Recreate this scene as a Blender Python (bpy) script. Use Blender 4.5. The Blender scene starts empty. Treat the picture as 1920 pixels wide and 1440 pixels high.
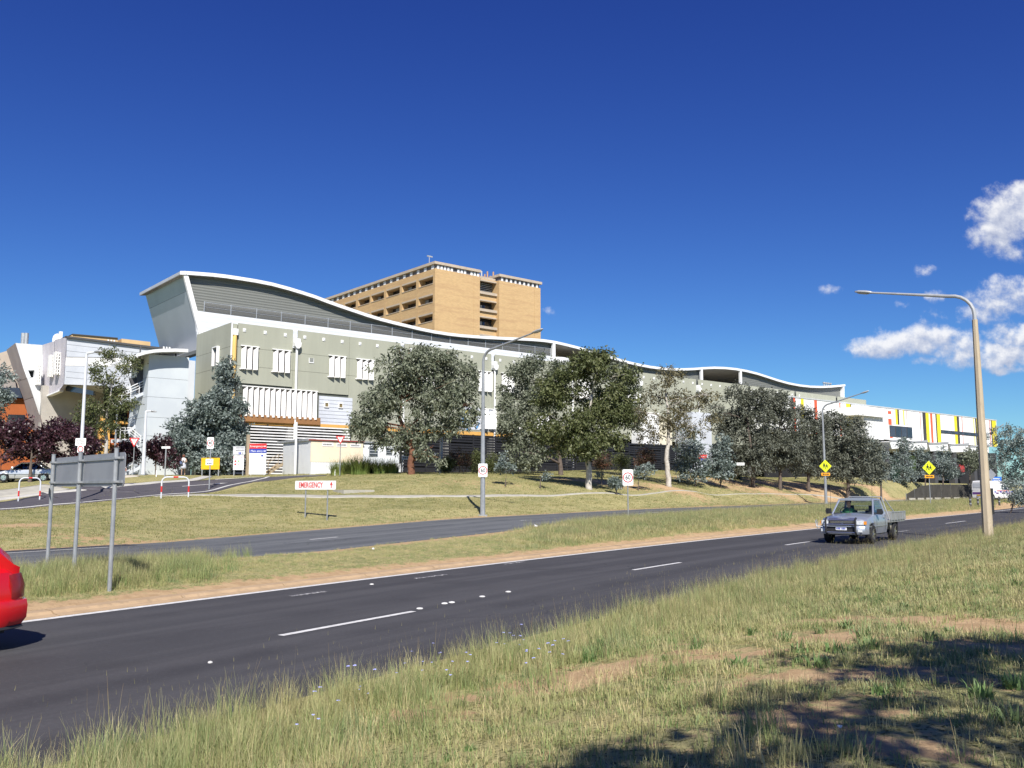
import bpy, bmesh, math, random
import numpy as np
from mathutils import Vector, Matrix, noise as mnoise
R = math.radians
rng = np.random.default_rng(7)
random.seed(7)
scene = bpy.context.scene
COL = scene.collection
# ------------------------------------------------------------------ camera
FPX, PITCH, CAMZ = 1660.0, math.atan(0.11747), 2.0
cam_d = bpy.data.cameras.new('camera')
cam_d.sensor_width = 36; cam_d.lens = 36*FPX/1920; cam_d.clip_end = 5000; cam_d.clip_start = 0.1
cam = bpy.data.objects.new('camera', cam_d); COL.objects.link(cam)
cam.location = (0, 0, CAMZ); cam.rotation_euler = (math.pi/2+PITCH, 0, 0)
scene.camera = cam
CP, SP = math.cos(PITCH), math.sin(PITCH)
def ray(u, v):
    a, b = (u-960)/FPX, (720-v)/FPX
    return np.array([a, CP-b*SP, SP+b*CP])
def pt(u, v, Y):
    d = ray(u, v); k = Y/d[1]
    return Vector((d[0]*k, Y, CAMZ+d[2]*k))
def proj(x, y, z):
    z = z-CAMZ; fw = y*CP+z*SP; up = -y*SP+z*CP
    return 960+FPX*x/fw, 720-FPX*up/fw
# ------------------------------------------------------------------ light
SUN_AZ = (0.15, -0.989); SUN_EL = R(43)
world = bpy.data.worlds.new('World'); scene.world = world; world.use_nodes = True
nt = world.node_tree; nt.nodes.clear()
class NB:
    """tiny node builder"""
    def __init__(s, tree): s.t = tree
    def n(s, typ, **kw):
        nd = s.t.nodes.new(typ)
        for k, v in kw.items():
            if k.startswith('i_'):
                key = k[2:]; key = int(key) if key.isdigit() else key.replace('_', ' ')
                s.set(nd.inputs[key], v)
            else: setattr(nd, k, v)
        return nd
    def set(s, inp, v):
        if isinstance(v, bpy.types.NodeSocket): s.t.links.new(v, inp)
        elif isinstance(v, bpy.types.Node): s.t.links.new(v.outputs[0], inp)
        else: inp.default_value = v
    def math(s, op, a, b=0.0, c=0.0, clamp=False):
        nd = s.t.nodes.new('ShaderNodeMath'); nd.operation = op; nd.use_clamp = clamp
        s.set(nd.inputs[0], a); s.set(nd.inputs[1], b); s.set(nd.inputs[2], c)
        return nd.outputs[0]
    def mix(s, f, a, b, blend='MIX'):
        nd = s.t.nodes.new('ShaderNodeMix'); nd.data_type = 'RGBA'; nd.blend_type = blend
        s.set(nd.inputs[0], f); s.set(nd.inputs[6], a); s.set(nd.inputs[7], b)
        return nd.outputs[2]
    def ramp(s, f, stops, interp='LINEAR'):
        nd = s.t.nodes.new('ShaderNodeValToRGB'); s.set(nd.inputs[0], f)
        e = nd.color_ramp.elements; nd.color_ramp.interpolation = interp
        while len(e) < len(stops): e.new(0.5)
        for el, (p, c) in zip(e, stops):
            el.position = p; el.color = (*c, 1) if len(c) == 3 else c
        return nd.outputs[0]
    def noise(s, scale, detail=4, rough=0.55, vec=None, dist=0.0):
        nd = s.t.nodes.new('ShaderNodeTexNoise'); nd.inputs['Scale'].default_value = scale
        nd.inputs['Detail'].default_value = detail; nd.inputs['Roughness'].default_value = rough
        nd.inputs['Distortion'].default_value = dist
        if vec is not None: s.set(nd.inputs['Vector'], vec)
        return nd.outputs[0]
    def sstep(s, x, lo, hi):
        nd = s.t.nodes.new('ShaderNodeMapRange'); nd.interpolation_type = 'SMOOTHSTEP'
        s.set(nd.inputs[0], x); nd.inputs[1].default_value = lo; nd.inputs[2].default_value = hi
        return nd.outputs[0]
B = NB(nt)
sky = B.n('ShaderNodeTexSky', sky_type='NISHITA', sun_disc=False, sun_elevation=SUN_EL,
          sun_rotation=math.atan2(SUN_AZ[0], SUN_AZ[1]), altitude=600, air_density=1.0, dust_density=0.15, ozone_density=1.0)
ssp = B.n('ShaderNodeSeparateColor', i_0=sky.outputs[0])                  # the deep camera-phone blue: one response curve per channel, the same everywhere
scl = B.n('ShaderNodeCombineColor', i_0=B.math('MULTIPLY', B.math('POWER', ssp.outputs[0], 1.48), .124), i_1=B.math('MULTIPLY', B.math('POWER', ssp.outputs[1], 1.53), .180), i_2=B.math('MULTIPLY', B.math('POWER', ssp.outputs[2], 1.07), .650))
bg = B.n('ShaderNodeBackground', i_Color=scl.outputs[0], i_Strength=0.10)
tc = B.n('ShaderNodeTexCoord')
sep = B.n('ShaderNodeSeparateXYZ', i_0=tc.outputs['Generated'])
yy = B.math('MAXIMUM', B.math('ABSOLUTE', sep.outputs[1]), 0.02)  # absolute value repeats the clouds behind the camera, for more ambient light
az = B.math('DIVIDE', sep.outputs[0], yy); el = B.math('DIVIDE', sep.outputs[2], yy)
wv = B.n('ShaderNodeCombineXYZ', i_0=az, i_1=el)
wn = B.n('ShaderNodeTexNoise', i_Vector=wv.outputs[0]); wn.inputs['Scale'].default_value = 16; wn.inputs['Detail'].default_value = 6; wn.inputs['Roughness'].default_value = 0.6
wn2 = B.noise(42, 6, 0.62, wv.outputs[0])
wsep = B.n('ShaderNodeSeparateColor', i_0=wn.outputs[1])
daz = B.math('ADD', az, B.math('MULTIPLY', B.math('SUBTRACT', wsep.outputs[0], 0.5), 0.035))
delv = B.math('ADD', el, B.math('MULTIPLY', B.math('SUBTRACT', wsep.outputs[1], 0.5), 0.028))
# cloud puffs: centre u, v in the photograph's direction, radii in the same units, density
puffs = [(1900, 400, 62, 42, 1.0), (1868, 440, 45, 40, .9), (1930, 380, 60, 40, 1.0), (1845, 405, 30, 25, .5), (1890, 470, 40, 22, .6),
         (1690, 645, 78, 22, 1.0), (1640, 648, 50, 13, .8), (1745, 628, 42, 22, .95), (1800, 655, 60, 30, .85), (1880, 665, 70, 24, .95), (1950, 665, 60, 26, 1.0),
         (1870, 560, 50, 30, .65), (1920, 545, 45, 25, .8), (1845, 588, 40, 18, .6), (1905, 625, 55, 22, .85), (1750, 560, 24, 12, .45), (1735, 508, 24, 12, .27),
         (1553, 545, 20, 9, .30), (1740, 678, 24, 9, .5), (1875, 690, 22, 10, .75), (1910, 693, 30, 8, .5), (1024, 586, 12, 6, .26), (1760, 585, 28, 12, .3), (1680, 575, 16, 8, .2),
         (2080, 560, 120, 50, 1.0), (2150, 420, 130, 60, 1.0), (2300, 620, 160, 50, 1.0), (2500, 480, 160, 60, 1.0), (-420, 560, 140, 40, .8), (-700, 480, 170, 50, .8), (2900, 300, 300, 110, 1.0), (3600, 500, 420, 120, 1.0), (-1500, 380, 360, 110, 1.0), (3200, -300, 420, 160, 1.0), (-1900, -200, 420, 160, .9), (4800, 200, 600, 240, 1.0), (-3200, 100, 600, 240, 1.0)]  # the last, widest puffs are out of frame, added to raise the ambient light
acc = acc2 = None
for (u, v, ru, rv, dn) in puffs:
    d = ray(u, v); a0, e0 = d[0]/d[1], d[2]/d[1]
    ax = B.math('MULTIPLY', B.math('SUBTRACT', daz, a0), 1660.0/ru); ax2 = B.math('MULTIPLY', ax, ax)
    res = []
    for up_ in (0.0, 0.010):
        ex_ = B.math('MULTIPLY', B.math('SUBTRACT', delv, e0-up_), 1660.0/rv)
        rr = B.math('MULTIPLY_ADD', ex_, ex_, ax2)
        res.append(B.math('MULTIPLY', B.math('SUBTRACT', 1.0, B.math('MULTIPLY', rr, 0.50)), dn))
    acc = res[0] if acc is None else B.math('MAXIMUM', acc, res[0]); acc2 = res[1] if acc2 is None else B.math('MAXIMUM', acc2, res[1])
wn3 = B.noise(42, 6, 0.62, B.n('ShaderNodeCombineXYZ', i_0=B.math('ADD', az, -.004), i_1=B.math('ADD', el, .008)).outputs[0])
dens = B.math('ADD', acc, B.math('MULTIPLY', B.math('SUBTRACT', wn2, 0.50), 1.9))
mask = B.math('MULTIPLY', B.math('MULTIPLY', B.sstep(dens, 0.08, 0.95), .93), B.sstep(B.math('ABSOLUTE', sep.outputs[1]), 0.05, 0.2))
lit = B.math('ADD', B.math('SUBTRACT', acc, acc2), B.math('MULTIPLY', B.math('SUBTRACT', wn2, wn3), 2.2))   # rises where the cloud thins upwards, towards the light
ccol = B.ramp(B.math('ADD', B.math('MULTIPLY', lit, 0.55), 0.50), [(0.15, (0.42, 0.47, 0.62)), (0.5, (0.64, 0.68, 0.80)), (0.80, (0.98, 0.98, 1.0))])
bg2 = B.n('ShaderNodeBackground', i_Color=ccol, i_Strength=0.70)
mx = B.n('ShaderNodeMixShader', i_0=mask, i_1=bg.outputs[0], i_2=bg2.outputs[0])
out = B.n('ShaderNodeOutputWorld', i_0=mx.outputs[0])
sun_d = bpy.data.lights.new('sun', 'SUN'); sun_d.energy = 5.0; sun_d.angle = R(0.53); sun_d.color = (1.0, 0.955, 0.88)
sun = bpy.data.objects.new('sun', sun_d); COL.objects.link(sun)
sdir = Vector((SUN_AZ[0]*math.cos(SUN_EL), SUN_AZ[1]*math.cos(SUN_EL), math.sin(SUN_EL)))
sun.rotation_euler = sdir.to_track_quat('Z', 'Y').to_euler()
vs = scene.view_settings; vs.view_transform = 'Standard'; vs.look = 'None'; vs.exposure = 0.5; vs.gamma = 1.0; vs.use_curve_mapping = False
scene.cycles.max_bounces = 5; scene.cycles.transparent_max_bounces = 8
# ------------------------------------------------------------------ materials
MATS = {}
def M(name, c1, c2=None, scale=3.0, rough=0.8, metal=0.0, bump=0.0, bscale=None, coords='Position', stretch=None, spec=0.4, var=0.0, c3=None, coat=0.0, lo=0.35, hi=0.65, dirt=0.0):
    if name in MATS: return MATS[name]
    m = bpy.data.materials.new(name); m.use_nodes = True; t = m.node_tree; b = NB(t)
    bs = t.nodes['Principled BSDF']; bs.inputs['Roughness'].default_value = rough; bs.inputs['Metallic'].default_value = metal
    bs.inputs['Specular IOR Level'].default_value = spec; bs.inputs['Coat Weight'].default_value = coat
    if coords == 'Position': vec = b.n('ShaderNodeNewGeometry').outputs['Position']
    else: vec = b.n('ShaderNodeTexCoord').outputs['Object']
    if stretch:
        mp = b.n('ShaderNodeMapping', i_0=vec); mp.inputs['Scale'].default_value = stretch; vec = mp.outputs[0]
    c2 = c2 or tuple(x*0.86 for x in c1)
    col = b.mix(b.sstep(b.noise(scale, 6, 0.6, vec), lo, hi), (*c1, 1), (*c2, 1))
    if c3: col = b.mix(b.sstep(b.noise(scale*0.17, 4, 0.6, vec), 0.48, 0.62), col, (*c3, 1))
    if dirt:
        col = b.mix(b.math('MULTIPLY', b.sstep(b.noise(scale*2.7+.3, 8, 0.7, vec), 0.5, 0.75), dirt), col, (0.12, 0.10, 0.08, 1))
    if var:
        oi = b.n('ShaderNodeObjectInfo')
        h = b.n('ShaderNodeHueSaturation', i_Color=col, i_Value=b.math('ADD', 1-var/2, b.math('MULTIPLY', oi.outputs['Random'], var)))
        col = h.outputs[0]
    b.set(bs.inputs['Base Color'], col)
    if bump:
        bp = b.n('ShaderNodeBump', i_Strength=bump, i_Distance=0.02, i_Height=b.noise(bscale or scale*4, 5, 0.6, vec))
        b.set(bs.inputs['Normal'], bp.outputs[0])
    MATS[name] = m
    return m
# ------------------------------------------------------------------ object helpers
def tag(o, label=None, cat=None, group=None, kind=None):
    if label: o['label'] = label
    if cat: o['category'] = cat
    if group: o['group'] = group
    if kind: o['kind'] = kind
    return o
def empty(name, loc, rz=0.0, label=None, cat=None, group=None, parent=None):
    o = bpy.data.objects.new(name, None); COL.objects.link(o); o.location = loc; o.rotation_euler = (0, 0, rz)
    o.empty_display_size = 0.3
    if parent: o.parent = parent
    return tag(o, label, cat, group)
def link(name, me, parent=None, loc=None, rz=None):
    o = bpy.data.objects.new(name, me); COL.objects.link(o)
    if parent: o.parent = parent
    if loc is not None: o.location = loc
    if rz is not None: o.rotation_euler = (0, 0, rz)
    return o
def children(o): return [c for c in bpy.data.objects if c.parent == o]
def copy_tree(o, loc=None, rz=None, label=None, group=None, scale=None):
    CH = {}
    for c in bpy.data.objects:
        if c.parent: CH.setdefault(c.parent.name, []).append(c)
    def rec(a, par):
        c = a.copy(); COL.objects.link(c); c.parent = par
        for ch in CH.get(a.name, []): rec(ch, c)
        return c
    c = rec(o, None)
    if loc is not None: c.location = loc
    if rz is not None: c.rotation_euler = (0, 0, rz)
    if scale is not None: c.scale = scale if hasattr(scale, '__len__') else (scale,)*3
    if label: c['label'] = label
    if group: c['group'] = group
    return c
class MB:
    def __init__(s): s.v = []; s.f = []; s.mi = []
    def add(s, vs_, fs, mi=0):
        n = len(s.v); s.v += [tuple(v) for v in vs_]; s.f += [tuple(i+n for i in f) for f in fs]; s.mi += [mi]*len(fs); return s
    def box(s, x0, x1, y0, y1, z0, z1, mi=0, rot=None, piv=None):
        vv = [Vector(p) for p in [(x0,y0,z0),(x1,y0,z0),(x1,y1,z0),(x0,y1,z0),(x0,y0,z1),(x1,y0,z1),(x1,y1,z1),(x0,y1,z1)]]
        if rot is not None:
            pv = Vector(piv) if piv else Vector(((x0+x1)/2, (y0+y1)/2, (z0+z1)/2))
            vv = [rot @ (p-pv)+pv for p in vv]
        return s.add(vv, [(0,3,2,1),(4,5,6,7),(0,1,5,4),(1,2,6,5),(2,3,7,6),(3,0,4,7)], mi)
    def prism(s, poly, h0, h1, axis='z', mi=0):
        """poly: 2-D outline; extruded along axis from h0 to h1"""
        n = len(poly)
        def mk(p, h): return {'z': (p[0], p[1], h), 'y': (p[0], h, p[1]), 'x': (h, p[0], p[1])}[axis]
        vv = [mk(p, h0) for p in poly]+[mk(p, h1) for p in poly]
        return s.add(vv, [tuple(range(n-1, -1, -1)), tuple(range(n, 2*n))]+[(i, (i+1) % n, n+(i+1) % n, n+i) for i in range(n)], mi)
    def tube(s, path, radii, n=8, mi=0, cap=True):
        path = [Vector(p) for p in path]
        if not hasattr(radii, '__len__'): radii = [radii]*len(path)
        vv = []; fs = []; up = Vector((0, 0, 1)); prevx = None
        for i, p in enumerate(path):
            d = (path[min(i+1, len(path)-1)]-path[max(i-1, 0)]).normalized()
            if prevx is None:
                ref = Vector((0, 0, 1)) if abs(d.z) < 0.9 else Vector((1, 0, 0)); x = d.cross(ref).normalized()
            else:
                x = (prevx-d*prevx.dot(d)).normalized()
            y = d.cross(x).normalized(); prevx = x
            for k in range(n):
                a = 2*math.pi*k/n; vv.append(p+(x*math.cos(a)+y*math.sin(a))*radii[i])
        for i in range(len(path)-1):
            for k in range(n): fs.append((i*n+k, i*n+(k+1) % n, (i+1)*n+(k+1) % n, (i+1)*n+k))
        if cap: fs.append(tuple(range(n-1, -1, -1))); fs.append(tuple((len(path)-1)*n+k for k in range(n)))
        return s.add(vv, fs, mi)
    def cyl(s, p0, p1, r, n=12, mi=0): return s.tube([p0, p1], r, n, mi)
    def loft(s, rings, closed=True, caps=True, mi=0):
        n = len(rings[0]); vv = [p for r in rings for p in r]; fs = []
        for i in range(len(rings)-1):
            for k in range(n if closed else n-1): fs.append((i*n+k, i*n+(k+1) % n, (i+1)*n+(k+1) % n, (i+1)*n+k))
        if caps and closed: fs.append(tuple(range(n-1, -1, -1))); fs.append(tuple((len(rings)-1)*n+k for k in range(n)))
        return s.add(vv, fs, mi)
    def build(s, name, mats, parent=None, smooth=False, bevel=0.0, loc=None, rz=None, subsurf=0, auto=None, recalc=True):
        me = bpy.data.meshes.new(name); me.from_pydata(s.v, [], s.f)
        mats = mats if isinstance(mats, (list, tuple)) else [mats]
        for m in mats: me.materials.append(m)
        if len(mats) > 1: me.polygons.foreach_set('material_index', s.mi)
        if recalc:
            bm = bmesh.new(); bm.from_mesh(me); bmesh.ops.recalc_face_normals(bm, faces=bm.faces); bm.to_mesh(me); bm.free()
        if smooth:
            me.polygons.foreach_set('use_smooth', [True]*len(me.polygons))
            if smooth != 'full': me.set_sharp_from_angle(angle=R(35))
        me.update()
        o = link(name, me, parent, loc, rz)
        if bevel:
            md = o.modifiers.new('bevel', 'BEVEL'); md.width = bevel; md.segments = 2; md.limit_method = 'ANGLE'; md.angle_limit = R(40)
        if subsurf:
            md = o.modifiers.new('sub', 'SUBSURF'); md.levels = subsurf; md.render_levels = subsurf
        return o
def to_mesh_obj(o):
    dg = bpy.context.evaluated_depsgraph_get(); dg.update(); me = bpy.data.meshes.new_from_object(o.evaluated_get(dg)); me.name = o.name
    q = bpy.data.objects.new(o.name, me); q.parent = o.parent; q.matrix_local = o.matrix_local; q.location = o.location; q.rotation_euler = o.rotation_euler; q.scale = o.scale; return q
TEXTS = []
def text(name, body, size, m, parent, loc, rot=(math.pi/2, 0, 0), align='CENTER', sx=1.0, ext=0.004, bold=0.0):
    c = bpy.data.curves.new(name, 'FONT'); c.body = body; c.size = size; c.extrude = ext; c.align_x = align; c.align_y = 'CENTER'; c.offset = bold
    c.resolution_u = 3
    c.materials.append(m); o = bpy.data.objects.new(name, c); COL.objects.link(o); o.parent = parent
    o.location = loc; o.rotation_euler = rot; o.scale = (sx, 1, 1); TEXTS.append(o)
    return o
# ------------------------------------------------------------------ terrain
def gp(u, v, z=0.0):
    d = ray(u, v); k = (z-CAMZ)/d[2]; return np.array([d[0]*k, d[1]*k])
epx = [(0, 1170.5), (53, 1165), (333, 1129), (640, 1092.5), (853, 1067), (1073, 1040), (1280, 1015), (1440, 1000.5), (1540, 991), (1695, 975), (1840, 961), (1920, 952.5)]
ep = np.array([gp(*p) for p in epx])
E_POLY = np.polyfit(ep[:, 1], ep[:, 0], 3)
ylo, yhi = ep[0, 1], ep[-1, 1]
def ex(y):
    y = np.asarray(y, float); yc = np.clip(y, ylo, yhi); b = np.polyval(E_POLY, yc); dp = np.polyval(np.polyder(E_POLY), yc)
    return b+dp*(y-yc)
Ey = np.concatenate([np.arange(-400, -20, 10), np.arange(-20, 130, 0.25), np.arange(130, 700, 10)])
Ex = ex(Ey); dS = np.hypot(np.diff(Ex), np.diff(Ey)); Es = np.concatenate([[0], np.cumsum(dS)])
Es -= np.interp(16.2, Ey, Es)
Tx = np.gradient(Ex, Es); Ty = np.gradient(Ey, Es); Tn = np.hypot(Tx, Ty); Tx /= Tn; Ty /= Tn
def st2xy(s, t):
    x = np.interp(s, Es, Ex); y = np.interp(s, Es, Ey); tx = np.interp(s, Es, Tx); ty = np.interp(s, Es, Ty)
    return x-ty*t, y+tx*t
def xy2st(x, y):
    x = np.atleast_1d(np.asarray(x, float)); y = np.atleast_1d(np.asarray(y, float)); s = np.zeros_like(x)
    s = np.interp(y, Ey, Es)
    for _ in range(12):
        px = np.interp(s, Es, Ex); py = np.interp(s, Es, Ey); tx = np.interp(s, Es, Tx); ty = np.interp(s, Es, Ty)
        s = s+((x-px)*tx+(y-py)*ty)*0.9
    px = np.interp(s, Es, Ex); py = np.interp(s, Es, Ey); tx = np.interp(s, Es, Tx); ty = np.interp(s, Es, Ty)
    return s, -(x-px)*ty+(y-py)*tx
T_NR0, T_MED0, T_FR0, T_FR1 = -8.3, 0.95, 7.2, 15.5
def zfr(s): return np.interp(s, [-400, 0, 9.8, 25.4, 44.7, 85, 200, 700], [0, 0, 0.0, .40, .55, .55, .5, .5])
ctrl = [(590, 974, 43.5), (450, 985, 41), (200, 985, 37), (0, 1000, 32), (360, 930, 53), (480, 932, 53.5), (600, 934, 54), (750, 936, 55), (900, 937, 57), (1050, 937, 61), (1200, 935, 67), (1350, 932.5, 77), (1500, 930, 89), (1650, 925.5, 101), (1800, 921, 116),
        (905, 957, 49.5), (0, 957, 48), (0, 947, 53), (200, 939, 52), (200, 925, 58), (350, 926, 56), (350, 905, 66), (395, 924, 59), (475, 906, 63), (475, 891, 74),
        (610, 893, 68), (640, 889, 72), (750, 887, 72), (860, 888, 72), (1000, 893, 76), (1105, 915, 66), (948, 911, 63), (1255, 911, 74), (770, 889, 68), (343, 891, 74), (250, 889, 69), (150, 905, 62), (40, 907, 62), (160, 897, 72), (0, 900, 72),
        (1300, 905, 82), (1450, 903, 98), (1600, 910, 108), (1500, 914, 97), (1380, 912, 86), (1700, 913, 119), (1850, 913, 132), (1660, 900, 122), (1150, 893, 82), (1340, 893, 92),
        (327, 932, 50), (650, 912, 60), (760, 910, 61), (500, 905, 62), (1000, 915, 64), (300, 960, 44), (700, 955, 47), (40, 932, 56), (680, 925, 56.5)]
cp = np.array([tuple(pt(*c)) for c in ctrl])
extra = [(-60, 60, 1.6), (-60, 90, 3.0), (-40, 90, 3.1), (-20, 95, 3.2), (0, 110, 3.3), (30, 130, 3.2), (60, 160, 3.0), (90, 140, 2.2), (0, 150, 3.4), (60, 210, 3.2), (-80, 140, 3.2), (-90, 60, 1.5), (-50, 40, .5), (120, 190, 2.2)]
cp = np.vstack([cp, np.array(extra)])
def _tps(r2): return np.where(r2 > 1e-9, 0.5*r2*np.log(np.maximum(r2, 1e-9)), 0)
RBF_S = 50.0; RBF_C = cp[:, :2]/RBF_S; RBF_N = len(RBF_C)
RBF_A = _tps(((RBF_C[:, None]-RBF_C[None])**2).sum(2))+np.eye(RBF_N)*2e-3
RBF_P = np.hstack([np.ones((RBF_N, 1)), RBF_C])
RBF_W = np.linalg.solve(np.block([[RBF_A, RBF_P], [RBF_P.T, np.zeros((3, 3))]]), np.concatenate([cp[:, 2], np.zeros(3)]))
def rbf(x, y):
    q = np.stack([x, y], -1)/RBF_S; o = np.empty(len(q))
    for i in range(0, len(q), 20000):
        qq = q[i:i+20000]; o[i:i+20000] = _tps(((qq[:, None]-RBF_C[None])**2).sum(2)) @ RBF_W[:RBF_N]+RBF_W[RBF_N]+qq @ RBF_W[RBF_N+1:]
    return o
def sm(x): x = np.clip(x, 0, 1); return x*x*(3-2*x)
def vnoise(x, y, f, seed=0):
    x = np.asarray(x)*f+seed*17.3; y = np.asarray(y)*f-seed*9.1
    xi = np.floor(x).astype(int); yi = np.floor(y).astype(int); fx = sm(x-xi); fy = sm(y-yi)
    def h(a, b): v = np.sin(a*127.1+b*311.7+seed*3.7)*43758.5453; return v-np.floor(v)
    return (h(xi, yi)*(1-fx)+h(xi+1, yi)*fx)*(1-fy)+(h(xi, yi+1)*(1-fx)+h(xi+1, yi+1)*fx)*fy
def zst(s, t):
    s = np.asarray(s, float); t = np.asarray(t, float); shp = s.shape; s = s.ravel(); t = t.ravel()
    x, y = st2xy(s, t); fr = zfr(s)
    zn = 0.50*sm((-7.2-t)/5.5)+0.25*sm((-16-t)/20)
    zn = zn+np.where(t < -7.4, (vnoise(x, y, 0.55, 3)-.5)*0.12*sm((-7.4-t)/1.0), 0)
    zm = fr*sm(t/7.0)+0.16*np.sin(np.clip((t-0.95)/(7.2-0.95), 0, 1)*math.pi)+np.where((t > 1) & (t < 7), (vnoise(x, y, .7, 5)-.5)*.06, 0)
    w = sm((t-15.6)/2.2)
    zb = fr+0*s
    msk = t > 15.6
    if msk.any():
        lim = (t < 150) & msk
        zr = np.full(len(s), 3.2)
        if lim.any(): zr[lim] = rbf(x[lim], y[lim])
        zr = np.clip(zr, 0.0, 4.0); far = sm((t-60)/60)
        side = np.maximum(sm((-s-25)/30), sm((s-150)/60)); far = np.maximum(far, side*sm((t-18)/25))
        zr = zr*(1-far)+3.2*far
        zr = np.where((s < -45) & (t < 60), 0.5+2.5*sm((t-20)/50), zr)
        zr = zr+(vnoise(x, y, .6, 9)-.5)*.06*sm((t-17)/2)
        zb = np.where(msk, fr*(1-w)+zr*w, zb)
    z = np.where(t < -7.1, zn, np.where(t <= 0.9, 0.0, np.where(t < 7.2, zm, np.where(t <= 15.6, fr, zb))))
    return z.reshape(shp)
def gz(x, y):
    s, t = xy2st(x, y); return zst(s, t)
def gz1(x, y): return float(gz([x], [y])[0])
def hit(u, v):
    d = ray(u, v); Y = np.concatenate([np.geomspace(3, 150, 900)]); k = Y/d[1]
    dz = CAMZ+d[2]*k-gz(d[0]*k, Y); i = np.argmax(dz < 0)
    if not (dz < 0).any(): i = len(Y)-1
    if i == 0: i = 1
    a = dz[i-1]/(dz[i-1]-dz[i]+1e-12); y = Y[i-1]+(Y[i]-Y[i-1])*min(max(a, 0), 1); k = y/d[1]
    return Vector((d[0]*k, y, CAMZ+d[2]*k))
def atY(u, Y):
    """ground point on the column of sight u at depth Y"""
    x = (u-960)/FPX*Y/CP
    for _ in range(3):
        z = gz1(x, Y); fw = Y*CP+(z-CAMZ)*SP; x = (u-960)/FPX*fw
    return Vector((x, Y, z))
# ------------------------------------------------------------------ ground
S_ = np.concatenate([np.arange(-300, -60, 20), np.arange(-60, -14, 1.5), np.arange(-14, 40, 0.4), np.arange(40, 125, 0.9), np.arange(125, 200, 4), np.arange(200, 620, 30)])
T_ = np.concatenate([np.arange(-300, -60, 30), np.arange(-60, -24, 3), np.arange(-24, -8.7, 0.35), [-8.45, -8.0, -7.5, -7.11, -7.10, -7.08, -4, -0.02, 0.88, 0.90, 0.93], np.arange(1.1, 7.1, 0.35),
                     [7.15, 7.2, 7.23, 11.0, 15.45, 15.5, 15.6], np.arange(15.9, 40, 0.45), np.arange(40, 70, 2), np.arange(70, 150, 8), np.arange(150, 500, 40)])
SS, TT = np.meshgrid(S_, T_, indexing='ij')
GX, GY = st2xy(SS, TT); GZ = zst(SS, TT)
under = ((TT > -7.09) & (TT < 0.89)) | ((TT > 7.21) & (TT < 15.47))
GZ = np.where(under, GZ-0.12, GZ)
ns, nt_ = SS.shape
def grid_mesh(name, X, Y, Z, mat, **kw):
    a, b = X.shape; vv = np.stack([X, Y, Z], -1).reshape(-1, 3); idx = np.arange(a*b).reshape(a, b)
    fs = np.stack([idx[:-1, :-1], idx[1:, :-1], idx[1:, 1:], idx[:-1, 1:]], -1).reshape(-1, 4)
    me = bpy.data.meshes.new(name); me.from_pydata(vv.tolist(), [], fs.tolist()); me.materials.append(mat)
    me.polygons.foreach_set('use_smooth', [True]*len(me.polygons))
    me.update()
    if me.polygons[0].normal.z < 0: me.flip_normals()
    o = link(name, me); return o
# bare earth patches: picture position, radii in metres (along the sight line across, depth), strength
patches = [(760, 1345, 0.52, 0.31, 0.87), (900, 1310, 0.58, 0.38, 0.67), (1040, 1290, 0.69, 0.33, 0.97), (1120, 1262, 0.80, 0.38, 0.97), (1220, 1235, 0.69, 0.33, 0.77), (1330, 1200, 0.58, 0.33, 0.49), (1395, 1225, 0.58, 0.38, 0.67), (1560, 1195, 0.46, 0.66, 0.87), (1545, 1165, 0.69, 0.33, 0.67),
           (1520, 1270, 0.80, 0.28, 0.87), (1640, 1255, 0.80, 0.28, 0.58), (1860, 1172, 1.50, 0.66, 1.07), (1900, 1215, 1.15, 0.44, 0.77), (1440, 1345, 0.46, 0.22, 0.77), (1550, 1330, 0.58, 0.33, 0.49), (1700, 1400, 0.69, 0.22, 0.67), (1180, 1400, 0.35, 0.17, 0.58), (1770, 1270, 0.69, 0.33, 0.58), (1330, 1150, 0.69, 0.44, 0.29),
           (1560, 918, 7, 3.0, 1.2), (1480, 915, 6, 2.5, 1.1), (1640, 915, 5, 3, 1), (1400, 910, 6, 3, .9), (1330, 905, 6, 2.5, .6), (1560, 935, 3, 3, .9), (1130, 905, 4, 2.0, .8), (1060, 898, 3, 1.5, .6), (1265, 917, 3, 2, .8), (1545, 925, 5, 3.5, 1.1),
           (40, 985, 1.6, 1.2, .7), (190, 1010, 3, 0.8, .4), (1120, 905, 4, 2, .7), (880, 905, 4, 2, .3)]
def patch_val(x, y):
    d = np.zeros_like(x)
    for (u, v, rx, ry, w) in patches:
        if (u, v) not in _pc: h = hit(u, v); _pc[(u, v)] = (h.x, h.y)
        hx, hy = _pc[(u, v)]; L = math.hypot(hx, hy); fx, fy = hx/L, hy/L
        dx, dy = x-hx, y-hy; al = dx*fx+dy*fy; ac = dx*fy-dy*fx
        d = np.maximum(d, w*np.exp(-((ac/rx)**2+(al/ry)**2)))
    return d
_pc = {}
def dirt_val(x, y, s, t):
    d = patch_val(x, y)
    d = np.maximum(d, 1.1*np.exp(-((t-1.05)/.5)**2))                         # soil strip behind the kerb
    d = np.maximum(d, (0.8*sm((45-s)/30)*sm((s+25)/15))*np.exp(-((t-6.5)/.9)**2)) # worn edge of the far carriageway
    d = np.maximum(d, .55*np.exp(-((t-15.75)/.35)**2))
    d = np.maximum(d, 1.0*np.exp(-((s-95)/14)**2-((t-3)/2.5)**2))
    return d
fx_, fy_ = GX.ravel(), GY.ravel()
dv = dirt_val(fx_, fy_, SS.ravel(), TT.ravel())
gm = bpy.data.materials.new('ground_soil_and_turf'); gm.use_nodes = True; b = NB(gm.node_tree)
bs = gm.node_tree.nodes['Principled BSDF']; bs.inputs['Roughness'].default_value = 1.0; bs.inputs['Specular IOR Level'].default_value = 0.1
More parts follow.
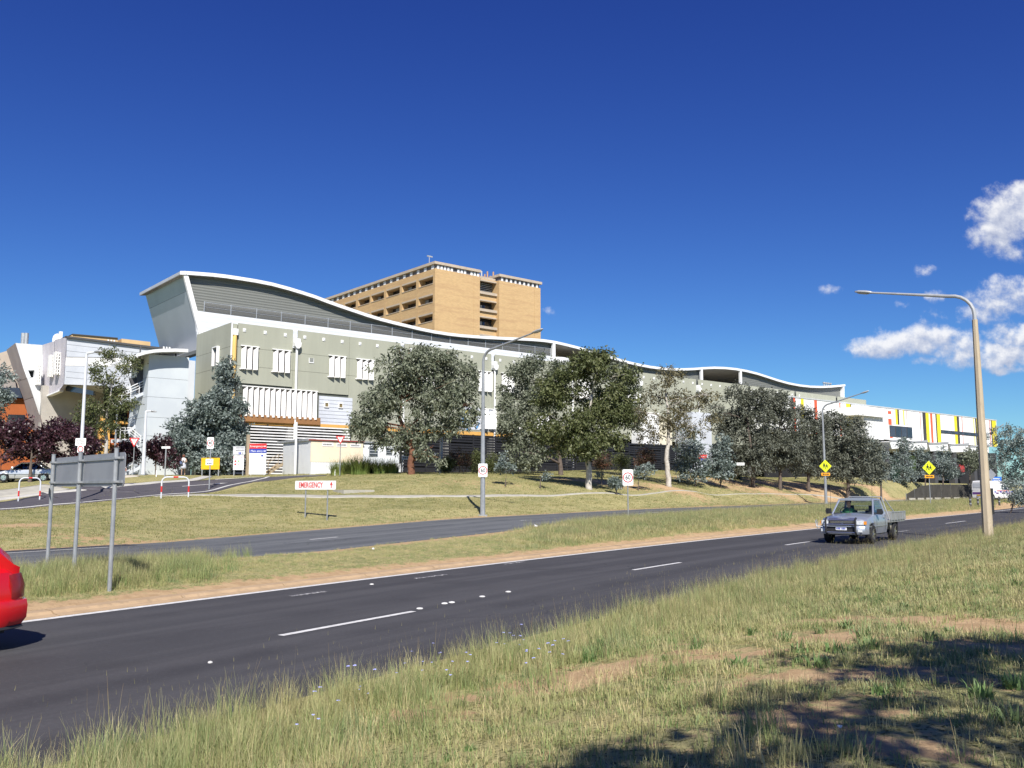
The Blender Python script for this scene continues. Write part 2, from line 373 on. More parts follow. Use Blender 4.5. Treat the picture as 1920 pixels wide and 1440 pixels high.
pos = b.n('ShaderNodeNewGeometry').outputs['Position']
at = b.n('ShaderNodeAttribute', attribute_name='dirt').outputs['Fac']
n1, n2, n3 = b.noise(0.35, 5, .6, pos), b.noise(3.5, 6, .65, pos), b.noise(22, 5, .7, pos)
turf = b.mix(b.sstep(n1, .40, .62), (0.38, 0.34, 0.16, 1), (0.25, 0.25, 0.11, 1))
turf = b.mix(b.sstep(n2, .46, .66), turf, (0.44, 0.37, 0.19, 1))
turf = b.mix(b.sstep(n3, .50, .62), turf, (0.10, 0.10, 0.035, 1))
soil = b.mix(b.sstep(n2, .4, .65), (0.50, 0.35, 0.20, 1), (0.40, 0.27, 0.15, 1))
soil = b.mix(b.sstep(n3, .55, .75), soil, (0.26, 0.17, 0.10, 1))
dm = b.sstep(b.math('ADD', at, b.math('MULTIPLY', b.math('SUBTRACT', n2, .5), 2.1)), .22, .5)
b.set(bs.inputs['Base Color'], b.mix(dm, turf, soil))
bp = b.n('ShaderNodeBump', i_Strength=.7, i_Distance=.05, i_Height=b.math('ADD', n3, b.math('MULTIPLY', n2, .8)))
b.set(bs.inputs['Normal'], bp.outputs[0])
ground = grid_mesh('ground', GX, GY, GZ, gm); tag(ground, kind='structure')
a_ = ground.data.attributes.new('dirt', 'FLOAT', 'POINT'); a_.data.foreach_set('value', dv.astype(np.float32))
# ------------------------------------------------------------------ roads
def asphalt(name, c1, c2, c3, lanes):
    m = bpy.data.materials.new(name); m.use_nodes = True; b = NB(m.node_tree); bs = m.node_tree.nodes['Principled BSDF']
    bs.inputs['Roughness'].default_value = .88; bs.inputs['Specular IOR Level'].default_value = .35
    uv = b.n('ShaderNodeAttribute', attribute_name='st').outputs['Vector']
    pos = b.n('ShaderNodeNewGeometry').outputs['Position']
    mp = b.n('ShaderNodeMapping', i_0=uv); mp.inputs['Scale'].default_value = (0.06, 1.6, 1)
    streak = b.noise(1.0, 4, .55, mp.outputs[0])
    fine = b.noise(60, 3, .8, pos); mid = b.noise(.6, 5, .6, pos)
    col = b.mix(b.sstep(streak, .38, .62), (*c1, 1), (*c2, 1))
    sp = b.n('ShaderNodeSeparateXYZ', i_0=uv)
    trk = None
    for c in lanes:                                              # worn wheel tracks, tyre-darkened lane middles
        q = b.math('DIVIDE', b.math('SUBTRACT', sp.outputs[1], c), .42); g = b.math('EXPONENT', b.math('MULTIPLY', b.math('MULTIPLY', q, q), -1.0))
        trk = g if trk is None else b.math('MAXIMUM', trk, g)
    col = b.mix(b.math('MULTIPLY', trk, b.math('MULTIPLY', b.sstep(mid, .3, .7), .75)), col, (*c3, 1))
    col = b.mix(b.math('MULTIPLY', b.sstep(fine, .6, .78), .55), col, tuple(x*2.1 for x in c1)+(1,))
    agg = b.noise(17, 6, .85, pos); col = b.mix(b.math('MULTIPLY', b.sstep(agg, .52, .68), .38), col, tuple(x*1.9 for x in c1)+(1,)); col = b.mix(b.math('MULTIPLY', b.sstep(agg, .46, .34), .35), col, tuple(x*.5 for x in c1)+(1,))
    st_ = b.sstep(b.noise(.35, 3, .5, pos), .64, .70); col = b.mix(b.math('MULTIPLY', st_, .45), col, tuple(x*.55 for x in c1)+(1,))
    col = b.mix(b.math('MULTIPLY', b.sstep(b.noise(.9, 7, .7, pos), .60, .72), .35), col, tuple(x*.6 for x in c1)+(1,))
    vo = b.n('ShaderNodeTexVoronoi', feature='DISTANCE_TO_EDGE'); b.set(vo.inputs['Vector'], b.n('ShaderNodeVectorMath', operation='ADD', i_0=pos, i_1=b.n('ShaderNodeTexNoise', i_Vector=pos, i_Scale=1.3).outputs[1]).outputs[0]); vo.inputs['Scale'].default_value = .33
    crack = b.math('MULTIPLY', b.math('LESS_THAN', vo.outputs[0], .0045), b.sstep(b.noise(.12, 2, .5, pos), .50, .60))
    col = b.mix(b.math('MULTIPLY', crack, .8), col, (.02, .02, .022, 1))
    b.set(bs.inputs['Base Color'], col)
    bp = b.n('ShaderNodeBump', i_Strength=.35, i_Distance=.01, i_Height=fine); b.set(bs.inputs['Normal'], bp.outputs[0])
    return m
m_road = asphalt('asphalt_dark', (0.066, 0.064, 0.067), (0.048, 0.047, 0.050), (0.034, 0.033, 0.036), [-1.1, -3.0, -5.0, -6.9])
m_road2 = asphalt('asphalt_worn_grey', (0.130, 0.136, 0.140), (0.095, 0.100, 0.105), (0.055, 0.059, 0.065), [8.3, 10.2, 12.3, 14.3])
def ribbon(name, s0, s1, ds, t0, t1, dz, mat, tn=2, parent=None, zf=None, kind=None):
    ss = np.linspace(s0, s1, max(2, int((s1-s0)/ds)+1)); tt = np.linspace(t0, t1, tn)
    A, Bq = np.meshgrid(ss, tt, indexing='ij'); X, Y = st2xy(A, Bq); Z = (zst(A, Bq) if zf is None else zf(A, Bq))+dz
    o = grid_mesh(name, X, Y, Z, mat)
    at = o.data.attributes.new('st', 'FLOAT_VECTOR', 'POINT'); at.data.foreach_set('vector', np.stack([A, Bq, A*0], -1).astype(np.float32).ravel())
    if parent: o.parent = parent
    if kind: o['kind'] = kind
    return o
road = ribbon('road', -60, 200, 1.0, -7.1, 0.9, 0.0, m_road, 6, kind='structure', zf=lambda a, b: a*0)
road2 = ribbon('road', -60, 200, 1.0, T_FR0, T_FR1, 0.0, m_road2, 6, kind='structure', zf=lambda a, b: zfr(a))
m_paint = M('road_paint', (0.72, 0.71, 0.68), (0.55, 0.54, 0.52), scale=9, rough=.6, dirt=.5)
m_paint_worn = M('road_paint_worn', (0.62, 0.61, 0.58), (0.13, 0.125, 0.13), scale=14, rough=.7, lo=.42, hi=.5)
def zr0(a, b): return a*0
def zr2(a, b): return zfr(a)
ribbon('edge_line', -60, 190, 1.0, -0.10, 0.07, .005, m_paint, 2, road, zr0)
def px_st(u, v, z=0.0):
    g = gp(u, v, z); s, t = xy2st(g[0], g[1]); return float(s[0]), float(t[0])
dashes = [((526, 1192), (770, 1146)), ((1187, 1069), (1280, 1055)), ((1473, 1022), (1527, 1016)), ((1773, 981.5), (1810, 977))]
dashes_worn = [((778, 1085), (832, 1077)), ((545, 1118), (620, 1110)), ((945, 1058), (986, 1053.5)), ((1664, 1000), (1712, 995))]
for lst, mt in ((dashes, m_paint), (dashes_worn, m_paint_worn)):
    for (a, c) in lst:
        s0, t0 = px_st(*a); s1, t1 = px_st(*c); tm = (t0+t1)/2
        ribbon('lane_line', s0, s1, .5, t0-.06, t0+.06, .005, mt, 2, road, lambda A, B_, s0=s0, s1=s1: A*0)
for (u, v, k_) in [(787, 1141.5, 1), (833.5, 1132, 1), (847, 1130, 1), (904, 1119, 1), (953, 1110, 1), (697, 1096, .8), (394, 1243, .5)]:
    g = gp(u, v); mb = MB(); mb.loft([[(g[0]+k_*r*math.cos(a*math.pi/5), g[1]+k_*r*math.sin(a*math.pi/5), z) for a in range(10)] for r, z in ((.058, .002), (.05, .016), (.02, .022))])
    mb.build('road_stud', m_paint, road, smooth=True)
far_dash = [((640, 1006), (745, 997.5)), ((975, 982), (1037, 977)), ((1205, 968), (1225, 966.5))]
for (a, c) in far_dash:
    s0, t0 = px_st(*a, .25); s1, _ = px_st(*c, .4)
    ribbon('lane_line', s0, s1, .5, 11.3, 11.42, .006, m_paint, 2, road2, zr2)
for k in range(4):
    s0 = 46+k*12; ribbon('lane_line', s0, s0+3, .5, 11.3, 11.42, .006, m_paint, 2, road2, zr2)
ribbon('lane_line', 5.5-10.5, 5.5, .5, 10.6, 10.7, .006, m_paint_worn, 2, road2, zr2)
ribbon('edge_line', -60, px_st(160, 1023)[0], .8, 14.6, 14.75, .006, m_paint, 2, road2, zr2)
# dark seal patch beyond the edge line at left
ribbon('seal_patch', -60, px_st(225, 1020)[0], .8, 14.8, 15.6, .008, M('fresh_seal', (.05, .05, .055), scale=2), 3, road2, zr2)
# kerb of separate concrete segments
m_kerb = M('kerb_concrete', (0.44, 0.31, 0.185), (0.37, 0.26, 0.155), scale=2.5, rough=.9, bump=.4, dirt=.35)
kerb = empty('kerb', (0, 0, 0)); tag(kerb, kind='structure')
kerb_mat = m_kerb
s = -24.0; kk = 0
while s < 74 and kk < 120:
    L = 2.4 if s < 40 else 3.6
    ss = np.linspace(s+.012, s+L-.012, 4)
    prof = [(0.10, -.05), (0.11, .012), (0.28, .03), (0.34, .07), (0.56, .08), (0.58, -.05)]
    dz = random.uniform(-.006, .006)
    rings = []
    for q in ss:
        ring = []
        for (t, z) in prof:
            x, y = st2xy(q, t); ring.append((float(x), float(y), z+dz))
        rings.append(ring)
    MB().loft(rings).build('kerb_segment', kerb_mat, kerb); s += L; kk += 1
# footpath along the bank and its link to the driveway
m_conc = M('path_concrete', (0.42, 0.40, 0.34), (0.35, 0.33, 0.28), scale=1.5, rough=.9, dirt=.2)
def drape(name, pts_px, width, mat, dz=.03, n=60, parent=None, kind='structure', joints=0):
    """ribbon over the bank through picture points (u, v, depth) - the near edge - of given width in metres"""
    P = np.array([[atY(u, Y).x, Y] for (u, v, Y) in pts_px]); L = np.concatenate([[0], np.cumsum(np.hypot(*np.diff(P, axis=0).T))])
    q = np.linspace(0, L[-1], n); X = np.interp(q, L, P[:, 0]); Yv = np.interp(q, L, P[:, 1])
    for _ in range(4): X[1:-1] = (X[:-2]+X[1:-1]*2+X[2:])/4; Yv[1:-1] = (Yv[:-2]+Yv[1:-1]*2+Yv[2:])/4
    tx, ty = np.gradient(X), np.gradient(Yv); tn = np.hypot(tx, ty); nx, ny = -ty/tn, tx/tn
    W = width if hasattr(width, '__len__') else [width, width]
    w = np.interp(np.linspace(0, 1, n), np.linspace(0, 1, len(W)), W)
    tt = np.linspace(0, 1, 9)
    XX = X[:, None]+nx[:, None]*w[:, None]*tt; YY = Yv[:, None]+ny[:, None]*w[:, None]*tt
    ZZ = gz(XX.ravel(), YY.ravel()).reshape(XX.shape)+dz
    o = grid_mesh(name, XX, YY, ZZ, mat); o['kind'] = kind
    sd = o.modifiers.new('thick', 'SOLIDIFY'); sd.thickness = .12; sd.offset = -1
    at = o.data.attributes.new('st', 'FLOAT_VECTOR', 'POINT'); at.data.foreach_set('vector', np.stack([XX*0+q[:, None], XX*0+tt*w[:, None], XX*0], -1).astype(np.float32).ravel())
    return o
drape('footpath', [(300, 930, 52), (360, 930, 53), (480, 932, 53.5), (600, 934, 54), (750, 936, 55.5), (900, 937, 58), (1050, 937, 62), (1200, 935, 68), (1350, 932.5, 78), (1500, 930, 90), (1650, 925.5, 102), (1800, 921, 118)], [2.0, .9, .30, .16, .12, .16, .28, .45, .5], m_conc, .035, 200)
m_drive = asphalt('asphalt_driveway', (0.085, 0.078, 0.088), (0.07, 0.065, 0.075), (0.06, 0.055, 0.065), [1.5])
drive = drape('driveway', [(-260, 975, 41), (-100, 965, 44.5), (0, 957, 47.5), (200, 939, 51.5), (350, 926, 56), (420, 915, 60), (475, 906, 63.5), (540, 899, 66), (612, 893, 69)], [5.5, 6, 7, 9, 9, 8, 5, 2.5], m_drive, .06, 120)
drape('driveway_edge_line', [(-100, 965, 44.8), (0, 957, 47.9), (200, 939, 51.9), (350, 926, 56.5), (420, 912, 61), (470, 903, 64.5), (500, 897, 67.5), (506, 893.5, 70)], .16, m_paint, .075, 90)
drape('driveway_gutter', [(-100, 950, 51.2), (0, 944, 54.6), (100, 933, 57.2), (200, 921, 59.7), (300, 907, 64), (370, 900, 67), (398, 896, 70)], .7, M('gutter_concrete', (.5, .48, .44), scale=2, dirt=.3), .10, 80)
drape('footpath', [(-100, 947, 53), (0, 940, 55.5), (70, 936, 57.2), (130, 930, 59)], 3.0, m_conc, .10, 30)
drape('footpath', [(130, 907, 63), (200, 904, 65), (262, 896, 67.5)], [2.5, 3.4, .6], M('path_cream', (.55, .5, .42), scale=2), .06, 20)
def arrow(u, v, Y, L, rz, parent):
    g = atY(u, Y); mb = MB()
    c, s_ = math.cos(rz), math.sin(rz)
    outl = [(-L/2, -.13), (L*.25, -.13), (L*.25, -.4), (L/2, 0), (L*.25, .4), (L*.25, .13), (-L/2, .13)]
    vv = []
    for (a, b_) in outl:
        x = g.x+a*c-b_*s_; y = g.y+a*s_+b_*c; vv.append((x, y, gz1(x, y)+.085))
    mb.add(vv, [tuple(range(7))]); return mb.build('painted_arrow', m_paint, parent)
arrow(448, 898, 68.5, 3.6, math.atan2(.55, .8), drive); arrow(385, 911, 63, 3.2, math.atan2(.6, .8), drive); arrow(560, 893.6, 69.5, 3.2, math.atan2(.3, .9), drive)
# concrete pit lid on the bank
h = atY(663, 57.5)
lid = empty('drain_cover', h, R(38), 'flat pale concrete drain cover with dark lid set in the grass bank', 'drain cover')
MB().box(-1.1, 1.1, -.75, .75, -.15, .09).build('surround', m_conc, lid)
MB().box(-.95, .95, -.6, .6, .091, .105).build('lid', M('lid_concrete', (.30, .27, .22), scale=6, dirt=.4), lid)
# ------------------------------------------------------------------ buildings
TH = math.atan2(0.640, 0.768)
CT, ST = math.cos(TH), math.sin(TH)
class Frame:
    """local frame: x along the facades (to the right, away), y back from them, z up"""
    def __init__(s, x, y, z=0.0, th=TH): s.o = np.array([x, y, z], float); s.th = th; s.c, s.s = math.cos(th), math.sin(th)
    def world(s, d, b, z): return Vector((s.o[0]+d*s.c-b*s.s, s.o[1]+d*s.s+b*s.c, s.o[2]+z))
    def _r(s, u, v):
        r = ray(u, v); p = np.array([0, 0, CAMZ])-s.o
        f = lambda q: np.array([q[0]*s.c+q[1]*s.s, -q[0]*s.s+q[1]*s.c, q[2]])
        return f(p), f(r)
    def b(s, u, v, b):
        p, r = s._r(u, v); k = (b-p[1])/r[1]; q = p+r*k; return float(q[0]), float(q[2])      # (d, z)
    def d(s, u, v, d):
        p, r = s._r(u, v); k = (d-p[0])/r[0]; q = p+r*k; return float(q[1]), float(q[2])      # (b, z)
    def loc(s, u, v, Y):
        p = pt(u, v, Y); q = np.array(p)-s.o; return Vector((q[0]*s.c+q[1]*s.s, -q[0]*s.s+q[1]*s.c, q[2]))
    def root(s, name, label, cat, group=None): return empty(name, tuple(s.o), s.th, label, cat, group)
def stucco(name, c, **kw): return M(name, c, tuple(x*.93 for x in c), scale=.8, rough=.9, bump=.15, bscale=30, lo=.35, hi=.62, stretch=(1, 1, .10), **kw)
m_green = stucco('render_sage_green', (0.355, 0.363, 0.292), dirt=.10)
m_white = M('metal_white', (0.80, 0.80, 0.79), (0.74, 0.74, 0.74), scale=.8, rough=.5, dirt=.06)
m_wclad = M('cladding_white', (0.55, 0.575, 0.62), (0.49, 0.515, 0.56), scale=.5, rough=.55)
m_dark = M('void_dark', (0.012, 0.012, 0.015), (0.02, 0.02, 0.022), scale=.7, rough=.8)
m_orange = M('render_ochre', (0.68, 0.38, 0.10), (0.62, 0.34, 0.09), scale=.6, rough=.8, dirt=.15)
m_glass = M('glass_dark', (0.02, 0.025, 0.035), (0.03, 0.035, 0.045), scale=.6, rough=.08, spec=.9)
m_blind = M('window_blind', (0.40, 0.43, 0.46), (0.30, 0.33, 0.36), scale=3, rough=.7)
m_steel = M('galvanised_steel', (0.45, 0.47, 0.48), (0.36, 0.38, 0.40), scale=2.5, rough=.45, metal=.35, dirt=.15)
def ribbed(name, c, period, axis='z', depth=.5, rough=.5, metal=0.0, dark=.55):
    m = bpy.data.materials.new(name); m.use_nodes = True; b = NB(m.node_tree); bs = m.node_tree.nodes['Principled BSDF']
    bs.inputs['Roughness'].default_value = rough; bs.inputs['Metallic'].default_value = metal
    vec = b.n('ShaderNodeTexCoord').outputs['Object']; sp = b.n('ShaderNodeSeparateXYZ', i_0=vec)
    f = b.math('FRACT', b.math('DIVIDE', sp.outputs['xyz'.index(axis)], period))
    tri = b.math('ABSOLUTE', b.math('SUBTRACT', f, .5))
    n = b.noise(1.2, 5, .6, vec)
    col = b.mix(b.math('MULTIPLY', b.sstep(tri, .40, .5), 1-dark), b.mix(n, (*c, 1), tuple(x*.88 for x in c)+(1,)), tuple(x*.4 for x in c)+(1,))
    b.set(bs.inputs['Base Color'], col)
    bp = b.n('ShaderNodeBump', i_Strength=depth, i_Distance=period*.25, i_Height=b.sstep(tri, .1, .45)); b.set(bs.inputs['Normal'], bp.outputs[0])
    return m
m_corr = ribbed('corrugated_charcoal', (0.205, 0.212, 0.195), .28, 'z', .35, .6, .2, .62)
m_board = ribbed('cladding_boards_pale', (0.62, 0.66, 0.73), .32, 'z', .4, .5, 0, .5)
m_ribv = ribbed('cladding_ribs_lavender', (0.52, 0.50, 0.55), .45, 'x', .5, .5, 0, .3)
m_soffit = M('soffit_grey', (0.30, 0.29, 0.27), scale=.4, rough=.7)
m_rooft = M('roof_sheet', (0.60, 0.62, 0.63), scale=.3, rough=.45, metal=.3)
# ======== the long green hospital wing under a wavy roof
C0 = pt(436, 604, 80)
H = Frame(C0.x, C0.y, 3.0)
hosp = H.root('hospital_building', 'long sage green hospital building with a white wavy roof and white sun shades', 'hospital')
ZT = H.b(437, 604, 0)[1]; BAY = 6.08; NB_ = 19; DE = BAY*18.6
zj1 = H.b(500, 656, 0)[1]; zj2 = H.b(500, 690, 0)[1]; zor1 = H.b(640, 797, 0)[1]; zor0 = H.b(640, 804, 0)[1]
MB().box(.05, DE, .12, 8.4, zor1+.02, ZT-1.75).build('wall_core', M('joint_dark', (.10, .11, .09), scale=1), hosp)
pipes = [6.1+12.15*k for k in range(9)]
for k in range(10): a_q = max(.6, 12.16*k-5.4); MB().box(a_q, min(12.16*(k+1)-6.25, DE), .12, .5, ZT-1.7, ZT-.15).build('parapet_core', MATS['joint_dark'], hosp)
rows = [(zor1+.02, zj2), (zj2, zj1), (zj1, ZT)]
for k in range(19):
    d0, d1 = k*BAY+(.55 if k == 0 else 0), min((k+1)*BAY, DE)
    isn0 = any(abs(k*BAY-p) < 1.2 for p in pipes); isn1 = any(abs((k+1)*BAY-p) < 1.2 for p in pipes)
    for r_, (z0, z1) in enumerate(rows):
        a0 = d0+.012+(.45 if (isn0 and r_ == 2) else 0); a1 = d1-.012-(.05 if (isn1 and r_ == 2) else 0)
        zz0 = z0
        if k in (0, 1) and r_ == 0: zz0 = H.b(500, 722, 0)[1] if k == 0 else H.b(640, 740, 0)[1]
        if k in (2,) and r_ == 0: zz0 = H.b(672, 832, 0)[1]
        MB().box(a0, a1, 0, .11, zz0+.012, z1-.012).build('wall_panel', m_green, hosp)
# left end wall, three rows of panels back to the white block
for r_, (z0, z1) in enumerate([(0, H.b(437, 750, 0)[1]), (H.b(437, 750, 0)[1], zj2), (zj2, zj1), (zj1, ZT)]):
    for (b0, b1) in ((.02, 4.4), (4.42, 8.7)): MB().box(-.06, .05, b0, b1, z0+.012, z1-.012).build('wall_panel', m_green, hosp)
MB().box(.06, .5, .05, 8.6, 0, ZT-.1).build('end_wall_core', m_green, hosp)
# small square vents under the parapet
m_ventin = M('vent_shadow', (.30, .33, .36), scale=3)
for k in range(46):
    d = 1.15+k*2.03+(.5 if k % 3 == 2 else 0)*0
    if d > DE-1 or any(abs(d-p-.25) < .55 for p in pipes): continue
    z = ZT-.62; f = MB().box(d-.14, d+.14, -.05, 0.0, z-.16, z+.16).box(d-.10, d+.10, -.06, -.049, z-.12, z+.12, mi=1).build('vent', [m_white, m_white], hosp)
    MB().box(d+.02, d+.11, -.064, -.061, z-.11, z-.01).build('vent_opening', m_ventin, f)
# downpipes with rain heads
for i, p in enumerate(pipes):
    zb = 0.3
    f = MB().tube([(p+.25, -.22, ZT-1.55), (p+.25, -.22, zb)], .115, 10).build('downpipe', m_white, hosp, smooth=True)
    MB().prism([(p-.10, ZT-1.25), (p+.60, ZT-1.25), (p+.56, ZT-1.62), (p+.38, ZT-1.85), (p+.12, ZT-1.85), (p-.06, ZT-1.62)], -.50, -.02, 'y').box(p-.1, p+.6, -.25, -.02, ZT-1.25, ZT-.85).build('rain_head', m_white, hosp)
# ochre corner column
f = MB().tube([(.22, -.12, 0.0), (.22, -.12, ZT-1.2)], .19, 14).build('corner_column', M('column_ochre', (.78, .52, .17), scale=.6, rough=.6), hosp, smooth=True)
MB().box(0, .46, -.32, .08, ZT-1.2, ZT-.62).build('column_cap', m_white, f)
MB().box(-.1, .02, -.1, .02, 0, ZT).build('corner_trim', m_white, hosp)
# sun shades: slanted blades hung between a top and a bottom rail
m_blade = M('blade_white', (0.82, 0.81, 0.79), (0.78, 0.77, 0.75), scale=1.2, rough=.5)
m_bladein = M('shade_window', (0.07, 0.06, 0.06), scale=2)
def sunshade(px0, px1, n, b0=0.0, parent=hosp, first_wide=True, fr=H):
    (u0, v0, u1, v1) = px0+px1
    d0, z1 = fr.b(u0, v0, b0-.5); d1, z0 = fr.b(u1, v1, b0-.5)
    t = MB().box(d0+.1, d1, b0-.02, b0-.001, z0+.1, z1-.15).build('sun_shade', m_bladein, parent)
    w = (d1-d0)/n
    MB().box(d0-.06, d1+.04, b0-.14, b0-.02, z1-.06, z1+.02).build('top_rail', m_blade, t)
    MB().box(d0-.1, d0+w, b0-.14, b0-.02, z0-.02, z0+.10).build('bottom_rail', m_blade, t)
    for k in range(n):
        a = d0+k*w; W = w*1.0; ang = R(30)
        mb = MB()
        bx0, by0 = a-.01, b0-.20; bx1, by1 = a+W*.60, by0-W*.44
        nx, ny = .02, .04
        mb.add([(bx0, by0, z0), (bx1, by1, z0), (bx1+nx, by1+ny, z0), (bx0+nx, by0+ny, z0), (bx0, by0, z1-.38), (bx1, by1, z1-.06), (bx1+nx, by1+ny, z1-.06), (bx0+nx, by0+ny, z1-.38)],
               [(0, 3, 2, 1), (4, 5, 6, 7), (0, 1, 5, 4), (1, 2, 6, 5), (2, 3, 7, 6), (3, 0, 4, 7)])
        mb.box(a+W*.60, a+W*.64, b0-.20-W*.44, b0-.02, z1-.10, z1-.02)
        mb.build('blade', m_blade, t)
for q in [((456, 646), (488, 694)), ((515.5, 653), (548, 699.5)), ((621, 664.5), (652, 709)), ((673, 671), (705, 713)), ((738, 678), (768, 720)), ((790, 684), (818, 725)), ((901, 694), (927, 735)), ((944, 698), (968, 738)), ((1040, 708), (1062, 745)), ((1088, 713), (1110, 748)), ((1180, 722), (1198, 755))]:
    sunshade(q[0], q[1], 3)
sunshade((459, 722), (598, 787), 14)
sunshade((905, 765), (935, 805), 2); sunshade((963, 770), (990, 805), 2)
for q in [((1010, 775), (1040, 808))]: sunshade(q[0], q[1], 2)
# pale boarded panel with two little windows, and another one further along
def board_panel(u0, v0, u1, v1, wins):
    d0, z1 = H.b(u0, v0, -.05); d1, z0 = H.b(u1, v1, -.05); n = max(3, int((z1-z0)/.32)); hh = (z1-z0)/n
    for k in range(n): MB().add([(d0, -.05, z0+k*hh+.01), (d1, -.05, z0+k*hh+.01), (d1, -.02, z0+(k+1)*hh), (d0, -.02, z0+(k+1)*hh), (d0, .1, z0+k*hh+.01), (d1, .1, z0+k*hh+.01), (d1, .1, z0+(k+1)*hh), (d0, .1, z0+(k+1)*hh)],
        [(0, 1, 2, 3), (5, 4, 7, 6), (0, 4, 5, 1), (3, 2, 6, 7), (0, 3, 7, 4), (1, 5, 6, 2)]).build('cladding_board', m_wclad, hosp)
    for (u, v) in wins:
        d, z = H.b(u, v, -.1); f = MB().box(d-.24, d+.24, -.14, .05, z-.26, z-.18).box(d-.24, d+.24, -.14, .05, z+.18, z+.26).box(d-.24, d-.17, -.14, .05, z-.18, z+.18).box(d+.17, d+.24, -.14, .05, z-.18, z+.18).build('window', m_white, hosp)
        MB().box(d-.17, d+.17, -.09, -.06, z-.18, z+.18).build('pane', M('amber_pane', (.22, .17, .08), scale=4, rough=.2), f)
board_panel(599, 742, 660, 800, [(612.5, 759), (639, 760.5)])
board_panel(862, 762, 928, 808, [])
for (u0, v0, u1, v1, c) in [(866, 800, 872, 770, 'b'), (871, 790, 884, 782, 'b'), (876, 806, 881, 786, 'b'), (884, 800, 893, 778, 'y'), (880, 772, 890, 766, 'b'), (893, 804, 899, 792, 'b'), (868, 778, 878, 768, 'y')]:
    a_, z_a = H.b(u0, v0, -.07); c_, z_c = H.b(u1, v1, -.07)
    MB().add([(a_-.1, -.08, z_a), (a_+.1, -.08, z_a), (c_+.1, -.08, z_c), (c_-.1, -.08, z_c), (a_-.1, -.06, z_a), (a_+.1, -.06, z_a), (c_+.1, -.06, z_c), (c_-.1, -.06, z_c)], [(0, 1, 2, 3), (7, 6, 5, 4), (0, 4, 5, 1), (1, 5, 6, 2), (2, 6, 7, 3), (3, 7, 4, 0)]).build('mural_stroke', M('mural_blue', (.08, .30, .62), scale=3) if c == 'b' else M('mural_yellow', (.75, .62, .08), scale=3), hosp)
d_, z_ = H.b(584, 676, -.05); f = MB().box(d_-.26, d_+.26, -.05, .05, z_-.24, z_+.24).build('window', m_white, hosp); MB().box(d_-.2, d_+.2, -.08, -.051, z_-.12, z_+.24).build('pane', M('louvre_grey', (.25, .26, .24), scale=9), f)
# ochre beam and dark undercroft
zg = H.b(700, 888, 0)[1]
MB().box(-.05, 34, -.10, .6, zor0, zor1).build('ochre_beam', m_orange, hosp)
MB().box(H.b(446, 790, 0)[0], H.b(598, 790, 0)[0], -.30, -.11, zor1-.12, zor1+.55).build('shaded_beam', M('beam_shade', (.30, .15, .06), scale=.8), hosp)  # ochre beam below the blades, their shade put into its brown colour
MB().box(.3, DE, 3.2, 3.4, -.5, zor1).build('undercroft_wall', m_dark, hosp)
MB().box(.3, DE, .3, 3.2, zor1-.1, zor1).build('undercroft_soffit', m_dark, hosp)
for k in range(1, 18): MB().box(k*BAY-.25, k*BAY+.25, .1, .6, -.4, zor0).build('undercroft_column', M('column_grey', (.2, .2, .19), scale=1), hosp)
d0, d1 = H.b(661, 800, 0)[0], H.b(762, 800, 0)[0]
# lower green wall piece at ground behind the shed
MB().box(H.b(658, 830, 0)[0], H.b(664, 830, 0)[0], -.05, .1, -.3, zor0).build('wall_panel', m_green, hosp)
# -------- set-back white block, walkway rail and charcoal wall under the roof
BW, BR = 8.7, 8.35
wt = [H.b(362, 582, BW), H.b(436, 591.5, BW), H.b(590, 612, BW), H.b(815, 640, BW), H.b(1030, 666, BW)]
zW = float(np.mean([w[1] for w in wt])); print('white top', [round(w[1], 2) for w in wt], 'ZT', ZT)
dWl = H.b(364, 582, BW)[0]; dWb = H.b(380, 655, BW)[0]; zWb = H.b(380, 655, BW)[1]; dcol = H.b(1036, 655, BW)[0]
m_wb = ribbed('white_block_boards', (0.72, 0.74, 0.77), .6, 'z', .15, .5, 0, .8)
MB().prism([(dWl, zW), (dcol+.3, zW), (dcol+.3, ZT-2), (dWb, ZT-3.2)], BW, BW+.3, 'y').build('white_wall', m_wb, hosp)
MB().box(dcol+.3, DE-.5, BW, BW+.3, ZT-1.5, ZT+.25).build('white_wall', m_wb, hosp)
rim = [(dcol+2.1+2.1*math.cos(a), BW+1.8+1.9*math.sin(a)) for a in np.linspace(0, 2*math.pi, 24, endpoint=False)]
MB().prism(rim, zW-.9, zW+.05, 'z').build('rounded_terrace', m_white, hosp, smooth=True)
roofpx = [(338, 508), (350, 508.2), (375, 510), (400, 512), (425, 515), (452, 519), (480, 523.5), (510, 529.5), (540, 537.5), (565, 545), (590, 553), (615, 562.5), (640, 571.5), (665, 580), (690, 588.5), (715, 596), (740, 602.5), (765, 608.5), (790, 614.5), (815, 619.5), (840, 623.5), (865, 626.5), (890, 628.5), (915, 630.2), (945, 631.8), (975, 633), (1000, 634.3), (1020, 636), (1040, 639), (1060, 643.5), (1080, 648.5),
          (1100, 654), (1120, 660), (1140, 666), (1160, 672), (1180, 677.5), (1200, 682), (1220, 685.8), (1240, 688.5), (1260, 690), (1280, 690.4), (1300, 689.7), (1320, 688.2), (1340, 687.3), (1360, 688), (1380, 690), (1400, 693.5), (1420, 698.5), (1440, 705), (1460, 711.5), (1480, 717), (1500, 720.8), (1520, 723), (1540, 723.6), (1560, 722.8), (1585, 720.5)]
RD = [H.b(u, v, BR) for (u, v) in roofpx]
FT = .36
mb = MB()
rings = [[(d, BR+.06, z-.03), (d, BR+12.5, z-.03), (d, BR+12.5, z-FT+.05), (d, BR+.06, z-FT+.05)] for (d, z) in RD]
mb.loft(rings)
mb.build('roof', [m_rooft], hosp, smooth=True)
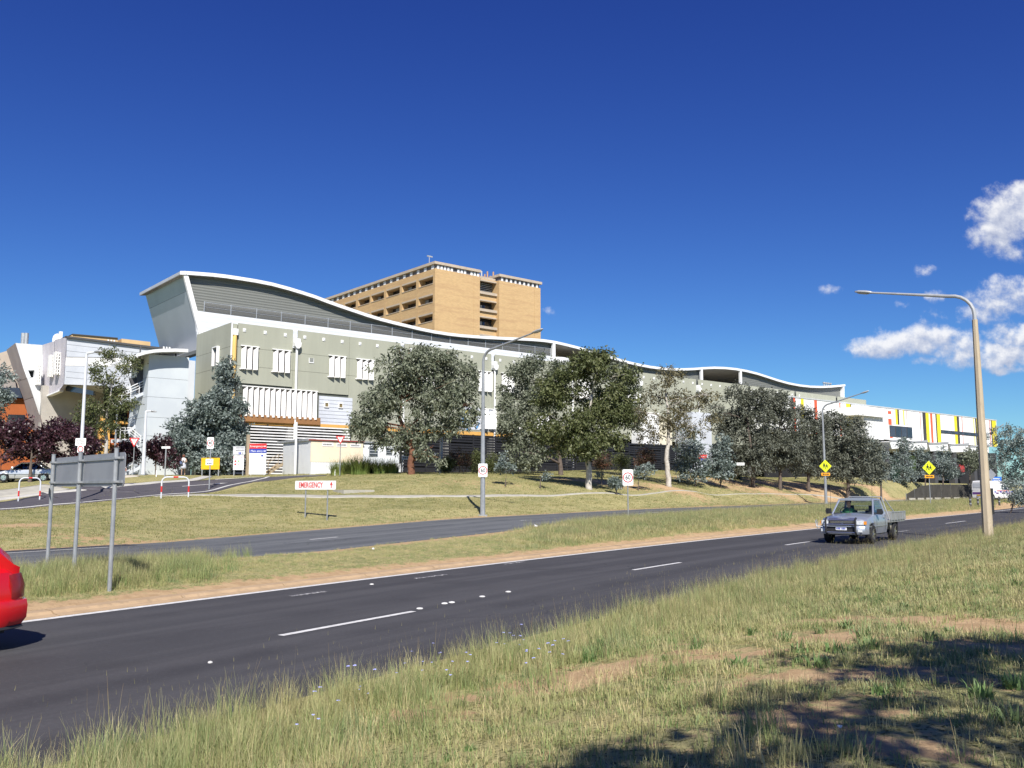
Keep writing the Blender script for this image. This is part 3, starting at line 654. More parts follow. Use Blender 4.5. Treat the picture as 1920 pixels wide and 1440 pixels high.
for i in range(len(RD)-1):
    (d0, z0), (d1, z1) = RD[i], RD[i+1]; g = .012
    MB().add([(d0+g, BR, z0), (d1-g, BR, z1), (d1-g, BR, z1-FT), (d0+g, BR, z0-FT), (d0+g, BR+.055, z0), (d1-g, BR+.055, z1), (d1-g, BR+.055, z1-FT), (d0+g, BR+.055, z0-FT)],
             [(0, 3, 2, 1), (4, 5, 6, 7), (0, 1, 5, 4), (1, 2, 6, 5), (2, 3, 7, 6), (3, 0, 4, 7)]).build('roof_fascia', m_white, hosp)
rings = [[(d, BR+.06, z-FT+.045), (d, BR+12.4, z-FT+.045), (d, BR+12.4, z-FT-.02), (d, BR+.06, z-FT-.02)] for (d, z) in RD]
MB().loft(rings).build('soffit', m_soffit, hosp)
def roofz(d): return float(np.interp(d, [r[0] for r in RD], [r[1] for r in RD]))
def upper_wall(u0, u1, b, mat, slant=0):
    da, db = H.b(u0, 640, b)[0], H.b(u1, 700, b)[0]; n = max(2, int((db-da)/1.5)); ds = np.linspace(da, db, n+1)
    vv = []
    for i, d in enumerate(ds):
        zt = roofz(d)-FT; zb = ZT-2 if d > dcol+2 else zW-.4
        dd = d-slant*max(0, (zt-zW)) if i == 0 and slant else d
        vv += [(dd, b, zt), (d, b, zb)]
    fs = [(2*i, 2*i+1, 2*i+3, 2*i+2) for i in range(n)]
    m = len(vv); vv += [(x, y+.25, z) for (x, y, z) in vv]; fs += [tuple(m+k for k in reversed(f)) for f in fs]
    fs += [(0, 1, m+1, m), (2*n, 2*n+1, m+2*n+1, m+2*n)]
    MB().add(vv, fs).build('upper_wall', mat, hosp)
upper_wall(363, 1037, BW+.35, m_corr, .22); upper_wall(1158, 1312, BW+.35, m_corr); upper_wall(1386, 1578, BW+.35, m_corr)
upper_wall(1037, 1160, BW+9, m_soffit); upper_wall(1310, 1388, BW+9, m_soffit)
for u in (1036, 1312, 1385):
    d = H.b(u, 660, BW)[0]; MB().box(d-.22, d+.22, BW-.35, BW-.02, ZT-1, roofz(d)-FT).build('roof_column', m_white, hosp)
d = H.b(1581, 725, BR+.2)[0]; MB().prism([(d-.35, ZT-.6), (d-.05, ZT-.6), (d+.25, roofz(d)-FT), (d-.25, roofz(d)-FT)], BR+.1, BR+9, 'y').build('end_fin', m_white, hosp)
# rail on the white block
dr = dWl+1.0
zr = zW+1.0
MB().box(dr, dcol, BW+.02, BW+.05, zr-.03, zr+.02).box(dr, dcol, BW+.02, BW+.05, zW+.5, zW+.53).build('rail', m_steel, hosp)
while dr < dcol: MB().box(dr-.04, dr+.04, BW-.01, BW+.06, zW, zr+.06).build('rail_post', m_steel, hosp); dr += 2.75
MB().box(dcol+4, DE-2, BW+.02, BW+.05, ZT+1.15, ZT+1.19).build('rail', m_steel, hosp)
# mesh infill of the rail
m = bpy.data.materials.new('rail_mesh'); m.use_nodes = True; b = NB(m.node_tree); bs = m.node_tree.nodes['Principled BSDF']
vec = b.n('ShaderNodeTexCoord').outputs['Object']; sp = b.n('ShaderNodeSeparateXYZ', i_0=vec)
bs.inputs['Base Color'].default_value = (.16, .16, .155, 1); bs.inputs['Alpha'].default_value = .35
m_mesh = m
MB().box(dWl+1, dcol, BW+.03, BW+.04, zW+.05, zr-.05).build('rail_infill', m_mesh, hosp)
# leaning end wall below the roof tip
p1 = H.b(346, 515, BR+.3); p2 = H.b(376, 655, BR+1.2)
BE = BR+12.2
m_endg = M('end_panel_satin', (0.37, 0.40, 0.46), (0.33, 0.36, 0.42), scale=.25, rough=.28, metal=.25, spec=.7)
def q4(a, c, k): return (a[0]+(c[0]-a[0])*k, a[1]+(c[1]-a[1])*k)
def endpiece(k0, k1, mat, off=0.0, b0=BR+.45, b1=BE):
    a, c = q4(p1, p2, k0), q4(p1, p2, k1)
    MB().add([(a[0]-off, b0, a[1]), (a[0]-off, b1, a[1]), (c[0]-off, b1, c[1]), (c[0]-off, b0, c[1]), (a[0]+.25, b0, a[1]), (a[0]+.25, b1, a[1]), (c[0]+.25, b1, c[1]), (c[0]+.25, b0, c[1])],
             [(0, 1, 2, 3), (4, 7, 6, 5), (0, 4, 5, 1), (1, 5, 6, 2), (2, 6, 7, 3), (3, 7, 4, 0)]).build('end_panel', mat, hosp)
endpiece(0.0, .21, M('end_panel_glazed', (.24, .29, .34), scale=.4, rough=.25, spec=.7)); endpiece(.213, 1.0, m_endg)
a, c = p1, p2
MB().add([(a[0]-.18, BR+.1, a[1]), (a[0]+.28, BR+.1, a[1]), (c[0]+.28, BR+.1, c[1]), (c[0]-.18, BR+.1, c[1]), (a[0]-.18, BR+.44, a[1]), (a[0]+.28, BR+.44, a[1]), (c[0]+.28, BR+.44, c[1]), (c[0]-.18, BR+.44, c[1])],
         [(0, 3, 2, 1), (4, 5, 6, 7), (0, 1, 5, 4), (1, 2, 6, 5), (2, 3, 7, 6), (3, 0, 4, 7)]).build('end_fin', m_white, hosp)
MB().box(c[0]-.2, c[0]+.5, BR+.1, BE, c[1]-.35, c[1]).build('end_sill', M('sill_dark', (.12, .13, .13), scale=1), hosp)
# white lobby box below, beside the stair tower
MB().box(-1.0+H.b(352, 690, 8.7)[0], -.1, 8.7, 14, 0, H.b(360, 676, 8.7)[1]).build('white_lobby', m_wclad, hosp)
# end wall sun shade box
bq, zq = H.d(406, 668, -.1)
t = MB().box(-.35, -.07, bq-.6, bq-.5, zq-.9, zq+.9).box(-.35, -.07, bq+.5, bq+.6, zq-.9, zq+.9).box(-.35, -.07, bq-.5, bq+.5, zq+.8, zq+.9).build('sun_shade', m_blade, hosp)
MB().box(-.09, -.075, bq-.5, bq+.5, zq-.9, zq+.8).build('pane', m_glass, t)
# rooftop vents near the far tip
for k in range(4):
    d = H.b(1545+k*4, 720, BR+5)[0]; z = roofz(d); MB().cyl((d, BR+5, z-.1), (d, BR+5, z+.7), .12, 8).cyl((d, BR+5, z+.7), (d, BR+5, z+.95), .25, 8).build('roof_vent', m_steel, hosp)
# ======== white building with coloured stripes
SB = Frame(*H.world(0, -5, 0)[:2], 2.0)
sb = SB.root('striped_building', 'white building with vertical yellow, black and red stripes behind the crossing signs', 'building')
zt = SB.b(1668, 766, 0)[1]; z0 = SB.b(1668, 824, 0)[1]
dA, dB = SB.b(1465, 760, 0)[0], SB.b(1868, 790, 0)[0]
m_sw = M('panel_white', (0.83, 0.83, 0.81), (0.79, 0.79, 0.77), scale=.5, rough=.5)
nP = 22
for k in range(nP):
    a, c = dA+(dB-dA)*k/nP, dA+(dB-dA)*(k+1)/nP; MB().box(a+.01, c-.01, 0, .3, z0, zt).build('wall_panel', m_sw, sb)
MB().box(dA, dB, .31, 18, z0+.1, zt-.15).build('building_core', m_sw, sb)
MB().box(dA-.1, dB+.1, -.08, .35, zt, zt+.18).build('roof_edge', M('roof_edge_grey', (.5, .52, .53), scale=1), sb)
cc = {'y': M('stripe_yellow', (.80, .68, .03), scale=2, rough=.5), 'k': M('stripe_charcoal', (.055, .05, .05), scale=2, rough=.5), 'r': M('stripe_red', (.75, .12, .05), scale=2, rough=.5), 'p': M('stripe_pink', (.72, .30, .26), scale=2, rough=.5)}
def stripe(u0, u1, c, f0=0.0, f1=1.0, off=.03):
    a, d_ = SB.b(u0, 790, 0)[0], SB.b(u1, 790, 0)[0]; MB().box(a, d_, -off, -.002, z0+(zt-z0)*(1-f1)+.02, z0+(zt-z0)*(1-f0)-.02).build('stripe', cc[c], sb)
for s_ in [(1484, 1489, 'k'), (1489, 1492, 'r'), (1528, 1533, 'r'), (1503, 1508, 'y'), (1575, 1577, 'r'), (1587.5, 1595.3, 'y'), (1595.5, 1597.3, 'k'), (1665.5, 1671.5, 'r', 0.08, .18), (1665.5, 1671.5, 'r', .33, .53), (1667, 1672, 'r', .9, .96),
           (1679.5, 1683, 'y', 0, .5), (1683.1, 1686, 'k', 0, .5), (1694, 1695.8, 'y', 0, .5), (1700, 1701, 'p', 0, .5), (1725, 1726.3, 'p'), (1730, 1735.8, 'k'), (1736, 1741.5, 'y'), (1744.5, 1748.3, 'r'),
           (1754.3, 1756.3, 'k'), (1756.5, 1763, 'y'), (1789, 1793.8, 'y'), (1794, 1798, 'k'), (1803, 1804.5, 'p'), (1825, 1826.3, 'y'), (1828.3, 1830.6, 'k'), (1830.8, 1837.5, 'y'), (1854.5, 1856, 'p'), (1857.6, 1859, 'k'), (1859.2, 1867, 'y')]: stripe(*s_)
def swin(u0, u1, v0, v1, n, um):
    a, zz1 = SB.b(u0, v0, 0); c, _ = SB.b(u1, v0, 0); zz0 = SB.b(u0, v1, 0)[1]
    f = MB().box(a, c, -.05, -.001, zz0, zz1).build('window', cc['k'], sb)
    for k in range(n): MB().box(a+(c-a)*(k+.06)/n, a+(c-a)*(k+.94)/n, -.07, -.052, zz0+.12, zz1-.12).build('pane', m_glass if k % 2 else M('pane_tinted', (.05, .06, .08), scale=1, rough=.15), f)
swin(1667.3, 1709.5, 797.5, 819, 4, 0); swin(1763.5, 1849, 806, 812.5, 14, 0)
# hooded ribbed box at its left
a, c = SB.b(1608, 790, -3)[0], SB.b(1664, 790, -3)[0]; zz1 = SB.b(1640, 766, -3)[1]; zz2 = SB.b(1640, 781, -3)[1]
f = MB().box(a, c, -3, -.01, zz2, zz1).build('hood', m_sw, sb); a2 = SB.b(1620, 790, -2.4)[0]
MB().box(a2, c-.3, -2.4, -.01, z0-.4, zz2-.02).build('bay_wall', ribbed('bay_ribs', (.78, .78, .76), .5, 'x', .6), sb)
# canopy pieces and colonnade
ul = [1668, 1700, 1741, 1780, 1818, 1856]
for i in range(len(ul)-1):
    a, zc = SB.b(ul[i], 826+i*2.6, -4); c, _ = SB.b(ul[i+1]-3, 826, -4)
    MB().prism([(a, zc-.2), (c, zc+.15), (c, zc-1.0), (a+.6, zc-1.3)], -4, 3, 'y').build('canopy', m_sw, sb)
    MB().prism([(a, zc-.18), (c, zc+.17), (c+.25, zc+.55), (a, zc+.02)], -4.1, -3.9, 'y').build('canopy_edge', M('edge_grey', (.35, .36, .37), scale=1), sb)
for u in (1658, 1695, 1748, 1785, 1822, 1860):
    a = SB.b(u, 850, -3.4)[0]; MB().box(a-.55, a+.55, -3.9, -2.9, -.6, z0-1.6).build('column', M('column_charcoal', (.07, .07, .075), scale=1), sb)
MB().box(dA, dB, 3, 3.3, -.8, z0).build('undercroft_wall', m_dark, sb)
for (u, v, w_, h_, col) in [(1683, 880, 4, 3.6, (.02, .16, .10)), (1707, 868, 3.4, 2.6, (.25, .38, .12)), (1762, 868, 3, 1.6, (.35, .42, .55)), (1800, 878, 3, 1.4, (.4, .05, .05)), (1720, 890, 7, 1.2, (.4, .42, .4)), (1770, 895, 8, 1.1, (.6, .62, .64))]:
    a, zc = SB.b(u, v, 2.4); MB().box(a-w_/2, a+w_/2, 2.2, 2.8, max(-.6, zc-h_/2), zc+h_/2).build('undercroft_panel', M('under_%d' % u, col, scale=1), sb)
# ======== tan brick tower behind
TC = pt(816, 490, 155)
Tw = Frame(TC.x, TC.y, 3.0)
tw = Tw.root('brick_tower', 'tall tan brick hospital tower rising behind the wavy white roof', 'tower')
m = bpy.data.materials.new('tan_brick'); m.use_nodes = True; b = NB(m.node_tree); bs = m.node_tree.nodes['Principled BSDF']; bs.inputs['Roughness'].default_value = .9
geo = b.n('ShaderNodeNewGeometry'); vec = b.n('ShaderNodeTexCoord').outputs['Object']; sp = b.n('ShaderNodeSeparateXYZ', i_0=vec)
cb = b.n('ShaderNodeCombineXYZ', i_0=b.math('ADD', sp.outputs[0], sp.outputs[1]), i_1=sp.outputs[2])
bt = b.n('ShaderNodeTexBrick', i_Vector=cb.outputs[0], i_Color1=(.575, .385, .18, 1), i_Color2=(.50, .33, .15, 1), i_Mortar=(.46, .33, .20, 1)); bt.inputs['Scale'].default_value = 1; bt.inputs['Brick Width'].default_value = .48; bt.inputs['Row Height'].default_value = .17; bt.inputs['Mortar Size'].default_value = .018
mp = b.n('ShaderNodeMapping', i_0=cb.outputs[0]); mp.inputs['Scale'].default_value = (.12, 1.1, 1)
col = b.mix(b.math('MULTIPLY', b.sstep(b.noise(1, 6, .65, mp.outputs[0]), .45, .65), .45), bt.outputs[0], (.38, .23, .12, 1)); b.set(bs.inputs['Base Color'], col)
m_brick = m; m_cream = M('concrete_cream', (.48, .40, .31), (.42, .35, .27), scale=.8, rough=.8, dirt=.15)
zt = Tw.b(816, 490, 0)[1]; zbk = zt-1.25
dR1 = Tw.b(900, 510, 0)[0]; dR2 = Tw.b(936, 515, 0)[0]; dR3 = Tw.b(1013.5, 530, 0)[0]
wz = [(Tw.d(812, 528, 0)[1], Tw.d(812, 518, 0)[1]), (Tw.d(812, 562, 0)[1], Tw.d(812, 551, 0)[1]), (Tw.d(812, 598, 0)[1], Tw.d(812, 585, 0)[1])]
fl = (wz[0][0]-wz[2][0])/2; wh = wz[0][1]-wz[0][0]+.28; wz = [(a-.28, c) for a, c in wz]; print('floor', fl, wh, 'widths', dR1, dR2, dR3)
bays = [(Tw.d(a, 520, 0)[0], Tw.d(c, 520, 0)[0]) for (a, c) in [(785.4, 812), (754, 780.5), (725, 750), (697, 720.5), (672.5, 694)]]
bays = [(min(q), max(q)) for q in bays]
stp = bays[1][0]-bays[0][0]
while len(bays) < 11: a, c = bays[-1]; bays.append((a+stp, c+stp))
LB = bays[-1][1]+3
edges = [0]+[e for q in bays for e in q]+[LB]
for i in range(0, len(edges), 2): MB().box(0, .6, edges[i], edges[i+1], -2, zbk).build('wall_pier', m_brick, tw)
nfl = 8
for (a, c) in bays:
    zlast = zbk
    for k in range(nfl):
        w0 = wz[0][0]-k*fl; w1 = w0+wh
        MB().box(0.015, .6, a, c, w1+.28, zlast).build('spandrel', m_brick, tw)
        MB().box(-.02, .6, a, c, w1, w1+.28).build('lintel', m_cream, tw); MB().box(-.06, .3, a, c, w0-.12, w0).build('sill', m_cream, tw)
        if k < 4:
            f = MB().box(1.5, 1.6, a, c, w0-.1, w1+.1).build('window', m_dark, tw); n = 4
            for q in range(n): MB().box(1.44, 1.49, a+(c-a)*(q+.05)/n, a+(c-a)*(q+.95)/n, w0, w1-.1).build('pane', m_blind if random.random() < .35 else m_glass, f)
        MB().box(.6, 1.6, a-.3, a+0, w0-.2, w1+.3).box(.6, 1.6, c, c+.3, w0-.2, w1+.3).box(.6, 1.6, a, c, w1+.0, w1+.3).box(.6, 1.6, a, c, w0-.3, w0-.01).build('reveal', m_brick, tw)
        zlast = w0-.12
    MB().box(0.015, .6, a, c, -2, zlast).build('spandrel', m_brick, tw)
MB().box(.6, dR1, .02, LB, -2, -.5).build('tower_base', m_brick, tw)
# right face
MB().box(.61, 1.6+.1, -.0, .6, -2, zbk).build('wall_pier', m_brick, tw)
MB().box(1.72, dR1-1.4, 0.03, .6, -2, zbk).build('wall_infill', m_brick, tw); MB().box(dR1-1.38, dR1, 0, 2.6, -2, zbk).build('wall_pier', m_brick, tw)
MB().box(dR2, dR2+1.2, 0, 2.6, -2, zbk).build('wall_pier', m_brick, tw); MB().box(dR2+1.22, dR3-1.6, .03, .6, -2, zbk).build('wall_infill', m_brick, tw)
MB().box(dR3-1.58, dR3-.02, 0, 22, -2, zbk).build('wall_pier', m_brick, tw)
MB().box(2, dR3-2, 2.7, LB, -2, zbk-.2).build('tower_core', m_brick, tw)
bz = [(Tw.b(915, 549, 1)[1], Tw.b(915, 529, 1)[1]), (Tw.b(915, 581, 1)[1], Tw.b(915, 566, 1)[1]), (Tw.b(915, 613, 1)[1], Tw.b(915, 597, 1)[1])]
bz = [(a, c) for a, c in bz]+[(bz[2][0]-fl*(k+1), bz[2][1]-fl*(k+1)) for k in range(2)]
zl = zbk
for i, (a, c) in enumerate(bz):
    MB().box(dR1+.01, dR2-.01, .9, 1.3, c, zl).build('spandrel', m_brick, tw)
    MB().box(dR1+.01, dR2-.01, .55, 1.4, a-.5, a).build('balcony_ledge', m_cream, tw)
    MB().box(dR1+.01, dR2-.01, .75, 1.3, c-.02, c+.25).build('lintel', m_cream, tw)
    f = MB().box(dR1+.01, dR2-.01, 2.3, 2.4, a-.5, c+.2).build('window', m_dark, tw)
    if i == 0:
        for k in range(6): MB().box(dR1+.1, dR2-.1, 2.1, 2.2, a+.2+k*.33, a+.3+k*.33).build('louvre', m_steel, f)
    else:
        for q in range(4): MB().box(dR1+.1+(dR2-dR1-.2)*(q+.06)/4, dR1+.1+(dR2-dR1-.2)*(q+.94)/4, 2.22, 2.28, a+.1, c-.5).build('pane', m_blind if q % 3 == 1 else m_glass, f)
    zl = a-.5
MB().box(dR1+.01, dR2-.01, .9, 1.3, -2, zl).build('spandrel', m_brick, tw)
# parapet: clerestory gap with white blocks, cream coping
MB().box(.25, dR1-.2, .25, LB, zbk, zt-.45).build('clerestory', M('clere_dark', (.18, .17, .18), scale=2), tw); MB().box(dR2+.2, dR3-.2, .25, 20, zbk, zt-.45).build('clerestory', MATS['clere_dark'], tw)
for k in range(13):
    if k in (5, 9): continue
    a = .5+k*dR1/13.5; MB().box(a, a+.45, .05, .24, zbk, zt-.55).build('parapet_block', m_white, tw)
for k in range(9): a = dR2+.6+k*(dR3-dR2)/9.5; MB().box(a, a+.4, .05, .24, zbk, zt-.55).build('parapet_block', m_white, tw)
for k in range(26): a = .6+k*LB/27; MB().box(.05, .24, a, a+.7, zbk, zt-.55).build('parapet_block', m_white, tw)
MB().box(-.25, dR1+.1, -.25, LB+.2, zt-.48, zt).build('coping', m_cream, tw); MB().box(dR1+.1, dR2-.1, 1.0, 6, zt-1.5, zt-.8).build('coping', m_cream, tw)
MB().box(dR2-.1, dR3+.2, -.25, 22, zt-.482, zt-.002).build('coping', m_cream, tw)
MB().box(dR1+.05, dR2-.05, 1.05, 1.3, zbk-.02, zt-1.5).build('spandrel', m_brick, tw)
def mast(fr, u, v, b, h, name='antenna', r=.12, parent=tw, base=zt, m_=m_steel):
    d, z = fr.b(u, v, b); mb = MB().cyl((d, b, base-.1), (d, b, base+h), r, 6); mb.box(d-.5, d+.7, b-.08, b+.08, base+h-.25, base+h); return mb.build(name, m_, parent)
mast(Tw, 805, 480, 8, 3.4, r=.06); mast(Tw, 802, 480, 14, 2.9, r=.06)
m_rust = M('chimney_brown', (.45, .28, .16), scale=2)
for (u, h) in ((898, 1.3), (903, 2.2), (909, 1.6), (914, 2.4), (919, 1.4), (925, 2.6), (930, 1.5), (933, 1.8)):
    d, z = Tw.b(u, 500, 6); MB().cyl((d, 6, zt-1), (d, 6, zt+h*.8), .16, 6).build('roof_mast', random.choice([m_rust, m_white, m_steel]), tw)
d, z = Tw.b(910, 500, 8); MB().box(d-2.5, d+2.5, 7, 11, zt-1, zt+1.1).build('plant_room', m_brick, tw)
d, z = Tw.b(962, 500, 8); MB().box(d-1, d+1, 7, 9, zt-.2, zt+.75).build('roof_unit', m_steel, tw)
# ======== stair block and screens along the wing
a, zc = H.b(1298, 800, -3); c, _ = H.b(1334, 800, -3)
for k in range(4): zz = -.5+k*2.4; MB().box(a, c, -3, 0, zz, zz+2.38).build('stair_core_panel', m_wclad, hosp)
a, zc = H.b(1205, 772, -2); c, _ = H.b(1236, 800, -2); z_lo = H.b(1205, 832, -2)[1]
MB().box(a, c, -2, -.02, z_lo, zc).build('projecting_bay', m_white, hosp)
a2 = c+.6; MB().box(a2, a2+2.6, -1.4, -.02, z_lo, zc-.4).build('projecting_bay', M('bay_cream', (.74, .68, .52), scale=.8), hosp)
m_slat = M('slat_white', (.80, .80, .80), scale=2, rough=.4); m_slatd = M('slat_black', (.022, .022, .026), scale=2, rough=.4)
scr = empty('louvre_screen', tuple(H.world(0, 0, 0)), TH, 'long screen of white horizontal slats below the sun shades, behind the white shed', 'screen')
bS = -1.3
for (u0, u1, v0) in ((363, 553, 794), (556, 657, 798)):
    a, zt_ = H.b(u0, v0, bS); c, zt2 = H.b(u1, v0, bS); ztp = H.b((u0+u1)/2, v0+3, bS)[1]; zz = ztp
    if u0 < 400:
        while zz > .0:
            aa = a if zz < H.b(370, 848, bS)[1] else H.b(446, 800, bS)[0]
            MB().box(aa, c, bS, bS+.03, zz-.12, zz).build('slat', m_slat, scr); zz -= .265
    else:
        while zz > .0: MB().box(a, c, bS, bS+.03, zz-.12, zz).build('slat', m_slat, scr); zz -= .265
for u in (363, 400, 446, 500, 555, 606, 656): a = H.b(u, 850, bS+.1)[0]; MB().box(a-.06, a+.06, bS+.04, bS+.14, -.4, ztp if u > 440 else H.b(370, 848, bS)[1]).build('screen_post', m_slatd if u > 363 else m_steel, scr)
MB().box(H.b(365, 860, 0)[0], H.b(446, 860, 0)[0], bS+.9, bS+1.0, -.3, H.b(370, 850, bS)[1]).build('backing', m_dark, scr)
fen = empty('louvred_fence', tuple(H.world(0, 0, 0)), TH, 'black louvred fence of horizontal slats running behind the gum trees', 'fence')
bF = -2.2
a, c = H.b(752, 850, bF)[0], H.b(1297, 850, bF)[0]; ztp = H.b(1000, 822, bF)[1]; n = int((c-a)/2.9)
for k in range(n+1):
    d = a+(c-a)*k/n; MB().box(d-.07, d+.07, bF, bF+.16, -.9, ztp+.1).build('fence_post', m_slatd, fen)
    if k < n:
        zz = ztp-.02
        while zz > -.2: MB().box(d+.075, d+(c-a)/n-.075, bF+.03, bF+.07, zz-.20, zz).build('slat', m_slatd, fen); zz -= .27 if (k*7+int(zz*4)) % 5 else .36
# grey post in front of the fence
P_ = atY(827, 74); MB().cyl((0, 0, -.2), (0, 0, 3.7), .13, 10).build('steel_post', tag and m_steel, None, smooth=True, loc=P_)
tag(bpy.data.objects['steel_post'], 'tall grey steel post standing before the black fence left of the red tipped shrub', 'post')
# ======== left complex: angular white wing
L = Frame(C0.x, C0.y, 3.0)
bA = L.loc(125, 632, 88).y
wing = L.root('angular_wing', 'angular white clad hospital wing with slanted fin and ladder like sun shades at left', 'building')
def poly_px(fr, pts, b, depth, name, mat, parent):
    P = [fr.b(u, v, b) for (u, v) in pts]; return MB().prism(P, b, b+depth, 'y').build(name, mat, parent)
poly_px(L, [(125, 633), (352, 661), (352, 672), (125, 669)], bA, 12, 'wing_front', m_wclad, wing)
poly_px(L, [(123.6, 670), (352, 673), (352, 690), (121.5, 685.4)], bA, 12, 'white_band', M('band_white', (.82, .81, .79), scale=1), wing)
poly_px(L, [(121.5, 686), (352, 690.5), (352, 738), (245, 737), (190, 723), (119.6, 720.5)], bA, 12, 'wing_front', m_wclad, wing)
d0, zz = L.b(125, 633, bA)
for v_ in (645, 657, 696, 707): poly_px(L, [(124, v_), (352, v_+(661-633)*(915-v_)/(915-633)*1.0), (352, v_+.5+(661-633)*(915-v_)/(915-633)), (124, v_+.5)], bA-.012, .01, 'panel_joint', M('joint_grey', (.25, .26, .28), scale=1), wing)
poly_px(L, [(124, 629.5), (352, 657), (352, 661), (125, 633)], bA-.25, 12, 'gutter', M('gutter_dark', (.08, .08, .085), scale=1), wing)
def hull_px(pts, name, mat, parent, fr, thick=(0, .4)):
    """slab from picture points with depths (u, v, Y), given thickness along local (x, y)"""
    P = [fr.loc(*p) for p in pts]; n = len(P); Q = [p+Vector((thick[0], thick[1], 0)) for p in P]
    return MB().add(P+Q, [tuple(range(n)), tuple(range(2*n-1, n-1, -1))]+[(i, n+i, n+(i+1) % n, (i+1) % n) for i in range(n)]).build(name, mat, parent)
Yc = 88.0
m_ribw = ribbed('ribs_lavender', (0.56, 0.53, 0.57), .38, 'y', .6, .5, 0, .4)
def yy_(u): return Yc+(124.5-u)*.115
hull_px([(79, 647, yy_(79)), (102, 639.5, yy_(102)), (102, 735, yy_(102)), (77, 745.5, yy_(79))], 'ribbed_wall', m_ribw, wing, L, (.5, .6))
hull_px([(102.3, 637, yy_(102)-.1), (124.6, 632.5, Yc-.1), (119.2, 720, Yc-.1), (112, 731, Yc), (102.3, 735, yy_(102)-.1)], 'ribbed_wall', m_ribw, wing, L, (.5, .6))
hull_px([(77, 745, yy_(79)), (112, 731, Yc), (111, 733.5, Yc), (77, 748, yy_(79))], 'edge_trim', m_white, wing, L, (.5, .6))
for (u0, u1, v0, v1) in ((67, 78, 682, 721), (91.5, 101, 665, 706), (101.5, 116, 659, 702)):
    q = yy_((u0+u1)/2)-1.0 if u0 > 80 else yy_(79)-2
    A_1, B_1 = L.loc(u0, v1, q), L.loc(u1, v0, q)
    t = MB().box(A_1.x, A_1.x+.12, A_1.y, A_1.y+.8, A_1.z, B_1.z).build('ladder_shade', m_blade, wing)
    for k in range(2): x0_ = A_1.x+(B_1.x-A_1.x)*(.45+.5*k); MB().box(x0_, x0_+.1, A_1.y, A_1.y+.5, A_1.z, B_1.z).build('upright', m_blade, t)
    for k in range(7): z_q = A_1.z+(B_1.z-A_1.z)*(k+.5)/7; MB().box(A_1.x, B_1.x, A_1.y, A_1.y+.06, z_q, z_q+.08).build('rung', m_blade, t)
# leaning fin, lit face pale, edge with its shade put into a darker colour
Yb = 91
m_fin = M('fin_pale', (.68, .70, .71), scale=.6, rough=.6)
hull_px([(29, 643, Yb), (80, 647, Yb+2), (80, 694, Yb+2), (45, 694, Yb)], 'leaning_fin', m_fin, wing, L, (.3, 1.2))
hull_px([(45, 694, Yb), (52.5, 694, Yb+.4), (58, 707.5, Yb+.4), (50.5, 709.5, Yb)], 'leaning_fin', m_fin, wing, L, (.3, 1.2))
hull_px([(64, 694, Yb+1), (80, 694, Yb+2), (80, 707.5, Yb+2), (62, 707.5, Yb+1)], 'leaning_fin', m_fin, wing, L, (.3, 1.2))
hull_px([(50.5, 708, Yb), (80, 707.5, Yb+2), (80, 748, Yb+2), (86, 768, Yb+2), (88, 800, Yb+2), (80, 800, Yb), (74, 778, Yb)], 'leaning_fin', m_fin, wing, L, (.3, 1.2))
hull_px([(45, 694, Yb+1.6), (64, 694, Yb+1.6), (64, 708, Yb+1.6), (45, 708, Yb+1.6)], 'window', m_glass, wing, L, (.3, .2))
m_fin_shade = M('fin_shaded', (.36, .30, .31), (.42, .35, .35), scale=.5, rough=.6)
hull_px([(12, 656, Yb+4), (29, 643, Yb), (45, 694, Yb), (50.5, 709, Yb), (32, 715, Yb+4)], 'fin_edge', m_fin_shade, wing, L, (.15, .3))
hull_px([(32, 716, Yb+4), (50.6, 710, Yb), (63, 744, Yb), (45, 750, Yb+4)], 'fin_edge', m_fin_shade, wing, L, (.15, .3))
hull_px([(45, 751, Yb+4), (63, 745, Yb), (74, 778, Yb), (80, 800, Yb), (60, 806, Yb+4)], 'fin_edge', m_fin_shade, wing, L, (.15, .3))
# under the overhang
MB().box(L.b(78, 760, bA+5)[0], L.b(352, 760, bA+5)[0], bA+5, bA+6, -1, L.b(120, 725, bA+5)[1]).build('recessed_wall', M('recess_beige', (.42, .39, .35), scale=.6), wing)
hull_px([(123, 722, Yc+1), (175, 733, Yc+1), (175, 741, Yc+1), (123, 733, Yc+1)], 'window_strip', m_glass, wing, L, (.3, .4))
hull_px([(91, 748, Yc+8), (109, 748, Yc+8), (109, 758, Yc+8), (91, 758, Yc+8)], 'vent_opening', m_dark, wing, L, (0, -1.5))
m_terra = M('render_terracotta', (.38, .105, .03), (.33, .09, .025), scale=.5, rough=.85, dirt=.1)
org = L.root('terracotta_building', 'low terracotta and ochre coloured entrance building behind the purple leaved trees', 'building')
bO = L.loc(30, 745, 97).y
poly_px(L, [(3, 746), (60, 748), (80, 800), (80, 900), (3, 900)], bO, 4, 'wall', m_terra, org)
poly_px(L, [(15, 777), (47, 778), (47, 806), (15, 804)], bO-.05, .2, 'window', m_glass, org)
poly_px(L, [(4, 727), (44, 727), (48, 746), (2, 745)], bO-.6, 5, 'roof_band', M('roof_navy', (.03, .045, .08), scale=2), org)
poly_px(L, [(150, 820), (275, 824), (275, 900), (150, 900)], bO-9, 1, 'wall', m_terra, org)
poly_px(L, [(244, 764), (256, 767), (256, 790), (244, 788)], bO-10, 1, 'wall', m_terra, org)
poly_px(L, [(196, 738), (262, 744), (262, 826), (196, 826)], bO-8.4, 1, 'void', m_dark, org)
poly_px(L, [(212, 788), (256, 791), (256, 796), (212, 793)], bO-10.3, 1.5, 'balcony_beam', m_orange, org)
poly_px(L, [(219, 742), (233, 749), (256, 762), (256, 767), (232, 753), (219, 747)], bO-10.6, 1, 'sloping_beam', m_orange, org)
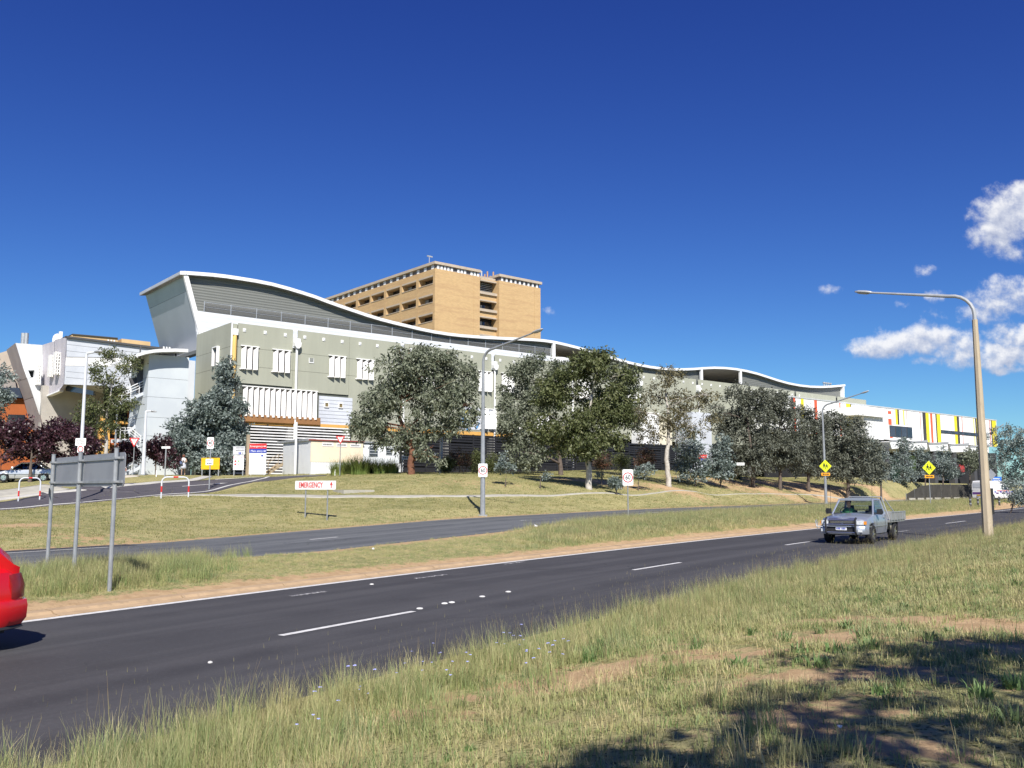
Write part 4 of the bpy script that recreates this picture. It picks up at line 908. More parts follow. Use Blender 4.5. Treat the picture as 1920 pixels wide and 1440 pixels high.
poly_px(L, [(190, 778), (196, 786), (206, 800), (205, 880), (183, 880), (187, 800)], bO-12, .6, 'splayed_pier', m_orange, org)
poly_px(L, [(196, 784), (215, 806), (215, 815), (196, 793)], bO-11.6, .6, 'splayed_pier', m_orange, org)
# beige parts far at left and the tan strip over the wing
tanb = Frame(*L.world(0, 0, 0)[:2], 3.0).root('tan_building', 'tan building showing only its roof line above the angular white wing', 'building')
Lt = L; bT2 = L.loc(200, 640, 130).y
poly_px(L, [(130, 636), (137, 626.5), (221, 634), (221, 660), (130, 660)], bT2, 6, 'parapet', M('tan_render', (.62, .43, .22), scale=.6), tanb)
poly_px(L, [(228, 635), (282, 641), (282, 660), (228, 660)], bT2, 6, 'parapet', MATS['tan_render'], tanb)
poly_px(L, [(136, 625.5), (221, 633), (221, 634.5), (136, 627)], bT2-.2, 6, 'coping', MATS['gutter_dark'], tanb)
poly_px(L, [(-20, 668), (22, 655), (30, 680), (42, 735), (-20, 735)], bT2-25, 3, 'far_wall', M('far_wall_tan', (.50, .42, .34), scale=.4), tanb)
poly_px(L, [(-20, 680), (26, 700), (32, 735), (-20, 735)], bT2-26, .8, 'far_wall', M('far_wall_shade', (.34, .30, .27), scale=.4), tanb)
# flues and dome on the wing roof
for (u, v, h) in ((43, 640, 3.0), (49, 640, 3.2)):
    p = L.loc(u, v, 95); MB().cyl((p.x, p.y, p.z-1.5), (p.x, p.y, p.z+.9), .22, 10).build('flue', m_steel, wing, smooth=True)
p = L.loc(108, 634, 92); MB().loft([[(p.x+r*math.cos(a), p.y+r*math.sin(a), p.z+z) for a in np.linspace(0, 6.283, 14, endpoint=False)] for r, z in ((.5, -1), (.5, -.1), (.42, .2), (.25, .4), (.03, .48))]).build('roof_dome', m_white, wing, smooth=True)
p = L.loc(114, 634, 90); MB().box(p.x-.15, p.x+.15, p.y, p.y+.3, p.z-1, p.z+.7).build('roof_upright', m_white, wing)
for u in (203, 307): 
    p = L.loc(u, 643 if u < 250 else 656, 92)
    for k in range(3): MB().cyl((p.x+k*.3, p.y, p.z-.6), (p.x+k*.3, p.y, p.z+.35), .09, 8).build('roof_floodlight', m_white, wing)
# ======== white stair tower with curved canopy and outside stairs
bT = L.loc(310, 780, 80).y
st = L.root('stair_tower', 'plain white stair tower of stacked panels standing left of the blue grey conifer', 'stair tower')
d0, d1 = L.b(274.5, 780, bT)[0], L.b(350, 780, bT)[0]; zs = [-.3]+[L.b(300, v, bT)[1] for v in (818, 783, 745, 709, 665)]
m_st = M('stair_tower_white', (.56, .60, .62), (.51, .55, .58), scale=.5, rough=.6)
for k in range(5): MB().box(d0, d1, bT, bT+5, zs[k]+.012, zs[k+1]-.012).build('wall_panel', m_st, st)
MB().box(d0+.05, d1-.05, bT+.05, bT+4.9, -.3, zs[-1]-.1).build('core', MATS['gutter_dark'], st)
cv = [(254, 667.5), (262, 661.5), (275, 657.5), (290, 655), (305, 654), (330, 653.5), (353, 654.5)]
P = [L.b(u, v, bT-1.2) for (u, v) in cv]; P += [(x, z-.28) for (x, z) in reversed(P)]
MB().prism(P, bT-1.2, bT+6, 'y').build('curved_canopy', m_white, st)
for u in (263, 300, 330): d = L.b(u, 665, bT+.2)[0]; MB().box(d-.05, d+.05, bT+.2, bT+.3, zs[-1]-1.0 if u < 270 else zs[-1]-.1, zs[-1]+.75).build('canopy_strut', MATS['gutter_dark'], st)
poly_px(L, [(259, 672), (273, 674), (271.5, 740), (257.5, 736)], bT+1.5, .3, 'dark_panel', MATS['gutter_dark'], st)
poly_px(L, [(243, 709), (258, 707), (257, 724), (248, 724)], bT+2, .3, 'dark_panel', MATS['gutter_dark'], st)
xs = empty('outside_stair', tuple(L.world(0, 0, 0)), TH, 'zigzag outside staircase with white railings left of the white stair tower', 'staircase')
def flight(u0, v0, u1, v1, b, name='flight', rail=True):
    (x0, z0_), (x1, z1_) = L.b(u0, v0, b), L.b(u1, v1, b)
    f = MB().prism([(x0, z0_), (x1, z1_), (x1, z1_-.3), (x0, z0_-.3)], b, b+.08, 'y').prism([(x0, z0_), (x1, z1_), (x1, z1_-.3), (x0, z0_-.3)], b+1.2, b+1.28, 'y').build(name, m_wclad, xs)
    n = max(3, int(abs(z1_-z0_)/.19))
    mb = MB()
    for k in range(n): x = x0+(x1-x0)*(k+.5)/n; z = z0_+(z1_-z0_)*(k+.5)/n; mb.box(x-.13, x+.13, b+.08, b+1.2, z-.10, z-.05)
    mb.build('treads', m_steel, f)
    if rail:
        for hgt in (.5, .75, 1.0): MB().tube([(x0, b+.02, z0_+hgt), (x1, b+.02, z1_+hgt)], .03 if hgt < 1 else .045, 6).build('handrail', m_white, f)
        for k in range(4): x = x0+(x1-x0)*k/3; z = z0_+(z1_-z0_)*k/3; MB().cyl((x, b+.02, z-.1), (x, b+.02, z+1.0), .03, 6).build('baluster', m_white, f)
flight(228, 753, 277, 731, bT+1.2); flight(246, 751, 277, 772, bT+3); flight(222, 752, 246, 752, bT+1.6); flight(216, 823, 243, 823, bT+1.2); flight(243, 822, 272, 846, bT+1.2); flight(240, 806, 275, 784, bT+3)
flight(237, 872, 275, 846, bT+3); flight(232, 889, 277, 866, bT+1.2)
# ======== white site shed with cream front
SHP = pt(582, 891, 73.5); SH = Frame(SHP.x, SHP.y, SHP.z)
sh = SH.root('site_shed', 'low cream and white site shed with corrugated end beside the emergency entrance', 'shed')
m_cream2 = M('shed_cream', (.80, .68, .52), (.76, .64, .49), scale=1.2, rough=.7, dirt=.06)
m_corrw = ribbed('corrugated_white', (.74, .76, .78), .24, 'y', .2, .5, 0, .7); m_corrx = ribbed('corrugated_white_front', (.74, .76, .78), .24, 'x', .25, .5, 0, .65)
zt = SH.b(582, 825.5, 0)[1]; dm, de = SH.b(681, 840, 0)[0], SH.b(752, 850, 0)[0]; zm = SH.b(590, 866, 0)[1]; bb = SH.d(530, 870, 0)[0]
zbk_ = SH.d(530, 832.5, 0)[1]
MB().box(0, dm, 0, .1, zm, zt-.02).build('front_wall', m_cream2, sh); MB().box(0, de, .02, .12, -.2, zm-.01).build('skirting', m_corrx, sh)
MB().prism([(0.12, -.2), (bb, -.2), (bb, zt-.02), (0.12, zt-.02)], 0, .1, 'x').build('end_wall', m_corrw, sh)
MB().box(-.1, dm+.05, -.12, bb+.2, zt, zt+.09).build('roof', M('shed_roof_red', (.30, .07, .06), scale=1), sh)
MB().box(-.15, .6, .3, bb+.9, zt-.02, zt+.16).build('roof_flashing', m_steel, sh)
z2 = SH.b(690, 830.5, .3)[1]
MB().box(dm+.06, de, .3, 3, zm, z2).build('annex_wall', M('annex_white', (.78, .82, .84), scale=.8), sh); MB().box(dm+.06, de+.1, .15, 3.2, z2+.002, z2+.12).build('annex_roof', m_steel, sh)
MB().box(.1, de-.1, 2.8, 3.0, -.2, zt-.2).build('back_wall', m_white, sh)
for (u0, u1, v0, v1) in ((693, 707, 837.5, 854.5), (724.5, 734, 840, 851.5)):
    a, zz1 = SH.b(u0, v0, .28); c, zz0 = SH.b(u1, v1, .28); f = MB().box(a-.06, c+.06, .24, .298, zz0-.06, zz1+.06).build('window', m_steel, sh)
    for k in range(6): zq = zz0+(zz1-zz0)*k/6; MB().box(a, c, .20, .238, zq+.02, zq+(zz1-zz0)/6-.03).build('louvre', m_blind if k % 2 else m_glass, f)
m_ink = M('ink_grey', (.12, .12, .13), scale=9)
for (u0, u1, v0) in ((604.5, 625, 829.5), (631, 650.5, 830.5), (657, 676.5, 831.5)):
    a, zz1 = SH.b(u0, v0, 0); c, _ = SH.b(u1, v0, 0); zz0 = zz1-.32; f = MB().box(a, c, -.03, -.002, zz0, zz1).build('small_sign', m_white, sh)
    x = a+.08
    while x < c-.15: w_ = random.uniform(.04, .10); MB().box(x, x+w_, -.036, -.031, zz0+.10, zz0+.22).build('lettering', m_ink, f); x += w_+.035
p0 = SH.d(546, 870, -.03)
MB().box(-.03, -.002, p0[0]-.9, p0[0]-.05, -.1, 2.05).build('door', M('door_white', (.7, .72, .73), scale=2), sh)
MB().box(-.05, -.03, p0[0]-.8, p0[0]-.7, .95, 1.0).build('door_handle', m_steel, sh)
wp = SH.d(553.5, 880, -.9)
MB().cyl((-.9, wp[0], -.3), (-.9, wp[0], 4.4), .10, 10).build('white_post', m_white, None, smooth=True)
o = bpy.data.objects['white_post']; o.location = SHP; o.rotation_euler = (0, 0, TH); tag(o, 'slim white post standing before the corrugated end of the site shed', 'post')
stp = empty('wooden_steps', atY(520, 75.5), TH, 'small wooden steps with handrail at the back door of the site shed', 'steps')
m_wood = M('timber_grey', (.40, .32, .22), (.30, .24, .17), scale=3, stretch=(1, 1, .2), rough=.9)
for k in range(4): MB().box(-.9+k*.32, -.58+k*.32, 0, .9, k*.19+.10, k*.19+.15).build('tread', m_wood, stp)
for y in (0, .86): MB().prism([(-.95, 0), (-.75, 0), (.5, .78), (.5, .95), (.3, .95)], y, y+.05, 'y').build('stringer', m_wood, stp); MB().tube([(-.85, y, .1), (-.85, y, 1.0), (.45, y, 1.75), (.45, y, .8)], .03, 6).build('handrail', m_wood, stp)
# ------------------------------------------------------------------ trees
def leaf_mat(name, c1, c2, c3, rough=.55, trans=.18, spec=.35):
    m = bpy.data.materials.new(name); m.use_nodes = True; b = NB(m.node_tree); bs = m.node_tree.nodes['Principled BSDF']
    bs.inputs['Roughness'].default_value = rough; bs.inputs['Specular IOR Level'].default_value = spec
    f = b.n('ShaderNodeAttribute', attribute_name='rnd').outputs['Fac']
    c = b.ramp(f, [(0, c1), (.5, c2), (1, c3)]); b.set(bs.inputs['Base Color'], c)
    tr = b.n('ShaderNodeBsdfTranslucent', i_Color=c); ms = b.n('ShaderNodeMixShader', i_0=trans, i_1=bs.outputs[0], i_2=tr.outputs[0])
    m.node_tree.links.new(ms.outputs[0], m.node_tree.nodes['Material Output'].inputs[0]); return m
lf_grey = leaf_mat('leaf_grey_gum', (.085, .102, .062), (.165, .185, .125), (.31, .33, .245))
lf_blue = leaf_mat('leaf_blue_grey', (.095, .125, .105), (.18, .22, .20), (.35, .40, .38))
lf_green = leaf_mat('leaf_olive_green', (.052, .064, .022), (.098, .118, .042), (.18, .185, .085))
lf_brown = leaf_mat('leaf_bronze', (.075, .068, .032), (.135, .12, .060), (.22, .195, .11))
lf_dark = leaf_mat('leaf_dark_wattle', (.065, .070, .048), (.12, .128, .095), (.22, .235, .19))
lf_purple = leaf_mat('leaf_purple', (.022, .009, .012), (.050, .018, .026), (.10, .045, .055), .4, .1, .5)
lf_bottle = leaf_mat('leaf_bottlebrush', (.05, .055, .03), (.11, .075, .045), (.24, .09, .06))
bk_white = M('bark_white', (.52, .49, .44), (.38, .34, .29), scale=5, rough=.85, bump=.4, dirt=.35)
bk_red = M('bark_red', (.20, .09, .05), (.13, .055, .035), scale=6, rough=.9, bump=.7, dirt=.4)
bk_grey = M('bark_grey', (.14, .11, .09), (.09, .07, .06), scale=6, rough=.9, bump=.6)
def leaves_mesh(name, C, n, leaf, mat, seed, droop=.6, spray=.42, per=14, shell=.45, flat=1.0, gap=-.30):
    """C: array of ellipsoids (x, y, z, rx, ry, rz); leaf-sized quads gathered in sprays spread through each volume"""
    r = np.random.default_rng(seed); C = np.asarray(C, float); vol = (C[:, 3]*C[:, 4]*C[:, 5])**.78; pr = vol/vol.sum()
    ns = max(8, int(n/per)); idx = r.choice(len(C), ns, p=pr); d = r.normal(size=(ns, 3)); d /= np.linalg.norm(d, axis=1)[:, None]
    rad = r.random(ns)**shell; sc = C[idx, :3]+d*rad[:, None]*C[idx, 3:]
    fq = 2.6 if vol.sum() > 6 else 4.5
    wx = sc[:, 0]+.35*np.sin(sc[:, 2]*1.7+seed); wz = sc[:, 2]+.35*np.sin(sc[:, 0]*1.3+seed)
    nz = np.sin(wx*fq+seed)*np.sin(sc[:, 1]*fq*.9+seed*2)+np.sin(wz*fq*1.15+seed*3)*np.sin((wx+sc[:, 1])*fq*.6+1.0)+.5*np.sin((wx-wz)*fq*.45+seed)
    keep = nz > gap; sc = sc[keep]; d = d[keep]; ns = len(sc)
    m = np.repeat(np.arange(ns), per); N = len(m)
    axis = d*.8+r.normal(size=(ns, 3))*.5; axis[:, 2] = axis[:, 2]*.6-droop*.6; axis /= np.linalg.norm(axis, axis=1)[:, None]
    al = r.random(N)*spray; P = sc[m]+axis[m]*al[:, None]+r.normal(size=(N, 3))*spray*.33*np.array([1, 1, flat])
    dr = axis[m]*.6+r.normal(size=(N, 3))*.75; dr[:, 2] -= droop*.7; dr /= np.linalg.norm(dr, axis=1)[:, None]
    up = r.normal(size=(N, 3)); sd = np.cross(dr, up); sd /= np.linalg.norm(sd, axis=1)[:, None]+1e-9
    Ls = leaf[0]*r.uniform(.6, 1.3, N)[:, None]; Ws = leaf[1]*r.uniform(.7, 1.3, N)[:, None]
    v0 = P; v1 = P+dr*Ls*.45+sd*Ws; v2 = P+dr*Ls; v3 = P+dr*Ls*.45-sd*Ws
    V = np.stack([v0, v1, v2, v3], 1).reshape(-1, 3).astype(np.float32)
    me = bpy.data.meshes.new(name); me.vertices.add(len(V)); me.vertices.foreach_set('co', V.ravel())
    me.loops.add(N*4); me.loops.foreach_set('vertex_index', np.arange(N*4, dtype=np.int32)); me.polygons.add(N)
    me.polygons.foreach_set('loop_start', np.arange(0, N*4, 4, dtype=np.int32)); me.polygons.foreach_set('loop_total', np.full(N, 4, np.int32))
    me.materials.append(mat); me.update(calc_edges=True)
    rv = np.clip(np.repeat(r.normal(.46, .22, ns)[m]+r.normal(0, .18, N), 4), 0, 1)
    a = me.attributes.new('rnd', 'FLOAT', 'POINT'); a.data.foreach_set('value', rv.astype(np.float32)); return me
def curve_path(a, c, k, rnd, sag=.12):
    a, c = Vector(a), Vector(c); L_ = (c-a).length; out = []
    off = Vector((rnd.uniform(-1, 1), rnd.uniform(-1, 1), rnd.uniform(.2, 1)))*L_*sag
    for i in range(k+1): f = i/k; out.append(a.lerp(c, f)+off*math.sin(f*math.pi)+Vector((rnd.uniform(-1, 1), rnd.uniform(-1, 1), 0))*L_*.02)
    return out
def tree(name, label, cat, base, trunk, clusters, leafm, bark, n, r0=.22, leaf=(.30, .055), group=None, seed=1, droop=.6, spray=.42, depthf=.9, per=14, tops=None, shell=.45, world_c=None, sub=3):
    rnd = random.Random(seed)
    if world_c is None:
        B0 = atY(base[0], base[2]); Y = base[2]
        root = empty(name, B0, 0, label, cat, group)
        def W(u, v, dy=0): p = pt(u, v, Y+dy); return p-B0
        C = []
        for (u, v, ru, rv) in clusters:
            m_ = Y/FPX; dy = rnd.uniform(-.45, .45)*ru*m_*1.3; p = W(u, v, dy); C.append((p.x, p.y, p.z, ru*m_, (ru+rv)/2*m_*depthf, rv*m_))
        tp = [Vector((0, 0, -.3))]+[W(u, v) for (u, v) in trunk]
    else:
        B0 = Vector(base); root = empty(name, B0, 0, label, cat, group); C = world_c; tp = [Vector((0, 0, -.3))]+[Vector(t) for t in trunk]
    me = leaves_mesh('crown', C, n, leaf, leafm, seed, droop, spray, per, shell); link('crown', me, root)
    L_ = [0]
    for i in range(1, len(tp)): L_.append(L_[-1]+(tp[i]-tp[i-1]).length)
    # refine the trunk
    tq = []
    for i in range(len(tp)-1):
        for k in range(3): tq.append(tp[i].lerp(tp[i+1], k/3)+Vector((rnd.uniform(-1, 1), rnd.uniform(-1, 1), 0))*r0*.18)
    tq.append(tp[-1]); nT = len(tq); rr = [r0*(1.35 if i == 0 else 1)*(1-.68*i/(nT-1)) for i in range(nT)]
    MB().tube(tq, rr, 9).build('trunk', bark, root, smooth='full', recalc=False)
    mb = MB(); 
    for c in C:
        cc_ = Vector(c[:3]); low = cc_.z-.25*max(c[5], .3)
        cand = [i for i in range(1, nT) if tq[i].z < low]; i0 = min(cand, key=lambda i: (tq[i]-cc_).length) if cand else min(1, nT-1)
        ri = rr[i0]*.55; pth = curve_path(tq[i0], cc_, 5, rnd); mb.tube(pth, [ri*(1-.7*k/5) for k in range(6)], 6)
        for q in range(sub):
            e = cc_+Vector((rnd.uniform(-1, 1)*c[3], rnd.uniform(-1, 1)*c[4], rnd.uniform(-.3, 1)*c[5]))*.85
            s0 = pth[rnd.choice([2, 3, 4])]; mb.tube(curve_path(s0, e, 4, rnd, .08), [ri*.38*(1-.8*k/4) for k in range(5)], 5)
    mb.build('branches', bark, root, smooth='full', recalc=False)
    return root
G_B = 'gum trees on the grass bank'
tree('gum_tree', 'large rounded grey green gum with a red brown trunk right of the site shed', 'tree', (770, 889, 68), [(771, 872), (773, 850), (768, 826), (757, 800), (748, 780), (752, 750)],
     [(790, 682, 58, 36), (735, 705, 48, 38), (850, 708, 46, 42), (800, 742, 70, 38), (716, 758, 42, 42), (868, 762, 34, 42), (693, 800, 36, 24), (735, 822, 46, 22), (790, 805, 38, 26), (845, 800, 32, 20), (800, 850, 22, 22), (770, 655, 32, 15), (832, 668, 26, 15), (822, 858, 12, 14), (672, 790, 14, 20)],
     lf_grey, bk_red, 40000, .30, (.30, .06), G_B, 11, .75)
tree('gum_tree', 'dark grey leaved gum behind and left of the green gum with the white forked trunk', 'tree', (1052, 893, 80), [(1050, 870), (1045, 830), (1030, 780)],
     [(985, 702, 36, 30), (1008, 682, 32, 18), (966, 748, 32, 38), (962, 802, 28, 40), (985, 850, 34, 28), (1040, 705, 30, 28), (1010, 760, 35, 35), (1155, 695, 26, 22), (1172, 735, 26, 30), (1188, 775, 18, 30), (1050, 690, 20, 15)],
     lf_grey, bk_grey, 34000, .25, (.30, .06), G_B, 12, .5)
tree('gum_tree', 'olive green gum with a white forked trunk in the middle of the bank', 'tree', (1105, 915, 66), [(1104, 895), (1103, 870), (1104, 840), (1102, 800), (1106, 770), (1110, 740)],
     [(1112, 682, 44, 26), (1040, 735, 44, 30), (1150, 745, 46, 28), (1100, 735, 36, 26), (1085, 792, 38, 24), (1035, 802, 44, 28), (1100, 832, 46, 26), (1145, 818, 32, 24), (1028, 838, 30, 18), (1180, 700, 20, 16), (1125, 775, 44, 18), (1140, 668, 18, 12), (1065, 700, 26, 16), (1165, 780, 22, 20)],
     lf_green, bk_white, 46000, .26, (.26, .055), G_B, 13, .55, .36, 1.1)
tree('gum_tree', 'thin bronze leaved gum with spreading bare white limbs and white trunk', 'tree', (1255, 911, 74), [(1252, 885), (1250, 862), (1252, 835), (1254, 800), (1252, 765), (1248, 735)],
     [(1258, 708, 36, 20), (1230, 742, 32, 20), (1290, 748, 34, 22), (1335, 772, 32, 20), (1202, 775, 24, 18), (1255, 785, 40, 22), (1305, 798, 24, 20), (1215, 815, 20, 14), (1328, 742, 20, 13), (1275, 820, 18, 14)],
     lf_brown, bk_white, 11000, .24, (.24, .045), G_B, 14, .55, .4, sub=5)
tree('wattle_tree', 'small dense blue grey wattle under the right limb of the thin white gum', 'tree', (1303, 907, 80), [(1303, 895), (1300, 870), (1296, 830)], [(1292, 818, 17, 18), (1293, 845, 26, 18), (1298, 872, 32, 18), (1300, 890, 28, 10)], lf_blue, bk_grey, 7000, .10, (.26, .06), 'young wattles on the bank', 15, .3, .35)
tree('wattle_tree', 'small dark young wattle with a thin stem in front of the dark trees', 'tree', (1351, 912, 82), [(1351, 900), (1350, 880), (1350, 850)], [(1352, 835, 16, 18), (1350, 862, 22, 20), (1351, 884, 24, 14)], lf_blue, bk_grey, 4500, .08, (.26, .06), 'young wattles on the bank', 16, .3, .35)
G_D = 'dark trees at the right end of the bank'
tree('she_oak', 'tall dark tree with brownish top, leftmost of the dark trees at the right', 'tree', (1412, 908, 88), [(1412, 890), (1412, 860), (1405, 820), (1400, 780)], [(1382, 748, 30, 20), (1405, 785, 46, 34), (1368, 800, 30, 30), (1412, 835, 44, 28), (1390, 730, 22, 12), (1375, 860, 30, 22), (1420, 740, 24, 16), (1400, 868, 40, 20), (1340, 775, 16, 18)], lf_dark, bk_grey, 26000, .22, (.26, .06), G_D, 17)
tree('she_oak', 'dark dense tree with a bare lower trunk, second of the dark trees', 'tree', (1463, 912, 91), [(1463, 890), (1463, 865), (1460, 830), (1462, 790)], [(1452, 762, 36, 26), (1475, 798, 40, 34), (1442, 828, 38, 30), (1482, 845, 32, 22), (1455, 745, 22, 12), (1440, 868, 30, 14), (1490, 872, 24, 14)], lf_dark, bk_grey, 23000, .20, (.26, .06), G_D, 18)
tree('she_oak', 'dark tree just left of the street lamp with the school crossing sign', 'tree', (1516, 913, 94), [(1516, 890), (1515, 860), (1512, 820)], [(1502, 785, 30, 26), (1528, 790, 24, 20), (1520, 825, 34, 30), (1508, 862, 34, 22), (1530, 880, 22, 14), (1540, 808, 16, 24)], lf_dark, bk_grey, 19000, .18, (.26, .06), G_D, 19)
tree('she_oak', 'broad dark grey tree whose branches touch the ground right of the crossing sign lamp', 'tree', (1590, 915, 97), [(1590, 900), (1590, 870), (1585, 830)], [(1562, 795, 32, 24), (1580, 822, 44, 32), (1560, 858, 42, 34), (1622, 850, 36, 32), (1600, 885, 48, 20), (1642, 880, 24, 24), (1600, 800, 24, 18)], lf_dark, bk_grey, 32000, .22, (.27, .065), G_D, 20)
tree('wattle_tree', 'blue grey foliage tree right of the dark trees before the striped wall', 'tree', (1652, 914, 100), [(1652, 890), (1650, 860)], [(1645, 860, 20, 22), (1655, 882, 16, 16), (1630, 835, 16, 14)], lf_blue, bk_grey, 4000, .12, (.27, .065), 'blue grey trees before the striped building', 33, .3)
tree('conifer', 'broad blue grey conifer shaped tree before the left corner of the green building', 'tree', (392, 893, 76), [(392, 880), (395, 850), (405, 780), (420, 700)],
     [(422, 688, 13, 24), (420, 715, 26, 22), (410, 745, 38, 24), (395, 772, 52, 26), (438, 768, 22, 28), (370, 800, 56, 26), (425, 805, 38, 32), (380, 832, 70, 26), (437, 838, 26, 26), (345, 835, 36, 22), (400, 862, 56, 20), (340, 858, 28, 18)],
     lf_blue, bk_grey, 52000, .26, (.28, .075), None, 21, .25, .35, .85)
tree('gum_tree', 'wispy olive gum standing in front of the angular white wing', 'tree', (197, 900, 68), [(198, 880), (197, 860), (200, 830), (196, 800), (205, 760), (210, 720)],
     [(215, 665, 26, 12), (243, 685, 18, 16), (192, 698, 22, 18), (215, 725, 28, 16), (175, 765, 26, 16), (218, 757, 36, 14), (160, 790, 20, 18), (200, 795, 28, 16), (180, 835, 20, 18), (225, 800, 14, 14), (240, 755, 18, 10)],
     lf_green, bk_white, 11000, .20, (.22, .045), None, 22, .5, .4)
tree('plum_tree', 'large purple leaved plum tree above the parked silver car', 'tree', (57, 903, 63), [(57, 890), (58, 870), (60, 840)], [(60, 824, 52, 32), (18, 820, 44, 32), (108, 815, 42, 28), (148, 832, 32, 32), (90, 850, 52, 14), (5, 846, 36, 14), (165, 848, 14, 22), (60, 795, 20, 14)], lf_purple, bk_grey, 26000, .16, (.20, .07), 'purple leaved plum trees', 23, .2, .35)
tree('plum_tree', 'small purple plum shrub behind the left give way sign', 'tree', (232, 888, 72), [(232, 875), (233, 860)], [(232, 845, 22, 20), (250, 862, 16, 18), (222, 868, 14, 14)], lf_purple, bk_grey, 7000, .08, (.18, .06), 'purple leaved plum trees', 24, .2, .3)
tree('plum_tree', 'open purple plum shrub at the foot of the white stair tower', 'tree', (292, 888, 72), [(292, 875), (293, 860)], [(286, 838, 14, 20), (298, 850, 20, 18), (308, 832, 10, 14), (318, 860, 16, 16)], lf_purple, bk_grey, 6500, .07, (.18, .06), 'purple leaved plum trees', 25, .2, .3)
tree('conifer', 'grey leaved tree cut by the left edge of the photo', 'tree', (-14, 890, 70), [(-14, 850), (-14, 760)], [(2, 712, 18, 26), (-16, 740, 26, 34), (6, 745, 12, 18), (-10, 800, 30, 30)], lf_blue, bk_grey, 8000, .2, (.26, .06), None, 26, .3)
for (bu, bv, Y, cl, lab, sd) in [(948, 911, 63, [(948, 858, 8, 8), (948, 870, 16, 8), (947, 880, 19, 7)], 'small silver blue wattle sapling right of the lamp with the 60 sign', 27),
                                 (1013, 913, 64, [(1019, 890, 11, 3.5), (1010, 893, 8, 3)], 'tiny leaning sapling with one tuft of blue leaves', 28), (1156, 911, 66, [(1155, 906, 10, 5), (1150, 903, 6, 5)], 'low blue grey seedling bush just left of the roadside 60 sign', 29),
                                 (1197, 911, 70, [(1208, 879, 13, 8), (1202, 888, 11, 6), (1220, 886, 7, 5)], 'leaning silver sapling right of the roadside 60 sign', 30), (1128, 896, 70, [(1128, 884, 6, 8)], 'slim green sapling behind the white forked trunk', 31)]:
    tree('sapling', lab, 'sapling', (bu, bv, Y), [(bu, bv-8), (bu+1, bv-18)], cl, lf_blue, bk_grey, 1600 if cl[0][3] > 3.6 else 500, .05, (.17, .045), 'young saplings on the bank', sd, .1, .22)
for i, (u, v, ru, rv, Y, lab) in enumerate([(862, 862, 18, 20, 73, 'rounded red tipped bottlebrush shrub before the black fence, left of the lamp'), (893, 866, 12, 20, 74, 'olive shrub directly behind the lamp with the 60 sign'), (926, 870, 12, 16, 75, 'low dark shrub just right of the lamp with the 60 sign'),
                                            (1131, 866, 13, 18, 77, 'reddish shrub right of the white forked trunk'), (1165, 868, 16, 18, 78, 'dark green shrub above the roadside 60 sign'), (1209, 862, 16, 22, 79, 'russet shrub left of the thin white gum'), (1325, 888, 14, 12, 90, 'dark low bush below the red and blue sign'), (1376, 893, 10, 8, 94, 'small dark bush under the leftmost dark tree'),
                                            (838, 872, 10, 12, 72, 'yellowish green shrub left of the red tipped bottlebrush')]):
    tree('shrub', lab, 'shrub', (u, v+rv, Y), [(u, v+5)], [(u, v, ru, rv), (u-ru*.4, v+rv*.3, ru*.6, rv*.6), (u+ru*.4, v-rv*.2, ru*.6, rv*.7)], lf_bottle if i in (0, 3, 5) else lf_green, bk_grey, 4200, .05, (.14, .03), 'shrubs along the black fence', 40+i, -.2, .3)
for i, (bu, Y, cl, n_, lab) in enumerate([(1690, 122, [(1696, 835, 12, 16), (1690, 862, 18, 18), (1692, 890, 26, 18)], 6500, 'slim blue grey young tree between the dark trees and the second crossing sign'),
        (1735, 125, [(1728, 852, 12, 14), (1735, 875, 16, 18)], 3500, 'blue grey young tree just left of the second crossing sign'),
        (1768, 124, [(1768, 848, 14, 12), (1772, 870, 20, 14), (1776, 886, 26, 10)], 6000, 'blue grey tree just right of the second crossing sign'),
        (1818, 126, [(1815, 855, 16, 14), (1825, 868, 20, 18), (1838, 850, 12, 14)], 5500, 'grey tree left of the tall concrete lamp post'),
        (1880, 118, [(1880, 825, 30, 24), (1910, 855, 36, 36), (1862, 862, 20, 26), (1895, 806, 24, 10), (1935, 840, 30, 40), (1900, 895, 40, 20)], 17000, 'large blue grey tree at the right edge behind the white van'),
        (1893, 72, [(1905, 918, 22, 14), (1888, 902, 10, 7), (1925, 930, 22, 16), (1898, 936, 14, 10)], 5500, 'low drooping grey shrub at the right edge beside the near road')]):
    tree('wattle_tree', lab, 'tree', (bu, 915, Y), [(bu, 905), (bu+1, 885)] if Y > 100 else [(bu+6, 945), (bu+10, 930)], cl, lf_blue if i != 3 else lf_grey, bk_grey, n_, .14 if Y > 100 else .08, (.27, .065) if Y > 100 else (.16, .035), 'blue grey trees before the striped building' if Y > 100 else None, 60+i, .3)
# shade trees behind the camera that throw the dappled shadow over the verge
SH_ = [(3.0, 8.2, .9, .45), (4.4, 8.4, 1.0, .5), (5.6, 8.8, 1.0, .6), (6.8, 9.2, 1.0, .8), (2.6, 6.9, .7, .3), (3.7, 7.3, .9, .4), (1.5, 6.2, .5, .3), (2.2, 6.0, .6, .35), (2.8, 5.3, .7, .5), (3.5, 5.8, .6, .5), (.75, 4.9, .5, .3), (1.25, 4.7, .5, .35), (2.1, 4.9, .5, .3), (3.3, 4.7, .8, .4), (4.8, 6.6, .8, .6), (1.0, 3.7, .9, .5), (.6, 5.1, .5, .3), (1.05, 5.15, .5, .3), (.25, 4.6, .5, .35), (4.6, 5.0, .8, .5)]
wc = []
for i, (x, y, rx, ry) in enumerate(SH_):
    zc_ = 6.4+.35*(i % 4); wc.append((x+.15*1.07*zc_-4.9, y-.989*1.07*zc_+3.6, zc_, rx, ry*1.1, .45))
